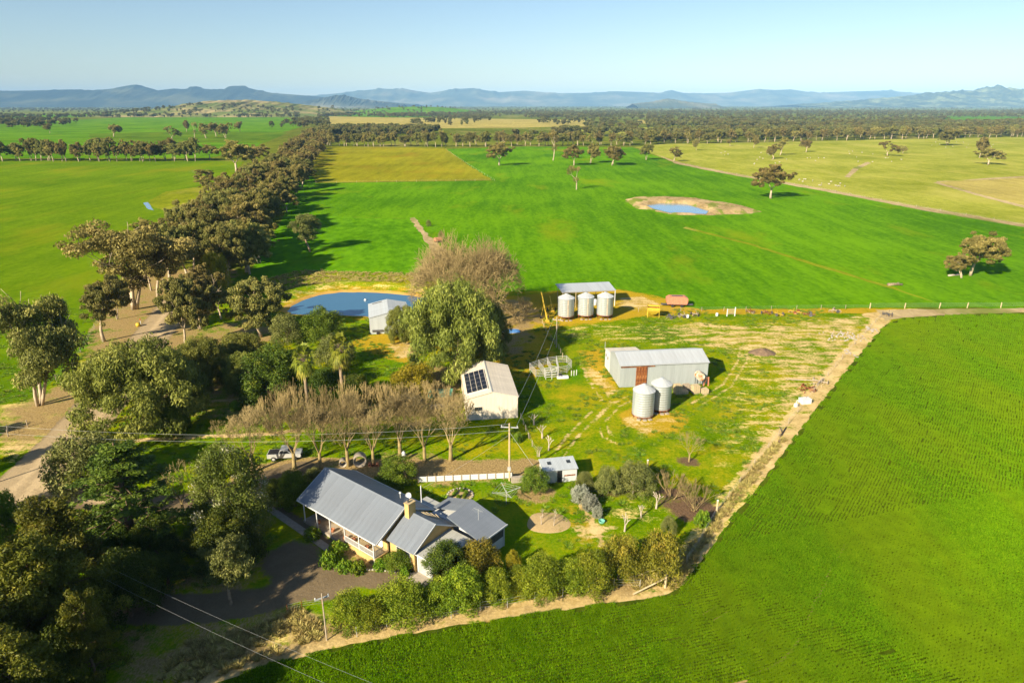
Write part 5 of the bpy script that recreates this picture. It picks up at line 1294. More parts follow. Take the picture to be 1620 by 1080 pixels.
FARP.append(region([(-7115.92, 6706.02), (-1823.09, 6706.02), (1436.63, 8626.98), (8997.82, 8626.98), (25193.89, 24186.81), (-25617.31, 24186.81)], 3200))
FARP.append(region([(-863.57, 3167.40), (2770.95, 3542.08), (4282.38, 5483.59), (-1367.32, 5025.17)], 1100))
FARP.append(region([(-257.08, 1711.51), (443.45, 1618.06), (1106.68, 1816.29), (1460.82, 2403.06), (207.11, 2613.53), (-277.24, 2864.09)], 420))
FARP.append(region([(-324.05, 1217.55), (197.18, 1169.12), (223.48, 1327.31), (-363.11, 1389.86)], 150))
far = np.concatenate(FARP)
hz = np.zeros(len(far))
def hill_z(xy):      # follow the two low pasture hills
    z = np.zeros(len(xy))
    for prof, dist, depth, flat in HILLS:
        t = np.abs((xy[:, 1] - dist) / depth)
        zc = np.interp(xy[:, 0], [p[0] for p in prof], [p[1] for p in prof], left=0, right=0)
        z = np.maximum(z, np.where(t < 1, zc * np.clip(1 - t, 0, 1) ** (1.0 / (0.6 + flat)) - 3, 0))
    return z
far3 = np.column_stack([far, hill_z(far)])
fm = [a[0] for a in MASTERS['eucalypt_far']]
hs = rf.uniform(12, 20, len(far)) / 13.0
scatter('distant_woodland', fm, far3, rf.uniform(0, 6.28, len(far)), np.stack([hs * rf.uniform(0.9, 1.5, len(far))] * 2 + [hs], 1),
        'distant brown-green woodland spread over the plain below the ranges', 'woodland')

# ------------------------------------------------------------------ buildings
def clad(parent, name, P, u, v, W, L, mat, sw=0.8, amp=0.018, ribs=4, off=0.012):
    """corrugated sheets side by side on a plane: P corner, u across, v along the sheet; each sheet its own piece"""
    P, u, v = Vector(P), Vector(u).normalized(), Vector(v).normalized()
    nr = u.cross(v)
    n = max(1, round(W / sw)); w = W / n
    m = MB(); k = ribs * 2
    for i in range(k + 1):
        q = u * (w * 0.985 * i / k) + nr * (off + (amp if i % 2 else 0.0))
        m.v += [tuple(q), tuple(q + v * L)]
    m.f = [(2*i, 2*i + 2, 2*i + 3, 2*i + 1) for i in range(k)]
    me = m.mesh(name, mat)
    for i in range(n):
        o = link(name, me, parent, loc=P + u * (w * i) + nr * (0.004 * (i % 2)))
def gable_roof(parent, name, x0, x1, ye, ze, yr, zr, yb, zb, mat, sw=0.8, deck=None, cap=True):
    """roof with its ridge along x: eave at (ye,ze), ridge (yr,zr), back eave (yb,zb)"""
    rf_ = MB(); rf_.slab([(x0, ye, ze), (x1, ye, ze), (x1, yr, zr), (x0, yr, zr)], 0.09)
    rf_.slab([(x0, yr, zr), (x1, yr, zr), (x1, yb, zb), (x0, yb, zb)], 0.09)
    r_ = rf_.build(name, deck or mat, parent)
    clad(r_, 'roof_sheet', (x0, ye, ze), (1, 0, 0), (0, yr - ye, zr - ze), x1 - x0, math.hypot(yr - ye, zr - ze), mat, sw)
    clad(r_, 'roof_sheet', (x1, yb, zb), (-1, 0, 0), (0, yr - yb, zr - zb), x1 - x0, math.hypot(yr - yb, zr - zb), mat, sw)
    if cap:
        c = MB(); c.slab([(x0, yr - 0.22, zr + 0.045 - 0.22 * (zr - ze) / (yr - ye)), (x1, yr - 0.22, zr + 0.045 - 0.22 * (zr - ze) / (yr - ye)), (x1, yr, zr + 0.055), (x0, yr, zr + 0.055)], 0.01)
        c.slab([(x0, yr, zr + 0.055), (x1, yr, zr + 0.055), (x1, yr + 0.22, zr + 0.045 - 0.22 * (zr - zb) / (yb - yr)), (x0, yr + 0.22, zr + 0.045 - 0.22 * (zr - zb) / (yb - yr))], 0.01)
        c.build('ridge_cap', mat, r_)
    return r_
def gable_wall(x, ya, za, yr, zr, yb, zb, z0, t=0.12):
    m = MB(); p = [(ya, z0), (yb, z0), (yb, zb), (yr, zr), (ya, za)]
    n = 5
    m.add([(x, a, b) for a, b in p] + [(x + t, a, b) for a, b in p], [tuple(range(n - 1, -1, -1)), tuple(range(n, 2*n))] + [(i, (i+1) % n, n + (i+1) % n, n + i) for i in range(n)])
    return m
def window(parent, x0, x1, y0, y1, z0, z1, axis='y', panes=2, frame='white'):
    """window set into a wall whose outer face is at y0 (axis y) or x0 (axis x)"""
    f = MB(); t = 0.06
    if axis == 'y':
        yo = y0 - 0.03
        f.box(x0 - t, x1 + t, yo, y0 + 0.05, z0 - t, z0); f.box(x0 - t, x1 + t, yo, y0 + 0.05, z1, z1 + t)
        f.box(x0 - t, x0, yo, y0 + 0.05, z0, z1); f.box(x1, x1 + t, yo, y0 + 0.05, z0, z1)
        w = f.build('window', M[frame], parent)
        for i in range(panes):
            a = x0 + (x1 - x0) * i / panes + 0.02; b = x0 + (x1 - x0) * (i + 1) / panes - 0.02
            g = MB(); g.box(a, b, y0 - 0.012, y0 + 0.02, z0, z1); g.build('pane', M['glass'], w)
    else:
        xo = x0
        f.box(xo - 0.03, xo + 0.03, y0 - t, y1 + t, z0 - t, z0); f.box(xo - 0.03, xo + 0.03, y0 - t, y1 + t, z1, z1 + t)
        f.box(xo - 0.03, xo + 0.03, y0 - t, y0, z0, z1); f.box(xo - 0.03, xo + 0.03, y1, y1 + t, z0, z1)
        w = f.build('window', M[frame], parent)
        for i in range(panes):
            a = y0 + (y1 - y0) * i / panes + 0.02; b = y0 + (y1 - y0) * (i + 1) / panes - 0.02
            g = MB(); g.box(xo - 0.015, xo + 0.015, a, b, z0, z1); g.build('pane', M['glass'], w)
    return w

# --- homestead
H = empty('farmhouse', (-15.96, 65.88, 0), R(-38.5), 'brick farmhouse with grey iron roofs, long verandah and chimney', 'house')
X0, X1 = -14.2, 0.75
# main wing: verandah y 0..2.1, walls y 2.1..8.9
MB().box(X0 + 0.5, X1 - 0.45, 2.1, 8.8, 0.0, 3.0).build('wall', M['brick'], H)
for xg in (X0 + 0.5, X1 - 0.45 - 0.12):
    gable_wall(xg, 2.1, 3.6 + 0.45, 4.58, 5.36, 8.8, 3.1, 2.9).build('gable', M['brick'], H)
gable_roof(H, 'roof', X0, X1, 0.0, 2.98, 4.58, 5.5, 9.2, 2.98, M['roof_house'], 0.8)
b = MB(); b.box(X0, X1, -0.12, -0.02, 2.86, 2.98); b.build('gutter', M['white'], H)
b = MB(); b.box(X0, X1, 9.22, 9.32, 2.86, 2.98); b.build('gutter', M['white'], H)
for xe in (X1 + 0.01, X0 - 0.06):          # barge boards
    b = MB()
    b.slab([(xe, 0.0, 3.03), (xe + 0.05, 0.0, 3.03), (xe + 0.05, 4.58, 5.55), (xe, 4.58, 5.55)], 0.2)
    b.slab([(xe, 4.58, 5.55), (xe + 0.05, 4.58, 5.55), (xe + 0.05, 9.2, 3.03), (xe, 9.2, 3.03)], 0.2)
    b.build('barge_board', M['white'], H)
MB().box(-5.2, 0.35, 0.02, 2.1, 0.0, 0.75).build('verandah_base', M['brick'], H)
MB().box(-13.4, -5.2, 0.05, 2.1, 0.0, 0.35).build('verandah_base', M['concrete'], H)
MB().box(-5.15, 0.3, 0.06, 2.08, 0.752, 0.80).build('verandah_floor', M['timber_pale'], H)
post = MB().box(-0.055, 0.055, -0.055, 0.055, 0.0, 1.0).mesh('post', M['white'])
for xp in (-13.0, -10.4, -7.8, -5.0, -2.4, 0.15):
    zb = 0.35 if xp < -5.1 else (0.8 if xp < 0 else 0.0)
    o = link('post', post, H, loc=(xp, 0.06, zb)); o.scale = (1, 1, 2.88 - zb)
rail = MB().box(0, 1, -0.025, 0.025, -0.03, 0.03).mesh('rail', M['white'])
bal = MB().box(-0.02, 0.02, -0.02, 0.02, 0.0, 0.72).mesh('baluster', M['white'])
for (xa, xb) in ((-5.0, -2.4), (-2.4, 0.15)):
    r_ = link('railing', rail, H, loc=(xa, 0.06, 1.65)); r_.scale = (xb - xa, 1, 1)
    l_ = link('railing', rail, H, loc=(xa, 0.06, 0.93)); l_.scale = (xb - xa, 1, 1)
    for i in range(1, 20): link('baluster', bal, H, loc=(xa + (xb - xa) * i / 20, 0.06, 0.92))
rs_ = MB().box(-0.025, 0.025, 0, 1, -0.03, 0.03).mesh('railing', M['white'])
for z in (1.65, 0.93):
    q = link('railing', rs_, H, loc=(0.2, 0.12, z)); q.scale = (1, 1.35, 1)
for i in range(1, 11): link('baluster', bal, H, loc=(0.2, 0.12 + 1.35 * i / 11, 0.92))
for xw in (-12.4, -9.6, -6.6, -3.6): window(H, xw, xw + 1.5, 2.1, 2.1, 1.1, 2.4)
d_ = MB(); d_.box(-1.5, -0.6, 2.02, 2.095, 0.8, 2.8); dd = d_.build('door', M['white'], H)
MB().box(-1.42, -0.68, 2.0, 2.02, 1.9, 2.6).build('pane', M['glass'], dd)
for (px_, pz) in ((-11.2, 0.35), (-8.4, 0.35), (-5.9, 0.35), (-4.3, 0.80), (-1.9, 0.80)):
    pt = MB().lathe([(0.0, 0.0), (0.20, 0.0), (0.28, 0.42), (0.24, 0.42), (0.22, 0.36), (0.0, 0.36)], 12).build('flower_pot', M['terracotta'], None, True, loc=(0, 0, 0))
    pt.matrix_world = Matrix.Translation(Vector((-15.96, 65.88, 0))) @ Matrix.Rotation(R(-38.5), 4, 'Z') @ Matrix.Translation(Vector((px_, 0.75, pz)))
    tag(pt, '%s terracotta pot from the left along the house verandah' % NTH[int((-11.2, -8.4, -5.9, -4.3, -1.9).index(px_))], 'flower pot', 'verandah pots')
# chimney with its brick breast on the gable end
MB().box(1.05, 1.75, 4.25, 5.35, 3.2, 6.35).build('chimney', M['brick'], H)
MB().box(1.0, 1.8, 4.2, 5.4, 6.352, 6.45).build('chimney_cap', M['brick'], H)
MB().tube((1.35, 4.6, 6.45), (1.35, 4.6, 6.75), 0.12).build('flue', M['steel_dark'], H)
# second gable
MB().box(0.9, 4.9, 1.9, 8.3, 0.0, 2.95).build('wall', M['brick'], H)
gable_wall(4.88, 1.9, 3.05, 5.0, 4.86, 8.3, 3.0, 2.8).build('gable', M['brick'], H)
gable_roof(H, 'roof', 0.78, 5.3, 1.45, 2.85, 5.0, 4.95, 8.6, 2.85, M['roof_house'], 0.8)
b = MB(); xe = 5.31
b.slab([(xe, 1.45, 2.9), (xe + 0.05, 1.45, 2.9), (xe + 0.05, 5.0, 5.0), (xe, 5.0, 5.0)], 0.16)
b.slab([(xe, 5.0, 5.0), (xe + 0.05, 5.0, 5.0), (xe + 0.05, 8.6, 2.9), (xe, 8.6, 2.9)], 0.16)
b.build('barge_board', M['white'], H)
window(H, 2.0, 4.2, 1.9, 1.9, 0.9, 2.3, panes=3)
for k in range(5):
    MB().tube((1.2 + k * 0.35, 5.9 + k * 0.45, 4.75 - k * 0.24), (3.4 + k * 0.1, 7.1 + k * 0.12, 3.75 - k * 0.08), 0.045).build('roof_pole', M['timber_pale'], H)
# garage
MB().box(5.0, 7.6, 2.3, 7.5, 0.0, 2.55).build('wall', M['brick'], H)
rf2 = MB().slab([(4.95, 1.95, 2.66), (7.8, 1.95, 2.66), (9.0, 7.6, 2.9), (4.95, 7.6, 2.9)], 0.1).build('roof', M['roof_old'], H)
clad(rf2, 'roof_sheet', (4.95, 1.95, 2.66), (1, 0, 0), (0, 5.65, 0.24), 2.85, 5.64, M['roof_old'], 0.72)
MB().box(4.95, 7.8, 1.86, 1.94, 2.5, 2.68).build('fascia', M['white'], H)
gd = MB()
for i in range(12): gd.box(5.2, 7.45, 2.235 - 0.01 * (i % 2), 2.295, 0.05 + i * 0.2, 0.245 + i * 0.2)
gd.build('garage_door', M['galv'], H)
MB().box(5.02, 5.18, 2.2, 2.298, 0.0, 2.55).build('door_post', M['white'], H)
MB().prism([(4.6, 0.6), (7.6, 0.5), (7.6, 2.28), (4.6, 2.28)], -0.05, 0.06).build('apron', M['concrete'], H)
# rear wing
MB().box(0.9, 9.4, 8.7, 12.0, 0.0, 2.85).build('wall', M['white_sheet'], H)
rw_ = MB(); rw_.slab([(9.85, 7.65, 2.95), (9.85, 12.35, 2.95), (4.5, 12.35, 4.2), (4.5, 7.65, 4.2)], 0.09)
rw_.slab([(0.4, 9.4, 2.98), (0.4, 12.35, 2.98), (4.5, 12.35, 4.2), (4.5, 9.4, 4.2)], 0.09)
rr_ = rw_.build('roof', M['roof_house'], H)
clad(rr_, 'roof_sheet', (9.85, 7.65, 2.95), (0, 1, 0), (-5.35, 0, 1.25), 4.7, math.hypot(5.35, 1.25), M['roof_house'], 0.8)
clad(rr_, 'roof_sheet', (0.4, 12.35, 2.98), (0, -1, 0), (4.1, 0, 1.22), 2.95, math.hypot(4.1, 1.22), M['roof_house'], 0.8)
MB().box(9.86, 9.94, 7.65, 12.35, 2.82, 3.02).build('fascia', M['white'], H)
MB().box(9.42, 9.55, 7.75, 12.1, 0.0, 1.35).build('wall', M['white'], H)
for i in range(5):
    MB().box(9.44, 9.52, 7.75 + i * 0.87, 7.75 + i * 0.87 + 0.82, 1.36, 2.75).build('screen_panel', M['steel_dark'], H)
for yq in (7.8, 12.05): MB().box(9.5, 9.62, yq - 0.06, yq + 0.06, 0.0, 2.85).build('post', M['white'], H)
MB().path([(7.2, 10.2, 3.55), (7.2, 10.2, 5.1)], 0.025).build('antenna', M['galv'], H)
an = MB()
for i in range(6): an.tube((6.6 + i * 0.22, 9.7, 4.95), (6.6 + i * 0.22, 10.7, 4.95), 0.012, n=4)
an.tube((6.5, 10.2, 4.95), (7.9, 10.2, 4.95), 0.016, n=4); an.build('antenna_array', M['galv'], H)
MB().tube((-2.7, 7.0, 4.0), (-2.7, 7.0, 4.9), 0.07).build('roof_vent', M['galv'], H)
MB().lathe([(0.0, 0.0), (0.14, 0.0), (0.18, 0.12), (0.1, 0.24), (0.0, 0.26)], 10).build('vent_cap', M['galv'], H, loc=(-2.7, 7.0, 4.9))
MB().tube((-1.2, 9.05, 2.9), (-1.2, 9.05, 5.6), 0.06).build('service_mast', M['white'], H)
MB().lathe([(0.0, 0.0), (0.3, 0.06), (0.42, 0.14)], 14).build('dish', M['galv'], H, loc=(-3.0, 8.6, 3.7), rot=(R(60), 0, R(30)))
b = MB(); b.box(-2.5, 0.9, 9.32, 11.2, 2.45, 2.55); b.build('awning', M['roof_old'], H)
for xa in (-2.4, 0.8): MB().box(xa - 0.05, xa + 0.05, 11.05, 11.15, 0.0, 2.45).build('post', M['white'], H)

# --- cream shed with solar panels
S = empty('machinery_shed', (-7.62, 103.66, 0), R(7.5), 'cream sheet-metal shed with solar panels on its roof', 'shed')
W_, D_, E_, RG = 8.7, 14.6, 3.9, 5.0
MB().box(0.05, W_ - 0.05, 0.05, D_ - 0.05, 0.0, E_ - 0.05).build('wall', M['cream'], S)
for yq in (0.05, D_ - 0.17):
    m = MB(); p = [(0.05, 3.7), (W_ - 0.05, 3.7), (W_ - 0.05, E_), (W_ / 2, RG - 0.05), (0.05, E_)]
    m.add([(a, yq, c) for a, c in p] + [(a, yq + 0.12, c) for a, c in p], [tuple(range(5)), tuple(range(9, 4, -1))] + [((i+1) % 5, i, 5 + i, 5 + (i+1) % 5) for i in range(5)])
    m.build('gable', M['cream'], S)
clad(S, 'wall_sheet', (0.0, 0.05, 0.0), (1, 0, 0), (0, 0, 1), W_, E_ - 0.02, M['cream'], 0.87, 0.02, 4)
clad(S, 'wall_sheet', (0.05, D_, 0.0), (0, -1, 0), (0, 0, 1), D_, E_ - 0.02, M['cream'], 0.9, 0.02, 4)
clad(S, 'wall_sheet', (W_ - 0.05, 0.0, 0.0), (0, 1, 0), (0, 0, 1), D_, E_ - 0.02, M['cream'], 0.9, 0.02, 4)
ro = MB(); ro.slab([(-0.12, -0.1, E_), (W_ / 2, -0.1, RG), (W_ / 2, D_ + 0.1, RG), (-0.12, D_ + 0.1, E_)], 0.08)
ro.slab([(W_ / 2, -0.1, RG), (W_ + 0.12, -0.1, E_), (W_ + 0.12, D_ + 0.1, E_), (W_ / 2, D_ + 0.1, RG)], 0.08)
ro = ro.build('roof', M['cream'], S)
sl = math.hypot(W_ / 2 + 0.12, RG - E_)
clad(ro, 'roof_sheet', (-0.12, D_ + 0.1, E_), (0, -1, 0), (W_ / 2 + 0.12, 0, RG - E_), D_ + 0.2, sl, M['cream'], 0.9)
clad(ro, 'roof_sheet', (W_ + 0.12, -0.1, E_), (0, 1, 0), (-W_ / 2 - 0.12, 0, RG - E_), D_ + 0.2, sl, M['cream'], 0.9)
MB().box(W_ / 2 - 0.10, W_ / 2 + 0.10, -0.1, D_ + 0.1, RG + 0.02, RG + 0.06).build('ridge_cap', M['galv'], S)
MB().box(-0.26, -0.13, -0.1, D_ + 0.1, E_ - 0.14, E_ - 0.02).build('gutter', M['timber_pale'], S)
window(S, 1.4, 2.7, -0.012, -0.012, 1.7, 2.35, panes=2, frame='cream')
# array on a tilted rack
arr = MB(); ut = Vector((math.cos(R(14)), 0, math.sin(R(14)))); vt = Vector((0, 1, 0)); n_ = ut.cross(vt)
A0 = Vector((0.30, 1.5, 4.22))
for y_ in (0.2, 3.0, 5.8, 8.6):
    p0 = A0 + vt * y_ - n_ * 0.10; p1 = p0 + ut * 3.55; arr.tube(p0, p1, 0.04, n=4)
fr = MB(); q0 = A0 - ut * 0.05 - vt * 0.1 - n_ * 0.03; 
fr.slab([q0, q0 + ut * 3.7, q0 + ut * 3.7 + vt * 9.0, q0 + vt * 9.0], 0.16)
fr = fr.build('solar_rack', M['cream'], S); arr.build('rack_rail', M['galv'], fr)
cell = MB(); cell.slab([(0, 0, 0), (0.80, 0, 0), (0.80, 1.64, 0), (0, 1.64, 0)], 0.03); cell = cell.mesh('solar_panel', M['solar'])
for i in range(4):
    for j in range(5):
        link('solar_panel', cell, fr, loc=A0 + ut * (i * 0.90 + 0.02) + vt * (j * 1.76 + 0.03) + n_ * 0.02, rot=(0, -R(14), 0))

# --- long grey shed with rusty sliding doors
Ls = empty('storage_shed', (20.05, 117.77, 0), R(6.5), 'long pale grey iron shed with rusty sliding doors', 'shed')
W_, D_, E_, RG = 17.0, 7.6, 4.45, 5.65
MB().box(0.04, W_ - 0.04, 0.04, D_ - 0.04, 0.0, E_ - 0.04).build('wall', M['wall_zinc'], Ls)
gable_wall(0.03, 0.04, E_, D_ * 0.52, RG - 0.06, D_ - 0.04, E_, 3.9).build('gable', M['wall_zinc'], Ls)
gable_wall(W_ - 0.15, 0.04, E_, D_ * 0.52, RG - 0.06, D_ - 0.04, E_, 3.9).build('gable', M['wall_zinc'], Ls)
clad(Ls, 'wall_sheet', (0, 0.04, 0.0), (1, 0, 0), (0, 0, 1), W_, E_ - 0.02, M['wall_zinc'], 0.81, 0.02, 4)
clad(Ls, 'wall_sheet', (0.04, D_, 0.0), (0, -1, 0), (0, 0, 1), D_, E_ - 0.02, M['wall_zinc'], 0.81, 0.02, 4)
gable_roof(Ls, 'roof', -0.12, W_ + 0.12, -0.15, E_ - 0.02, D_ * 0.52, RG, D_ + 0.1, E_ - 0.02, M['roof_zinc'], 0.81)
MB().box(-0.12, W_ + 0.12, -0.28, -0.16, E_ - 0.14, E_ - 0.03).build('gutter', M['roof_zinc'], Ls)
MB().box(0.1, 6.6, -0.16, -0.06, 3.98, 4.12).build('door_track', M['rust'], Ls)
for xd in (3.05, 4.12):
    dm = MB(); dm.box(0, 1.04, -0.05, 0.0, 0, 3.92); dd = dm.build('sliding_door', M['rust'], Ls, loc=(xd, -0.055, 0.05))
    clad(dd, 'door_sheet', (0, -0.06, 0), (1, 0, 0), (0, 0, 1), 1.04, 3.92, M['rust'], 0.52, 0.02, 3)
# lean-to at the back
MB().box(-0.02, 6.0, D_ + 0.02, 11.2, 0.0, 3.55).build('wall', M['white_sheet'], Ls)
an_ = MB().slab([(-0.1, D_ + 0.12, 4.30), (6.2, D_ + 0.12, 4.30), (6.2, 11.4, 3.75), (-0.1, 11.4, 3.75)], 0.08).build('lean_to_roof', M['cream'], Ls)
clad(an_, 'roof_sheet', (6.2, 11.4, 3.75), (-1, 0, 0), (0, -3.68, 0.55), 6.3, 3.7, M['cream'], 0.86)
g_ = MB(); p = [(D_ + 0.03, 3.5), (11.2, 3.5), (11.2, 3.72), (D_ + 0.03, 4.2)]
g_.add([(-0.02, a, c) for a, c in p] + [(0.1, a, c) for a, c in p], [(3, 2, 1, 0), (4, 5, 6, 7), (0, 1, 5, 4), (1, 2, 6, 5), (2, 3, 7, 6), (3, 0, 4, 7)]); g_.build('lean_to_gable', M['white_sheet'], Ls)
window(Ls, -0.03, 0, 8.5, 9.3, 2.2, 2.9, 'x', 1); window(Ls, -0.03, 0, 10.0, 10.7, 2.3, 3.0, 'x', 1)
MB().tube((-0.1, 11.3, 3.6), (-0.1, 11.3, 5.2), 0.04).build('mast', M['galv'], Ls)

# --- open shelter behind the three silos
Sh = empty('open_shelter', (12.9, 170.0, 0), R(9), 'open-sided shelter with flat pale iron roof behind the three silos', 'shelter')
rs2 = MB().slab([(0, 0, 4.35), (14.4, 0, 4.35), (14.0, 6.2, 5.0), (-0.4, 6.2, 5.0)], 0.14).build('roof', M['roof_zinc'], Sh)
clad(rs2, 'roof_sheet', (0, 0, 4.36), (1, 0, 0), (0, 6.2, 0.65), 14.3, 6.23, M['roof_zinc'], 0.8)
pm = MB().tube((0, 0, 0), (0, 0, 1), 0.08, n=8).mesh('post', M['timber_pale'])
for i, xq in enumerate((0.2, 3.7, 7.2, 10.7)):
    for yq, zt in ((0.15, 4.25), (6.0, 4.85)):
        o = link('post', pm, Sh, loc=(xq, yq, 0)); o.scale = (1, 1, zt)
wp = MB().tube((0, 0, 0), (0, 0, 4.25), 0.10).build('post', M['white'], Sh, loc=(14.2, 0.15, 0))
o = link('post', pm, Sh, loc=(13.8, 6.0, 0)); o.scale = (1, 1, 4.85)
for yq, z in ((0.15, 4.18), (6.0, 4.8)): MB().box(0, 14.2, yq - 0.05, yq + 0.05, z - 0.1, z + 0.02).build('beam', M['timber'], Sh)

# --- silver shed by the pond
Pd = empty('pond_shed', (-32.6, 148.9, 0), R(12), 'silver-blue gabled shed at the near edge of the pond', 'shed')
W_, D_, E_, RG = 9.0, 11.6, 4.0, 5.0
MB().box(0.04, W_ - 0.04, 0.04, D_ - 0.04, 0.0, E_ - 0.05).build('wall', M['silver_blue'], Pd)
for yq in (0.04, D_ - 0.16):
    m = MB(); p = [(0.04, 3.7), (W_ - 0.04, 3.7), (W_ - 0.04, E_), (W_ / 2, RG - 0.05), (0.04, E_)]
    m.add([(a, yq, c) for a, c in p] + [(a, yq + 0.12, c) for a, c in p], [tuple(range(5)), tuple(range(9, 4, -1))] + [((i+1) % 5, i, 5 + i, 5 + (i+1) % 5) for i in range(5)])
    m.build('gable', M['silver_blue'], Pd)
clad(Pd, 'wall_sheet', (0.0, 0.04, 0.0), (1, 0, 0), (0, 0, 1), W_, E_ - 0.02, M['silver_blue'], 0.9, 0.02, 4)
ro = MB(); ro.slab([(-0.1, -0.1, E_), (W_ / 2, -0.1, RG), (W_ / 2, D_ + 0.1, RG), (-0.1, D_ + 0.1, E_)], 0.08)
ro.slab([(W_ / 2, -0.1, RG), (W_ + 0.1, -0.1, E_), (W_ + 0.1, D_ + 0.1, E_), (W_ / 2, D_ + 0.1, RG)], 0.08)
ro = ro.build('roof', M['silver_blue'], Pd)
sl = math.hypot(W_ / 2 + 0.1, RG - E_)
clad(ro, 'roof_sheet', (-0.1, D_ + 0.1, E_), (0, -1, 0), (W_ / 2 + 0.1, 0, RG - E_), D_ + 0.2, sl, M['silver_blue'], 0.9)
clad(ro, 'roof_sheet', (W_ + 0.1, -0.1, E_), (0, 1, 0), (-W_ / 2 - 0.1, 0, RG - E_), D_ + 0.2, sl, M['silver_blue'], 0.9)
MB().slab([(0.9, 10.3, 4.30), (3.2, 10.3, 4.80), (3.2, 10.75, 4.80), (0.9, 10.75, 4.30)], 0.03).build('roof_slot', M['steel_dark'], ro)

# --- garden shed
Gs = empty('garden_shed', (4.35, 83.4, 0), R(11), 'small tin garden shed with two skylights beside the citrus tree', 'shed')
MB().box(0.05, 4.85, 0.05, 2.55, 0.0, 1.95).build('wall', M['white_sheet'], Gs)
m = MB(); m.add([(0.05, 0.05, 1.9), (4.85, 0.05, 1.9), (4.85, 2.55, 1.9), (0.05, 2.55, 1.9), (0.05, 0.05, 2.0), (4.85, 0.05, 2.0), (4.85, 2.55, 2.4), (0.05, 2.55, 2.4)],
      [(0,3,2,1),(4,5,6,7),(0,1,5,4),(1,2,6,5),(2,3,7,6),(3,0,4,7)]); m.build('upper_wall', M['white_sheet'], Gs)
ro = MB().slab([(-0.1, -0.15, 2.02), (5.0, -0.15, 2.02), (5.0, 2.7, 2.48), (-0.1, 2.7, 2.48)], 0.05).build('roof', M['silver_blue'], Gs)
clad(ro, 'roof_sheet', (-0.1, -0.15, 2.02), (1, 0, 0), (0, 2.85, 0.46), 5.1, 2.88, M['silver_blue'], 0.85)
for xs_k in (0.9, 3.7): MB().slab([(xs_k, 1.2, 2.30), (xs_k + 0.55, 1.2, 2.30), (xs_k + 0.55, 1.85, 2.405), (xs_k, 1.85, 2.405)], 0.04).build('skylight', M['glass'], ro)
MB().box(2.0, 2.7, 0.02, 0.06, 0.0, 1.85).build('door', M['black'], Gs)
clad(Gs, 'wall_sheet', (2.75, 0.05, 0.0), (1, 0, 0), (0, 0, 1), 2.1, 1.9, M['white_sheet'], 0.7)
clad(Gs, 'wall_sheet', (0.05, 0.05, 0.0), (1, 0, 0), (0, 0, 1), 1.9, 1.9, M['silver_blue'], 0.7)
MB().box(3.0, 4.6, 0.0, 0.03, 0.9, 1.1).build('stain_board', M['rust'], Gs)

# --- silos
def silo(name, x, y, r_, z0, z1, za, label, legs=8, seam=True, hat=0.35):
    o = empty(name, (x, y, 0), R(20), label, 'silo')
    b = MB(); n = 10; prof = []
    for i in range(n):
        a = z0 + (z1 - z0) * i / n; c = z0 + (z1 - z0) * (i + 1) / n
        prof += [(r_, a), (r_ + 0.004, a + 0.02), (r_, c - 0.06), (r_ + 0.035, c - 0.04), (r_ + 0.035, c - 0.01)]
    b.lathe(prof, 40); b.build('wall', M['galv_wall'], o, True)
    rfm = MB().lathe([(r_ + 0.10, z1 - 0.04), (r_ + 0.10, z1), (hat, za), (hat, za + 0.12), (0.0, za + 0.2)], 40).build('roof', M['roof_zinc'], o, False)
    ribm = MB(); ribm.path([(hat, 0, za + 0.02), (r_ + 0.1, 0, z1 + 0.03)], 0.03, 4); ribm = ribm.mesh('rib', M['galv'])
    for k in range(16): link('rib', ribm, rfm, rot=(0, 0, k * math.pi / 8))
    MB().lathe([(r_, z0), (r_ * 0.55, z0 * 0.45), (0.0, z0 * 0.25)], 24).build('hopper', M['rust'], o, True)
    MB().lathe([(r_ + 0.05, z0 - 0.12), (r_ + 0.07, z0 - 0.12), (r_ + 0.07, z0 + 0.02), (r_ + 0.02, z0 + 0.02)], 32).build('base_ring', M['rust'], o)
    lg = MB().box(-0.06, 0.06, -0.06, 0.06, -0.02, z0).mesh('leg', M['rust'])
    for k in range(legs):
        a = k * 2 * math.pi / legs
        link('leg', lg, o, loc=(math.cos(a) * (r_ - 0.1), math.sin(a) * (r_ - 0.1), 0))
    if seam:
        a = -math.pi / 2 - R(20) + 0.15
        sm = MB().box(-0.16, 0.16, -0.02, 0.02, z0, z1).build('rusty_seam', M['seam'], o, loc=(math.cos(a) * (r_ + 0.03), math.sin(a) * (r_ + 0.03), 0), rot=(0, 0, a + math.pi / 2))
    la = MB(); a = 0.35
    px_, py_ = math.cos(a) * (r_ + 0.16), math.sin(a) * (r_ + 0.16)
    for s_ in (-0.2, 0.2): la.tube((px_ - s_ * math.sin(a), py_ + s_ * math.cos(a), z0 - 0.1), (px_ - s_ * math.sin(a), py_ + s_ * math.cos(a), z1 + 0.1), 0.02, n=4)
    for i in range(12):
        z = z0 + (z1 - z0) * i / 12
        la.tube((px_ + 0.2 * math.sin(a), py_ - 0.2 * math.cos(a), z), (px_ - 0.2 * math.sin(a), py_ + 0.2 * math.cos(a), z), 0.015, n=4)
    la.build('ladder', M['galv'], o)
    for k in range(3):
        a = -math.pi / 2 - R(20) + (k - 1) * 0.5
        MB().box(-0.35, 0.35, -0.3, 0.3, -0.02, 0.16).build('footing', M['concrete'], o, loc=(math.cos(a) * (r_ + 0.1), math.sin(a) * (r_ + 0.1), 0), rot=(0, 0, a))
    return o
t = NT('m_silo_wall')
cl_ = t.ramp(t.noise(t.mapping(t.co(), scale=(2.5, 2.5, 0.2)), 1.0, 4.0), [(0.3, (0.36, 0.41, 0.43)), (0.7, (0.50, 0.55, 0.57))])
M['galv_wall'] = t.surf(cl_, 0.42, 0.3, 0.4)
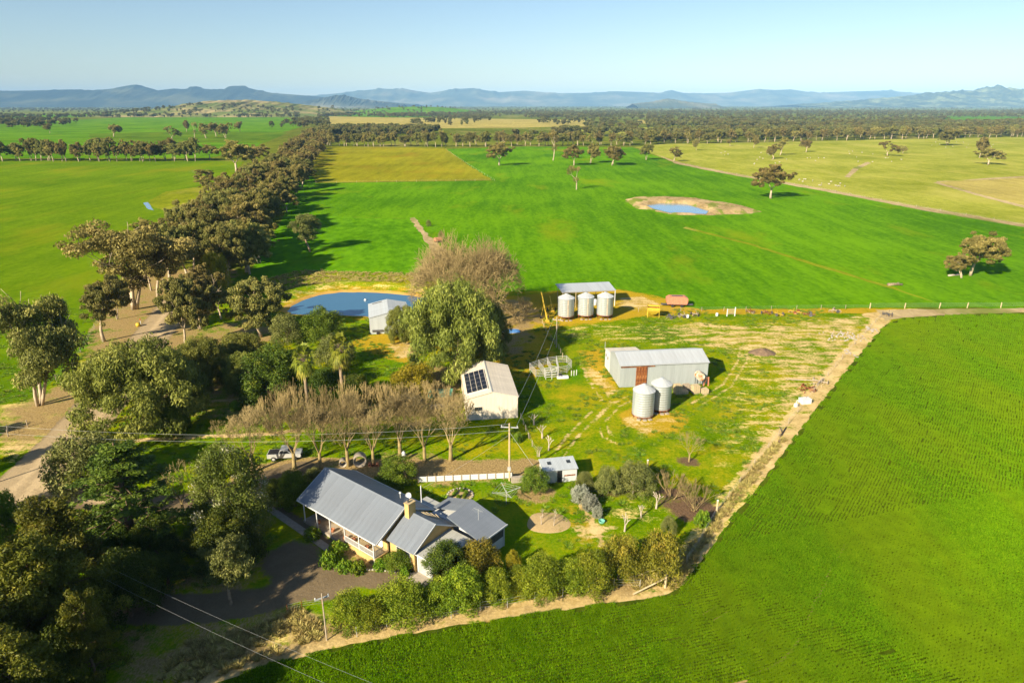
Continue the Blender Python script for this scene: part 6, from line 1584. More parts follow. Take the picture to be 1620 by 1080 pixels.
M['seam'] = m_plain('m_seam', (0.50, 0.42, 0.33), 0.6, 0.1, var=0.35, scale=2)
silo('grain_silo', 13.3, 161.2, 1.97, 0.95, 5.35, 6.25, 'left one of the three grey grain silos in front of the open shelter')
silo('grain_silo', 18.2, 162.2, 1.97, 0.95, 5.40, 6.30, 'middle one of the three grey grain silos in front of the open shelter')
silo('grain_silo', 23.0, 162.3, 1.97, 0.95, 5.45, 6.35, 'right one of the three grey grain silos in front of the open shelter')
silo('grain_silo', 22.2, 105.6, 1.80, 0.45, 4.75, 5.70, 'front silo of the close pair before the long grey shed', 12, False)
silo('grain_silo', 25.6, 107.9, 1.72, 0.60, 4.95, 5.85, 'rear silo of the close pair, with a white cap, before the long grey shed', 12, False)
# --- houses far away
def far_house(x, y, rz, w, d, h, roof, wall, label):
    o = empty('distant_house', (x, y, 0), rz, label, 'house')
    MB().box(-w/2, w/2, -d/2, d/2, 0, h).build('wall', M[wall], o)
    r_ = MB(); r_.slab([(-w/2 - .4, -d/2 - .4, h), (w/2 + .4, -d/2 - .4, h), (w/2 + .4, 0, h + d * 0.25), (-w/2 - .4, 0, h + d * 0.25)], 0.15)
    r_.slab([(-w/2 - .4, 0, h + d * 0.25), (w/2 + .4, 0, h + d * 0.25), (w/2 + .4, d/2 + .4, h), (-w/2 - .4, d/2 + .4, h)], 0.15)
    r_.build('roof', M[roof], o)
    for i in range(3): MB().box(-w/2 + w * (i + 0.3) / 3, -w/2 + w * (i + 0.7) / 3, -d/2 - 0.05, -d/2 + 0.05, h * 0.35, h * 0.75).build('window', M['glass'], o)
far_house(*(195.83, 1495.40), 0.1, 14, 9, 4, 'white_sheet', 'white', 'white farm building among trees beyond the main field, left of two')
far_house(*(219.65, 1495.40), -0.1, 12, 8, 3.5, 'white_sheet', 'white', 'white farm building among trees beyond the main field, right of two')
far_house(*(533.46, 1575.02), 0.2, 22, 9, 6, 'roof_zinc', 'white', 'pale roofed shed at the edge of the far wood')

# ------------------------------------------------------------------ poles, wires, fences
def catenary(p, q, sag, n=14):
    p, q = Vector(p), Vector(q)
    return [p.lerp(q, i / n) - Vector((0, 0, sag * 4 * (i / n) * (1 - i / n))) for i in range(n + 1)]
def pole(x, y, h, rz, label, arm=2.2, mat='timber', r_=0.13, box=False):
    o = empty('power_pole', (x, y, 0), rz, label, 'power pole')
    MB().tube((0, 0, -0.2), (0, 0, h), r_, r_ * 0.75, 10).build('post', M[mat], o)
    MB().box(-arm / 2, arm / 2, 0.13, 0.24, h - 0.75, h - 0.62).build('crossarm', M['galv'], o)
    im = MB().lathe([(0.0, 0.0), (0.03, 0.0), (0.03, 0.08), (0.07, 0.1), (0.05, 0.2), (0.0, 0.22)], 8).mesh('insulator', M['white'])
    for s_ in (-0.9, 0.9): link('insulator', im, o, loc=(s_ * arm / 2, 0.185, h - 0.62))
    if box: MB().box(-0.22, 0.22, -0.42, -0.13, h * 0.2, h * 0.2 + 0.5).build('meter_box', M['galv'], o)
    return o
PA = (-0.36, 84.34); PB = (9.65, 140.2)
pole(*PA, 8.9, R(-6), 'white-armed power pole beside the white garden fence', 2.4, 'timber_pale', 0.14, True)
pole(*PB, 6.9, R(-5), 'power pole in front of the three grain silos', 1.8, 'timber')
PC = (-18.31, 54.08)
pole(*PC, 5.6, R(30), 'thin power pole in the rough grass left of the hedge', 1.4, 'timber', 0.08)
PD = (-72.0, 84.0)
pole(*PD, 9.0, R(80), 'power pole hidden among the trees left of the drive', 2.2)
PE = (-130.0, 88.0)
pole(*PE, 9.0, R(80), 'power pole beyond the left edge of the picture', 2.2)
def wire(p, q, sag, label, r_=0.012):
    m = MB().path(catenary(p, q, sag), r_, 4)
    tag(m.build('power_line', M['galv']), label, 'wire', 'overhead wires')
for k, s_ in enumerate((-1.0, 1.0)):
    nm = ('upper', 'lower')[k]
    wire((PA[0], PA[1] + s_, 8.3), (PD[0], PD[1] + s_, 8.3), 1.6, '%s wire running left from the white-armed pole' % nm)
    wire((PD[0], PD[1] + s_, 8.3), (PE[0], PE[1] + s_, 8.3), 1.2, '%s wire crossing the road at the left edge' % nm)
    wire((PA[0] + s_ * 0.9, PA[1], 8.3), (PB[0] + s_ * 0.8, PB[1], 6.4), 0.9, '%s wire between the two poles past the cream shed' % ('left', 'right')[k], 0.014)
    wire((-49.6 + k * 1.0, 60.6 + k * 0.8, 6.6), (-2.0 + k * 1.8, 34.0 + k, 9.5), 0.9, '%s of the two wires over the lower drive and crop' % ('nearer', 'farther')[k], 0.005)
PF = (-50.0, 60.0)
pole(*PF, 7.2, R(-30), 'power pole buried in the shade of the shelter belt', 1.6)
wire((PA[0], PA[1], 7.6), (4.6, 83.8, 0.1), 0.05, 'stay wire from the white-armed pole to the garden shed', 0.02)
wire((PA[0], PA[1], 7.2), (-10.9, 73.4, 5.5), 0.3, 'service wire from the white-armed pole to the house', 0.012)

pmesh = {}
def fence(name, pts, spacing, label, h=1.2, r_=0.05, mat='timber', wires=3, wr=0.008, cat='fence', jitter=0.0, skip_ends=False):
    o = empty(name, (*pts[0], 0), 0, label, cat)
    key = (r_, h, mat)
    if key not in pmesh: pmesh[key] = MB().tube((0, 0, -0.15), (0, 0, h), r_, r_ * 0.92, 7).mesh('post', M[mat])
    wm = MB(); rj = random.Random(len(pts) * 7 + int(spacing * 10))
    P = [Vector((p[0] - pts[0][0], p[1] - pts[0][1], 0)) for p in pts]
    for a, b in zip(P[:-1], P[1:]):
        n = max(1, round((b - a).length / spacing))
        for i in range(n):
            link('post', pmesh[key], o, loc=a.lerp(b, i / n), rot=(rj.uniform(-0.04, 0.04), rj.uniform(-0.04, 0.04), rj.random()))
        for k in range(wires):
            z = h * (0.92 - 0.8 * k / max(1, wires))
            wm.tube(a + Vector((0, 0, z)), b + Vector((0, 0, z)), wr, n=3, caps=False)
    link('post', pmesh[key], o, loc=P[-1])
    if wires: wm.build('wires', M['galv'], o)
    return o
fence('crop_fence', [(-15.40, 54.50), (-12.67, 55.81), (-9.37, 56.52), (-6.25, 57.07), (-3.30, 58.18), (-0.47, 58.66), (2.42, 59.62), (5.44, 60.42), (8.23, 61.02), (11.14, 61.74), (13.96, 61.63)], 4.0, 'wire fence with thin steel posts between hedge and crop', 1.25, 0.03, 'galv')
fence('yard_fence', [(20.15, 66.10), (22.40, 69.45), (26.51, 76.16), (31.76, 83.49), (39.33, 93.67), (49.12, 106.89), (61.69, 123.69), (75.49, 141.88), (91.14, 161.66)], 5.5, 'wire fence along the bare strip on the right of the yard', 1.1, 0.05, 'timber')
fence('field_fence', [(32.27, 167.12), (48.56, 167.69), (60.07, 168.25), (73.51, 169.40), (92.75, 169.98)], 6.5, 'old wire fence behind the scrap row below the green field', 1.1, 0.06, 'timber')
fence('field_fence', [(92.75, 169.98), (101.76, 169.98), (110.94, 170.27), (118.35, 170.56), (127.06, 170.56), (136.86, 171.14)], 9.0, 'fence of stout pale posts along the track on the right', 1.5, 0.13, 'timber_pale', 4, 0.012)
fence('shed_fence', [(1.49, 104.39), (2.25, 99.68), (3.13, 94.49), (3.80, 91.28)], 2.2, 'short post and rail fence from cream shed to garden shed', 1.1, 0.06, 'timber')
fence('paddock_fence', [(149.11, 633.29), (165.10, 537.78), (192.11, 430.86), (207.82, 353.87), (223.29, 297.80)], 14.0, 'fence line between green field and sheep paddock', 1.3, 0.08, 'timber', 2)
fence('road_fence', [(-90.95, 107.92), (-86.30, 114.18), (-88.64, 128.45), (-98.40, 153.09), (-111.24, 187.76)], 8.0, 'wire fence between the road verge and the left field', 1.2, 0.06, 'timber')
fence('road_fence', [(-80.35, 97.90), (-81.59, 99.68), (-79.50, 101.29)], 4.0, 'broken end of fence on the road verge at the left', 1.2, 0.09, 'timber')
fence('olive_fence', [(-77.19, 823.06), (-37.10, 606.46), (-12.25, 482.72), (-131.26, 466.72)], 14.0, 'fence around the olive paddock', 1.3, 0.08, 'timber', 2)
fence('drive_fence', [(-23.40, 57.99), (-22.05, 58.56), (-20.02, 58.94)], 3.0, 'low rusty fence beside the lower drive', 1.0, 0.04, 'rust')
fence('yard_fence', [(7.32, 157.02), (8.12, 148.42), (10.12, 139.00), (10.56, 133.54)], 3.0, 'leaning post fence left of the pole before the silos', 1.1, 0.07, 'timber_pale')
# strainer posts with stays at the crop corner
def strainer(x, y, a, L, label):
    o = empty('strainer_post', (x, y, 0), a, label, 'post')
    MB().tube((0, 0, -0.2), (0, 0, 1.7), 0.14, 0.13, 10).build('post', M['timber_pale'], o)
    MB().tube((0.1, 0, 1.25), (L, 0, 0.25), 0.09, n=8).build('stay', M['timber_pale'], o)
strainer(*(16.25, 63.43), R(185), 3.2, 'strainer post with level stay at the crop corner, upper of the pair')
strainer(*(16.77, 61.84), R(200), 4.0, 'strainer post with sloping stay at the crop corner, lower of the pair')
for (x, y, l) in ((1134, 807, 'white topped fence post by the mulch bed'), (1024, 742, 'pale post standing behind the broad olive tree')):
    o = empty('strainer_post', (*(26.71, 76.89),) if x == 1134 else (*(19.63, 87.51),), 0, l, 'post')
    MB().tube((0, 0, -0.2), (0, 0, 1.5), 0.14, 0.13, 10).build('post', M['timber_pale'], o); MB().tube((0, 0, 1.5), (0, 0, 1.56), 0.15, 0.1, 10).build('cap', M['white'], o)

# white garden wall with posts
WA, WB = Vector((*(-13.10, 83.83), 0)), Vector((*(0.18, 85.03), 0))
wl = empty('garden_wall', WA, math.atan2(WB.y - WA.y, WB.x - WA.x), 'low white boarded garden fence behind the house', 'fence')
Lw = (WB - WA).length
for i in range(int(Lw / 1.2)):
    for z in (0.08, 0.36, 0.64):
        MB().box(0.01, 1.18, -0.02, 0.02, z, z + 0.25).build('board', M['white'], wl, loc=(i * 1.2, 0, 0))
pw = MB().box(-0.06, 0.06, -0.10, -0.021, 0, 1.0).mesh('post', M['timber'])
for i in range(int(Lw / 1.2) + 1): link('post', pw, wl, loc=(i * 1.2, 0, 0))
blk = MB().box(-0.9, 0.9, -0.25, 0.25, -0.02, 0.85); tag(blk.build('concrete_block', M['concrete'], loc=(*(0.80, 84.00), 0), rot=(0, 0, R(10))), 'pale concrete block at the foot of the white-armed pole', 'block')

# ------------------------------------------------------------------ garden things
def sand_bed(c, r_, label, plants):
    o = empty('round_bed', (*c, 0), 0, label, 'garden bed')
    m = MB().lathe([(r_ + 0.35, -0.03), (r_ + 0.1, 0.03), (r_ * 0.9, 0.07), (r_ * 0.4, 0.15), (0.0, 0.18)], 28); m.v = [(x * (1 + 0.07 * math.sin(3 * math.atan2(y, x) + r_)), y * (0.92 + 0.08 * math.cos(2 * math.atan2(y, x))), z) for x, y, z in m.v]; m.build('mound', M['sand'], o, True)
    st = MB().lathe([(0.0, -0.08), (0.16, -0.04), (0.19, 0.08), (0.1, 0.17), (0.0, 0.18)], 7).mesh('edging_stone', M['stone'])
    n = int(2 * math.pi * r_ / 0.42)
    if r_ > 2: n = 0
    for i in range(n):
        a = 2 * math.pi * i / n; s_ = link('edging_stone', st, o, loc=((r_ + 0.15) * math.cos(a), (r_ + 0.15) * math.sin(a), 0.0), rot=(0, 0, a * 3)); s_.scale = (1, 0.8 + 0.4 * ((i * 7) % 5) / 5, 0.9)
    return o
b1 = (-7.02, 80.55); b2 = (4.56, 74.18)
sand_bed(b1, 1.55, 'small round sand bed with shrubs on the back lawn', 0)
sand_bed(b2, 2.5, 'larger round sand bed with twigs on the lawn beside the laundry', 0)
for k in range(6):
    a = k * 1.05 + 0.3; tree('garden_shrub', b1[0] + 0.85 * math.cos(a), b1[1] + 0.85 * math.sin(a), 0.55, 0.6, 'small clipped rose bush in the small round sand bed', 'rose_bush', 'rose bushes in the round bed', cat='shrub', z=0.12)
for k in range(4):
    a = k * 1.6 + 0.6; tree('pruned_tree', b2[0] + 1.1 * math.cos(a), b2[1] + 1.1 * math.sin(a), 1.3, 0.6, 'bare rose stick in the larger round sand bed', 'rose_bush', 'rose sticks in the round bed', cat='shrub', z=0.15)
hc = (-0.75, 78.38)
o = empty('clothes_hoist', (*hc, 0), R(20), 'rotary clothes hoist on the back lawn', 'clothes line')
MB().tube((0, 0, -0.1), (0, 0, 2.1), 0.04).build('post', M['galv'], o)
for k in range(4):
    a = k * math.pi / 2
    MB().tube((0, 0, 1.75), (2.0 * math.cos(a), 2.0 * math.sin(a), 2.15), 0.035, n=6).build('arm', M['galv'], o)
hw = MB()
for q in (0.5, 0.75, 1.0):
    for k in range(4):
        a, c = k * math.pi / 2, (k + 1) * math.pi / 2; z = 1.75 + 0.4 * q
        hw.tube((2 * q * math.cos(a), 2 * q * math.sin(a), z), (2 * q * math.cos(c), 2 * q * math.sin(c), z), 0.012, n=4)
hw.build('lines', M['galv'], o)
for (p, l, c, m_) in (((11.37, 74.18), 'small green tub on the lawn beside the lavender bed', 'tub', 'green_paint'),):
    tag(MB().lathe([(0.0, 0), (0.35, 0), (0.42, 0.3), (0.38, 0.3), (0.34, 0.08), (0, 0.08)], 16).build('tub', M[m_], None, True, loc=(*p, 0)), l, c)
tag(MB().lathe([(0.0, 0), (0.22, 0), (0.25, 0.4), (0.22, 0.42), (0, 0.42)], 14).build('bucket', M['red_paint'], None, True, loc=(*(16.71, 82.66), 0)), 'red bucket hung in the olive row', 'bucket')
# concrete path and edging at the house
for i in range(14):
    t_ = i / 13; a = Vector((*(-32.78, 78.23), 0)).lerp(Vector((*(-21.83, 68.71), 0)), t_)
    link('paving_slab', MB().box(-0.55, 0.55, -0.5, 0.5, -0.03, 0.03).mesh('paving_slab', M['concrete']), None, loc=a, rot=(0, 0, R(-40)))
slabs = [o_ for o_ in col.objects if o_.name.startswith('paving_slab')]
pth = empty('path', (*(-32.78, 78.23), 0)); tag(pth, kind='structure')
for o_ in slabs:
    o_.parent = pth; o_.location = o_.location - pth.location
# white edging stones along the verandah bed
ed = empty('bed_edging', (*(-17.88, 64.41), 0), 0, 'line of white edging stones along the bed before the house', 'edging')
stm = MB().lathe([(0.0, -0.05), (0.14, -0.03), (0.17, 0.07), (0.09, 0.15), (0.0, 0.16)], 7).mesh('stone', M['stone'])
ep = [Vector((*p, 0)) for p in [(-16.54, 64.85), (-15.10, 64.85), (-13.23, 64.41), (-11.40, 64.08), (-10.86, 64.30)]]
base = ed.location.copy()
for a, c in zip(ep[:-1], ep[1:]):
    n = max(2, int((c - a).length / 0.33))
    for i in range(n): link('stone', stm, ed, loc=a.lerp(c, i / n) - base, rot=(0, 0, i * 1.7))
# pipes, gas bottle and tanks behind the house
def ring(name, c, r_, L, rz, label, mat='concrete'):
    o = empty(name, (*c, 0), rz, label, 'pipe')
    m = MB(); n = 22; pr = [(r_, 0), (r_, L), (r_ * 0.86, L), (r_ * 0.86, 0), (r_, 0)]
    k = len(m.v)
    for (q, y) in pr:
        for j in range(n):
            t_ = 2 * math.pi * j / n; m.v.append((q * math.cos(t_), y, r_ + q * math.sin(t_) - 0.02))
    for i in range(len(pr) - 1):
        for j in range(n): m.f.append((k + i*n + j, k + i*n + (j+1) % n, k + (i+1)*n + (j+1) % n, k + (i+1)*n + j))
    m.build('pipe', M[mat], o, True)
ring('concrete_pipe', (-24.62, 88.06), 0.55, 1.1, R(12), 'smaller concrete pipe lying under the bare trees')
ring('concrete_pipe', (-22.13, 88.06), 0.95, 1.3, R(12), 'large concrete pipe lying under the bare trees')
for k, xx in enumerate((585, 591, 597)): ring('clay_pipe', (-20.78, 88.24) if k == 0 else ((-20.23, 88.24) if k == 1 else (-19.67, 88.24)), 0.22, 0.8, R(12), '%s short clay pipe at the foot of the fifth bare tree' % ('left', 'middle', 'right')[k], 'terracotta')
gb = empty('gas_bottle', (*(-16.10, 90.31), 0), 0, 'white gas bottle under the sixth bare tree', 'gas bottle')
MB().lathe([(0, 0), (0.26, 0.02), (0.28, 0.15), (0.28, 1.15), (0.2, 1.32), (0.06, 1.38), (0, 1.38)], 16).build('cylinder', M['white'], gb, True); MB().tube((0, 0, 1.38), (0, 0, 1.5), 0.05).build('valve', M['galv'], gb)
# white box, trough and green tank in the thicket
tag(MB().box(-0.9, 0.9, -0.7, 0.7, -0.02, 1.3).box(-0.96, 0.96, -0.76, 0.76, 1.302, 1.38).build('storage_box', M['white'], loc=(*(-17.83, 110.03), 0), rot=(0, 0, R(8))), 'white box standing in the bare thicket', 'box')
tag(MB().box(-2.2, 2.2, -0.8, 0.8, -0.02, 0.9).box(-2.25, 2.25, -0.85, 0.85, 0.902, 1.0).build('tank_cover', M['green_paint'], loc=(*(-12.97, 113.90), 0), rot=(0, 0, R(6))), 'pale green covered bin beside the cream shed', 'bin')
tag(MB().box(-1.2, 1.2, -0.5, 0.5, -0.02, 0.5).build('trough', M['concrete'], loc=(*(-13.01, 108.70), 0), rot=(0, 0, R(4))), 'concrete trough in the bare thicket', 'trough')
# white utility vehicle behind the second bare tree
ut_ = empty('parked_ute', (*(-33.90, 90.89), 0), R(6), 'white utility truck parked behind the second bare tree', 'ute')
bd = MB(); pr = [(-2.45, 0.45), (2.3, 0.45), (2.45, 0.7), (2.4, 1.0), (1.2, 1.1), (0.55, 1.65), (-0.55, 1.7), (-0.75, 1.1), (-2.45, 1.1)]
n = len(pr); bd.add([(a, -0.88, c) for a, c in pr] + [(a, 0.88, c) for a, c in pr], [tuple(range(n)), tuple(range(2*n - 1, n - 1, -1))] + [((i+1) % n, i, n + i, n + (i+1) % n) for i in range(n)])
bd.build('body', M['galv'], ut_)
gl_ = MB(); 
for y_ in (-0.89, 0.885): gl_.add([(1.0, y_, 1.14), (0.5, y_, 1.58), (-0.5, y_, 1.62), (-0.68, y_, 1.14)], [(0, 1, 2, 3)])
gl_.build('side_windows', M['glass'], ut_); MB().slab([(1.16, -0.8, 1.16), (0.60, -0.75, 1.63), (0.60, 0.75, 1.63), (1.16, 0.8, 1.16)], 0.03).build('windscreen', M['glass'], ut_)
MB().box(-2.35, -0.85, -0.78, 0.78, 1.102, 1.13).build('tray_cover', M['black'], ut_)
for x_ in (-1.55, 1.5):
    for y_ in (-0.86, 0.86):
        w_ = MB().tube((0, -0.12, 0), (0, 0.12, 0), 0.36, n=18).build('wheel', M['tyre'], ut_, loc=(x_, y_, 0.35)); MB().tube((0, -0.13, 0), (0, 0.13, 0), 0.2, n=12).build('rim', M['galv'], w_)
for y_ in (-0.6, 0.6): MB().box(2.40, 2.47, y_ - 0.2, y_ + 0.2, 0.72, 0.9).build('headlight', M['glass'], ut_)
MB().box(2.38, 2.5, -0.8, 0.8, 0.42, 0.6).build('bumper', M['steel_dark'], ut_)
# ------------------------------------------------------------------ farmyard machinery
def trailer_wheels(o, xs_k, y, r_=0.4):
    wm = MB().tube((0, -0.12, 0), (0, 0.12, 0), r_, n=16).mesh('wheel', M['tyre'])
    for x_ in xs_k:
        for s_ in (-1, 1): link('wheel', wm, o, loc=(x_, s_ * y, r_ - 0.02))
bn = empty('field_bin', (*(35.13, 162.73), 0), R(-8), 'yellow grain bin on legs with open rusty top', 'grain bin')
m = MB(); m.add([(-1.5, -1.1, 1.7), (1.5, -1.1, 1.7), (1.5, 1.1, 1.7), (-1.5, 1.1, 1.7), (-1.5, -1.1, 2.7), (1.5, -1.1, 2.7), (1.5, 1.1, 2.7), (-1.5, 1.1, 2.7), (-0.5, -0.4, 0.7), (0.5, -0.4, 0.7), (0.5, 0.4, 0.7), (-0.5, 0.4, 0.7)],
   [(0,1,5,4),(1,2,6,5),(2,3,7,6),(3,0,4,7),(8,9,1,0),(9,10,2,1),(10,11,3,2),(11,8,0,3),(11,10,9,8)]); m.build('hopper', M['yellow'], bn)
MB().box(-1.42, 1.42, -1.02, 1.02, 2.3, 2.34).build('grain_cover', M['rust'], bn)
for a, c in ((-1.4, -1.0), (1.4, -1.0), (1.4, 1.0), (-1.4, 1.0)): MB().box(a - 0.06, a + 0.06, c - 0.06, c + 0.06, 0, 1.75).build('leg', M['yellow'], bn)
for z in (1.9, 2.6): MB().box(-1.53, 1.53, -1.13, -1.105, z, z + 0.07).build('band', M['rust'], bn)
rb_ = empty('red_bin', (*(43.14, 172.33), 0), R(-4), 'red-oxide grain bin on a low trailer at the field edge', 'grain bin')
m = MB(); pr = [(-2.5, 0.7), (2.5, 0.7), (2.75, 1.4), (2.75, 2.3), (2.0, 2.75), (-2.0, 2.75), (-2.75, 2.3), (-2.75, 1.4)]; n = len(pr)
m.add([(a, -1.1, c) for a, c in pr] + [(a, 1.1, c) for a, c in pr], [tuple(range(n)), tuple(range(2*n - 1, n - 1, -1))] + [((i+1) % n, i, n + i, n + (i+1) % n) for i in range(n)]); m.build('tank', M['red_oxide'], rb_)
MB().box(-1.4, 1.4, -0.4, 0.4, 2.752, 2.82).build('hatch', M['steel_dark'], rb_); MB().box(-4.0, 4.2, -0.5, 0.5, 0.45, 0.62).build('chassis', M['steel_dark'], rb_); trailer_wheels(rb_, (-1.2, 1.2), 1.15)
def auger(c, rz, L, el, r_, mat, label):
    o = empty('grain_auger', (*c, 0), rz, label, 'auger')
    d = Vector((math.cos(el), 0, math.sin(el)))
    MB().tube((0, 0, 0.2), Vector((0, 0, 0.2)) + d * L, r_, n=10).build('tube', M[mat], o)
    p = Vector((0, 0, 0.2)) + d * L * 0.55
    for s_ in (-1, 1): MB().tube((p.x - 0.4, s_ * 0.9, 0.35), p, 0.05, n=6).build('support', M[mat], o)
    wm = MB().tube((0, -0.1, 0), (0, 0.1, 0), 0.4, n=16).mesh('wheel', M['tyre'])
    for s_ in (-1, 1): link('wheel', wm, o, loc=(p.x - 0.4, s_ * 1.0, 0.38))
    MB().tube(Vector((0, 0, 0.2)) + d * L, Vector((0, 0, -0.35)) + d * (L + 0.25), r_ * 1.1, n=8).build('spout', M[mat], o); MB().box(-0.5, 0.5, -0.4, 0.4, 0.02, 0.45).build('intake', M[mat], o)
auger((8.62, 158.54), R(102), 8.5, R(42), 0.16, 'yellow', 'long yellow grain auger leaning beside the left silo')
auger((10.33, 167.12), R(100), 4.4, R(45), 0.10, 'yellow', 'short yellow auger behind the long one')
tag(MB().lathe([(0, 0), (0.75, 0.0), (0.8, 0.1), (0.8, 1.3), (0.5, 1.6), (0, 1.65)], 20).build('white_tank', M['white'], None, True, loc=(*(21.71, 173.52), 0)), 'white plastic tank between the middle and right silos', 'tank')
# rusty tank on a stand beside the long shed
rt_ = empty('fuel_tank', (35.0, 118.2, 0), R(6), 'rusty white tank on a stand at the long grey shed', 'tank')
MB().tube((0, -0.75, 2.2), (0, 0.75, 2.2), 0.75, n=20).build('drum', M['rust_white'] if 'rust_white' in M else M['rust'], rt_)
for a in (-0.5, 0.5):
    for c in (-0.6, 0.6): MB().box(a - 0.05, a + 0.05, c - 0.05, c + 0.05, 0, 1.75).build('leg', M['steel_dark'], rt_)
# pallets of firewood along the shed front
def pallet(x, y, lv, label, mt):
    o = empty('timber_stack', (x, y, 0), R(6 + lv), label, 'timber stack')
    for s_ in (-0.5, 0, 0.5): MB().box(-0.62, 0.62, s_ - 0.05, s_ + 0.05, 0.0, 0.1).build('bearer', M['timber'], o)
    bk = MB().box(-0.19, 0.19, -0.57, 0.57, 0, 0.2).mesh('timber_block', M[mt]); r2 = random.Random(lv * 31 + int(x * 10))
    for z in range(lv):
        for i in range(3):
            link('timber_block', bk, o, loc=(-0.42 + i * 0.42 + r2.uniform(-0.03, 0.03), r2.uniform(-0.06, 0.06), 0.1 + z * 0.21), rot=(0, 0, r2.uniform(-0.06, 0.06)))
for k, (x_, y_, lv, mt, lb) in enumerate([(30.3, 115.0, 8, 'timber_pale', 'tallest pallet stack of timber nearest the pair of silos'), (32.3, 116.6, 5, 'timber', 'pale stacked pallet against the shed wall'), (33.6, 115.2, 7, 'timber_pale', 'timber pallet stack below the rusty tank'), (35.2, 115.1, 4, 'timber_pale', 'low timber pallet stack at the right of the shed front'), (29.0, 117.2, 4, 'timber', 'pale pallet stack close behind the rear silo'), (31.6, 115.3, 2, 'timber_pale', 'lowest pallet of timber between two taller stacks')]):
    pallet(x_, y_, lv, lb, mt)
for k, (x_, a) in enumerate(((36.0, 10), (36.9, -6))):
    tag(MB().box(-0.12, 0.12, -0.04, 0.04, -0.03, 2.0).build('board', M['red_oxide'], loc=(x_, 118.6, 0), rot=(R(12), R(a), 0)), ('leaning reddish board by the rusty tank', 'leaning reddish board at the shed corner')[k], 'board')
# cattle yard of galvanised panels
def yard_panel(parent, a, c, h=1.7, rails=5):
    a, c = Vector(a), Vector(c)
    for p in (a, c): MB().tube((p.x, p.y, -0.05), (p.x, p.y, h), 0.06, n=7).build('post', M['galv_pale'], parent)
    for k in range(rails):
        z = 0.3 + (h - 0.45) * k / (rails - 1)
        MB().tube((a.x, a.y, z), (c.x, c.y, z), 0.035, n=5).build('rail', M['galv_pale'], parent)
M['galv_pale'] = m_plain('m_galvanised_pale', (0.60, 0.60, 0.57), 0.5, 0.2, var=0.1)
cy0 = Vector((*(3.52, 126.37), 0))
yd = empty('cattle_yard', cy0, 0, 'cattle yard of galvanised rail panels between the cream and long sheds', 'cattle yard')
yp = [Vector((*p, 0)) - cy0 for p in [(3.52, 126.37), (5.34, 128.10), (7.19, 129.51), (9.04, 130.23), (11.13, 130.59), (11.93, 127.75), (10.83, 125.02), (9.17, 124.35), (7.72, 125.02), (6.39, 123.03), (4.66, 122.71), (3.52, 126.37)]]
for a, c in zip(yp[:-1], yp[1:]): yard_panel(yd, a, c)
for a, c in ((yp[1], yp[9]), (yp[2], yp[8]), (yp[3], yp[7])): yard_panel(yd, a, c)
cr = empty('loading_crush', (*(7.58, 122.39), 0), R(10), 'steel loading crush at the front of the cattle yard', 'crush')
for s_ in (-0.5, 0.5):
    for x_ in (-1.2, 0, 1.2): MB().box(x_ - 0.05, x_ + 0.05, s_ - 0.05, s_ + 0.05, 0, 2.0).build('post', M['galv_pale'], cr)
    for z in (0.5, 1.0, 1.5, 1.95): MB().box(-1.2, 1.2, s_ - 0.03, s_ + 0.03, z - 0.04, z + 0.04).build('rail', M['galv_pale'], cr)
MB().slab([(1.2, -0.5, 0.9), (3.0, -0.5, 0.05), (3.0, 0.5, 0.05), (1.2, 0.5, 0.9)], 0.06).build('ramp', M['steel_dark'], cr)
tag(MB().box(-1.1, 1.1, -0.35, 0.35, -0.02, 0.45).build('trough', M['white'], loc=(*(9.78, 122.39), 0), rot=(0, 0, R(8))), 'white trough beside the loading crush', 'trough')
for k in range(3):
    tag(MB().tube((0, 0, -0.1), (0, 0, 1.1), 0.08, n=8).build('short_post', M['galv_pale'], loc=(*(((11.60, 123.69)), ((12.09, 123.69)), ((12.61, 124.02)))[k], 0)), ('left', 'middle', 'right')[k] + ' of three short posts beside the cattle yard', 'post', 'three short posts')
# scrap along the top fence
def scrap(c, rz, seed, label, mats=('rust', 'timber', 'steel_dark'), n=9, size=1.4):
    r2 = random.Random(seed); o = empty('scrap_implement', (*c, 0), rz, label, 'machinery')
    MB().box(-size, size, -0.08, 0.08, 0.35, 0.5).build('drawbar', M[mats[0]], o); MB().box(-0.08, 0.08, -size * 0.7, size * 0.7, 0.38, 0.52).build('crossbar', M[mats[0]], o)
    wm = MB().tube((0, -0.05, 0), (0, 0.05, 0), 0.42, n=14).mesh('wheel', M[mats[2]])
    for s_ in (-1, 1): link('wheel', wm, o, loc=(-0.3, s_ * size * 0.7, 0.4))
    for k in range(n):
        x_ = r2.uniform(-size, size); y_ = r2.uniform(-size * 0.6, size * 0.6)
        MB().path([(x_, y_, 0.45), (x_ + 0.15, y_, 0.25), (x_ + 0.05 + r2.uniform(-.2, .2), y_ + r2.uniform(-.3, .3), 0.0)], 0.045, 5).build('tine', M[r2.choice(mats)], o)
    MB().tube((size * 0.4, 0, 0.5), (size * 0.2, 0.2, 1.2 + 0.4 * r2.random()), 0.05, n=6).build('lever', M[mats[0]], o)
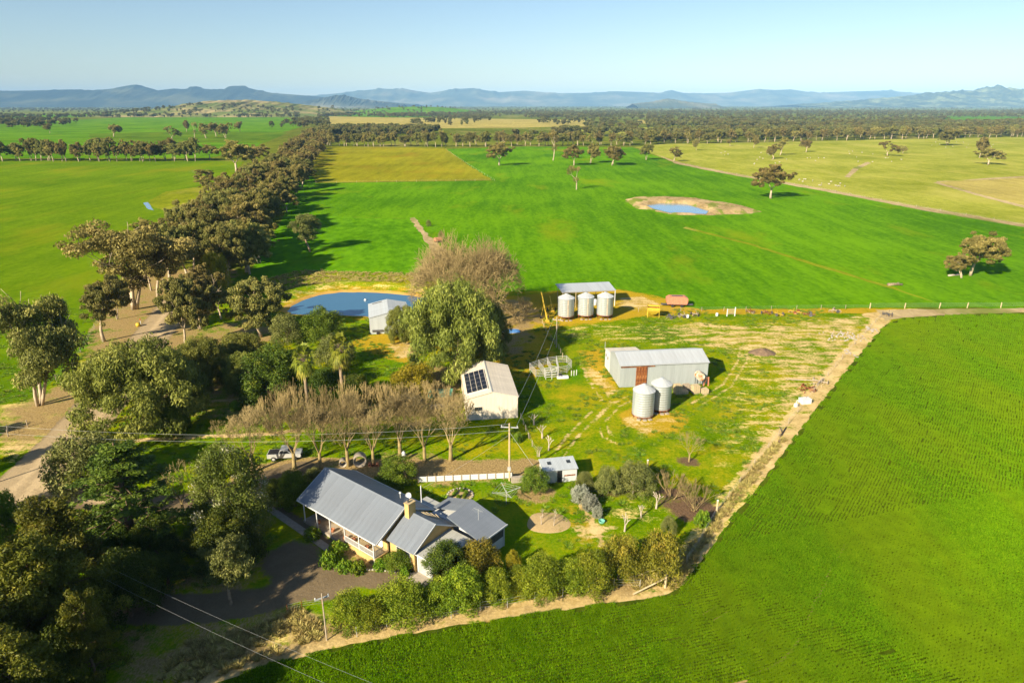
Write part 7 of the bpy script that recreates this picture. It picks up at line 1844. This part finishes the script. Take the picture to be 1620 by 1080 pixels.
for k, (c, lb, mt) in enumerate([
    ((39.46, 161.66), 'low dark implement left of the collapsed rails in the scrap row', ('steel_dark', 'timber', 'steel_dark')),
    ((42.53, 162.73), 'timber framed implement in the scrap row', ('timber', 'timber_pale', 'steel_dark')),
    ((45.96, 163.81), 'timber and iron implement right of the low dark one in the scrap row', ('timber', 'rust', 'steel_dark')),
    ((60.65, 166.56), 'brown implement with a grey part in the scrap row', ('rust', 'galv', 'steel_dark')),
    ((64.28, 165.45), 'largest rusty implement in the scrap row', ('rust', 'red_oxide', 'steel_dark')),
    ((66.87, 163.81), 'yellow-brown implement in the scrap row', ('yellow', 'rust', 'steel_dark')),
    ((71.85, 166.00), 'ochre implement in the scrap row', ('yellow', 'timber', 'rust')),
    ((74.48, 163.81), 'dark spread of iron at the right of the scrap row', ('rust', 'steel_dark', 'steel_dark')),
    ((82.30, 167.12), 'pale implement at the right end of the scrap row', ('timber_pale', 'timber', 'steel_dark')),
    ((54.68, 116.51), 'orange-rusted harrow beside the crop fence', ('rust', 'red_oxide', 'rust')),
    ((58.45, 119.85), 'weathered wooden-wheeled drill beside the crop fence', ('timber', 'timber_pale', 'timber')),
    ((94.13, 163.81), 'small dark implement at the top corner of the yard', ('steel_dark', 'rust', 'steel_dark'))]):
    scrap(c, 0.4 * k, 60 + k, lb, mt, 14, 1.5 if k not in (4, 9, 10) else 1.9)
MB_ = MB().tube((0, 0, 0.15), (-5.5, 0.6, 0.25), 0.10, n=8); tag(MB_.build('long_pole', M['timber'], loc=(*(58.00, 120.79), 0)), 'long pole lying against the wooden-wheeled drill', 'pole')
gt = empty('gate_frame', (*(54.67, 163.27), 0), R(5), 'white gate frame standing in the scrap row', 'gate')
for x_ in (-1.0, 1.0): MB().box(x_ - 0.09, x_ + 0.09, -0.09, 0.09, 0, 2.3 if x_ > 0 else 1.9).build('post', M['white'], gt)
for z in (0.7, 1.2, 1.7): MB().box(-1.0, 1.0, -0.03, 0.03, z - 0.04, z + 0.04).build('rail', M['galv_pale'], gt)
for k, (c, lb) in enumerate([((51.19, 163.27), 'white drum at the left of the gate frame'), ((43.53, 161.66), 'white drum below the collapsed rails')]):
    tag(MB().lathe([(0, 0), (0.3, 0), (0.31, 0.3), (0.3, 0.85), (0, 0.85)], 14).build('drum', M['white'], None, True, loc=(*c, 0)), lb, 'drum')
tag(MB().box(-0.9, 0.9, -0.6, 0.6, -0.02, 0.8).box(-0.95, 0.95, -0.65, 0.65, 0.802, 0.87).build('white_box', M['white'], loc=(*(51.92, 110.84), 0), rot=(0, 0, R(12))), 'white box beside the crop fence', 'box')
wp_ = empty('water_pump', (*(49.72, 109.23), 0), R(30), 'small white pump with tall handle next to the white box', 'pump')
MB().box(-0.25, 0.25, -0.25, 0.25, 0, 0.6).build('body', M['white'], wp_); MB().tube((0, 0, 0.6), (0.15, 0, 1.3), 0.07, n=8).build('handle', M['galv'], wp_)
# stones and heaps
def rock_mesh(seed):
    r2 = random.Random(seed); m = MB().lathe([(0.0, -0.3), (0.35, -0.2), (0.5, 0.05), (0.38, 0.32), (0.0, 0.42)], 7)
    m.v = [(x * r2.uniform(0.7, 1.25), y * r2.uniform(0.7, 1.25), z * r2.uniform(0.7, 1.2)) for x, y, z in m.v]; return m.mesh('stone', M['stone'])
rm = [rock_mesh(k) for k in range(4)]
def heap(c, n, rx, ry, label, s0=0.5):
    o = empty('stone_heap', (*c, 0), 0, label, 'stone heap'); r2 = random.Random(n)
    for k in range(n):
        q = link('stone', r2.choice(rm), o, loc=(r2.gauss(0, rx), r2.gauss(0, ry), r2.uniform(0.0, 0.15)), rot=(r2.random(), r2.random(), r2.random() * 6)); s_ = s0 * r2.uniform(0.5, 1.3); q.scale = (s_, s_, s_)
heap((76.15, 147.52), 90, 2.6, 2.2, 'scattered heap of white stones in the top corner of the yard', 0.38)
heap((84.21, 152.14), 22, 0.7, 0.9, 'small pile of white stones at the crop fence', 0.45)
heap((71.82, 135.83), 18, 0.5, 1.3, 'narrow line of pale stones along the crop fence', 0.4)
eh = MB().lathe([(2.9, -0.05), (2.3, 0.25), (1.5, 0.65), (0.6, 0.9), (0.0, 0.95)], 22)
r2 = random.Random(3); eh.v = [(x * r2.uniform(0.85, 1.15), y * r2.uniform(0.6, 0.8), z * r2.uniform(0.8, 1.2)) for x, y, z in eh.v]
tag(eh.build('earth_heap', M['earth'], None, True, loc=(*(53.33, 136.61), 0)), 'brown heap of earth and ash in the bare part of the yard', 'earth heap')
# logs
def log(c, rz, L, r_, label, mat='deadwood'):
    o = empty('fallen_log', (*c, 0), rz, label, 'log')
    MB().path([(0, 0, r_ * 0.8), (L * 0.4, 0.1, r_ * 0.9), (L, -0.1, r_ * 0.7)], [r_, r_ * 0.9, r_ * 0.6], 8).build('stem', M[mat], o, True); MB().path([(L * 0.55, 0, r_), (L * 0.8, 0.6, r_ * 1.6), (L * 0.95, 1.0, r_ * 1.2)], [r_ * 0.5, r_ * 0.35, r_ * 0.15], 6).build('branch', M[mat], o, True)
log((109.55, 193.48), R(5), 4.5, 0.45, 'brown log lying at the edge of the right field track', 'bark_grey')
log((134.27, 205.10), R(12), 5.0, 0.3, 'pale fallen limb under the big lopsided gum')
log((41.75, 95.74), R(60), 6.0, 0.16, 'dark fallen branch along the crop fence', 'bark_brown')
log((117.97, 347.16), R(170), 6.0, 0.4, 'grey driftwood at the right of the field dam')
# things by the pond and road
tag(MB().lathe([(0, -0.25), (0.3, -0.15), (0.38, 0.1), (0.25, 0.35), (0, 0.42)], 16).build('buoy', M['white'], None, True, loc=(*(-39.85, 178.90), -0.28)), 'white float on the blue pond', 'buoy')
tr = empty('box_trailer', (*(-31.00, 149.79), 0), R(10), 'dark trailer parked against the silver shed', 'trailer')
MB().box(-1.2, 1.2, -0.7, 0.7, 0.55, 0.65).box(-1.2, 1.2, -0.72, -0.66, 0.65, 1.05).box(-1.2, 1.2, 0.66, 0.72, 0.65, 1.05).box(-1.22, -1.16, -0.65, 0.65, 0.65, 1.05).build('tray', M['steel_dark'], tr); trailer_wheels(tr, (0.0,), 0.85, 0.32); MB().tube((1.2, 0, 0.6), (2.3, 0, 0.5), 0.05).build('drawbar', M['steel_dark'], tr)
bt = empty('blue_trailer', (*(-26.54, 151.19), 0), R(20), 'blue sided trailer under the pepper tree at the silver shed', 'trailer')
MB().box(-1.3, 1.3, -0.8, 0.8, 0.5, 1.2).build('tray', M['blue_paint'], bt); trailer_wheels(bt, (0.0,), 0.92, 0.34); MB().tube((1.3, 0, 0.55), (2.4, 0, 0.5), 0.05).build('drawbar', M['steel_dark'], bt)
ts = empty('tank_stand', (*(-19.37, 173.52), 0), R(20), 'galvanised tank on a timber stand among the bare willows', 'tank')
for a in (-0.8, 0.8):
    for c in (-0.8, 0.8): MB().tube((a, c, 0), (a * 0.8, c * 0.8, 3.4), 0.09, n=6).build('leg', M['timber'], ts)
MB().box(-1, 1, -1, 1, 3.4, 3.55).build('platform', M['timber'], ts); MB().lathe([(0, 0), (0.95, 0), (0.97, 0.5), (0.95, 1.5), (0, 1.65)], 20).build('tank', M['galv'], ts, True, loc=(0, 0, 3.55))
rtz = empty('red_trailer', (*(-28.41, 260.21), 0), R(30), 'small red wagon at the end of the old fence track', 'wagon')
MB().box(-1.3, 1.3, -0.9, 0.9, 0.6, 1.7).build('body', M['red_oxide'], rtz); trailer_wheels(rtz, (-0.7, 0.7), 1.0, 0.4)
mp = empty('road_marker', (*(-89.28, 156.52), 0), 0, 'red-topped marker post on the road verge', 'post')
MB().tube((0, 0, -0.1), (0, 0, 1.0), 0.07, n=8).build('post', M['white'], mp); MB().tube((0, 0, 1.0), (0, 0, 1.5), 0.08, n=8).build('tip', M['red_paint'], mp)
tag(MB().lathe([(0, 0), (0.5, 0), (0.55, 0.4), (0.45, 0.8), (0, 0.85)], 14).build('yellow_drum', M['yellow'], None, True, loc=(*(-89.12, 155.03), 0)), 'yellow drum beside the red-topped marker post', 'drum')
dk = empty('blue_boat', (*(-0.59, 150.72), 0), R(5), 'dark blue upturned boat in the shade right of the pepper tree', 'boat')
m = MB(); 
for i in range(9):
    t_ = i / 8; w_ = 0.85 * math.sin(math.pi * min(1, 0.12 + t_ * 0.62)) ; h_ = 0.75 * (1 - 0.5 * (2 * t_ - 1) ** 4)
    for j in range(7):
        a = math.pi * j / 6; m.v.append((-2.4 + 4.8 * t_, w_ * math.cos(a), h_ * math.sin(a)))
for i in range(8):
    for j in range(6): m.f.append((i*7 + j, i*7 + j + 1, (i+1)*7 + j + 1, (i+1)*7 + j))
m.build('hull', M['blue_paint'], dk, True); MB().box(-2.4, 2.2, -0.04, 0.04, 0.70, 0.80).build('keel', M['timber'], dk)

# dry tussocks on the pond bank and fence corners, leaf litter
def tussock(seed, mat, h=0.6, n=60):
    r_ = np.random.default_rng(seed); a = r_.uniform(0, 6.28, n); q = r_.uniform(0, 0.32, n)
    base = np.stack([q * np.cos(a), q * np.sin(a), np.zeros(n)], 1); w = r_.uniform(0.03, 0.07, n); b = r_.uniform(0, 6.28, n)
    d = np.stack([np.cos(b) * w, np.sin(b) * w, np.zeros(n)], 1); tip = base + np.stack([np.cos(a) * 0.3, np.sin(a) * 0.3, h * r_.uniform(0.5, 1.2, n)], 1)
    me = np_mesh('tussock', np.stack([base - d, base + d, tip], 1).reshape(-1, 3), np.arange(3 * n).reshape(n, 3), M[mat])
    at = me.attributes.new('tint', 'FLOAT', 'POINT'); at.data.foreach_set('value', np.repeat(r_.uniform(0, 1, n), 3).astype(np.float32)); return me
def in_region(poly, n, seed):
    global rf
    rf = np.random.default_rng(seed); return region(poly, n)
def zsample(P):
    ix = np.clip(((P[:, 0] - YX0) / YS).round().astype(int), 0, nx - 1); iy = np.clip(((P[:, 1] - YY0) / YS).round().astype(int), 0, ny - 1)
    return PZ[iy * nx + ix]
TP = np.concatenate([in_region([(-76.53, 193.48), (-72.26, 205.92), (-66.67, 213.59), (-49.93, 210.98), (-25.77, 209.27), (-22.60, 197.98), (-39.28, 196.46), (-50.50, 196.46), (-60.86, 193.48), (-65.28, 184.34)], 900, 1),
                     in_region([(-33.04, 48.92), (-31.76, 53.83), (-25.17, 56.43), (-22.69, 58.94), (-19.25, 55.98), (-19.06, 54.08), (-24.60, 51.24), (-28.41, 48.92)], 260, 2),
                     in_region([(18.72, 64.97), (21.48, 69.70), (23.18, 70.98), (21.17, 66.10), (18.11, 62.26), (13.11, 61.53), (13.41, 63.32), (16.34, 63.86)], 220, 3),
                     in_region([(23.18, 70.98), (28.79, 79.46), (42.85, 97.90), (43.14, 96.81), (29.17, 77.93), (23.39, 69.45)], 200, 4)])
TP = np.column_stack([TP, zsample(TP)])
scatter('dry_grass', [tussock(1, 'reed', 0.38), tussock(2, 'reed', 0.5), tussock(3, 'reed', 0.28)], TP, np.random.default_rng(1).uniform(0, 6.28, len(TP)), np.random.default_rng(2).uniform(0.5, 1.25, len(TP)), 'pale dry tussock grass on banks and fence lines', 'grass')
nW = 5000
rq = np.random.default_rng(77)
wx = rq.uniform(-120, 85, nW * 3); wy = rq.uniform(50, 170, nW * 3)
ixx = ((wx - YX0) / YS).astype(int); iyy = ((wy - YY0) / YS).astype(int); vi = iyy * nx + ixx
bad = (ATT['gravel'][vi] + ATT['mulch'][vi] + ATT['dirt'][vi] * 0.8 + ATT['litter'][vi] * 0.7 + ATT['mud'][vi]) > 0.35
okw = (~bad) & (sdist(wx, wy, CROP) > 0.4) & (vnoise(wx * 0.15, wy * 0.15, 2) > 0.42)
WP = np.stack([wx, wy], 1)[okw][:nW]
scatter('short_grass', [tussock(5, 'weed', 0.16, 40), tussock(6, 'weed', 0.22, 40)], WP, rq.uniform(0, 6.28, len(WP)), rq.uniform(0.6, 1.5, len(WP)), 'short green grass tufts across the yard and lawns', 'grass')

# sheep in the pale paddock
def sheep_mesh():
    m = MB()
    m.path([(-0.55, 0, 0.62), (-0.35, 0, 0.68), (0.1, 0, 0.68), (0.42, 0, 0.66), (0.58, 0, 0.74), (0.78, 0, 0.86), (0.98, 0, 0.78)], [0.10, 0.30, 0.34, 0.28, 0.17, 0.13, 0.06], 9)
    for x_ in (-0.35, 0.38):
        for y_ in (-0.15, 0.15): m.path([(x_, y_, 0.6), (x_ + 0.03, y_, 0.3), (x_, y_, -0.02)], [0.09, 0.05, 0.04], 5)
    return m.mesh('sheep', M['sheep'], True)
sm = sheep_mesh(); r2 = random.Random(12)
SP = in_region([(201.04, 491.13), (223.76, 474.59), (211.71, 430.86), (197.98, 444.55), (192.39, 462.88)], 16, 5)
SP2 = in_region([(218.77, 789.44), (416.37, 789.44), (366.43, 647.59), (251.79, 570.12), (201.89, 606.46)], 34, 6)
SP3 = in_region([(564.57, 991.15), (705.71, 991.15), (596.38, 834.90), (477.10, 834.90)], 18, 7)
for k, (P_, lb) in enumerate(((SP, 'white sheep in the near mob beside the paddock fence'), (SP2, 'white sheep scattered across the middle of the pale paddock'), (SP3, 'white sheep at the far right of the pale paddock'))):
    for p in P_:
        o = link('sheep', sm, None, loc=(p[0], p[1], 0.02), rot=(0, 0, r2.random() * 6.28)); o.scale = (1.0, 1.0, 1.0)
        tag(o, lb, 'sheep', ('near mob of sheep', 'scattered sheep', 'far sheep')[k])

# ------------------------------------------------------------------ air
hm = bpy.data.materials.new('m_haze'); hm.use_nodes = True
ht = hm.node_tree; ht.nodes.clear()
ho = ht.nodes.new('ShaderNodeOutputMaterial'); hv = ht.nodes.new('ShaderNodeVolumePrincipled')
hv.inputs['Color'].default_value = (0.29, 0.59, 1.0, 1); hv.inputs['Density'].default_value = 4.2e-5
hv.inputs['Anisotropy'].default_value = -0.25
ht.links.new(hv.outputs[0], ho.inputs['Volume'])
hb = MB(); hb.box(-26000, 26000, -2900, 23000, -4.0, 475.0)
tag(hb.build('haze', hm), kind='stuff')
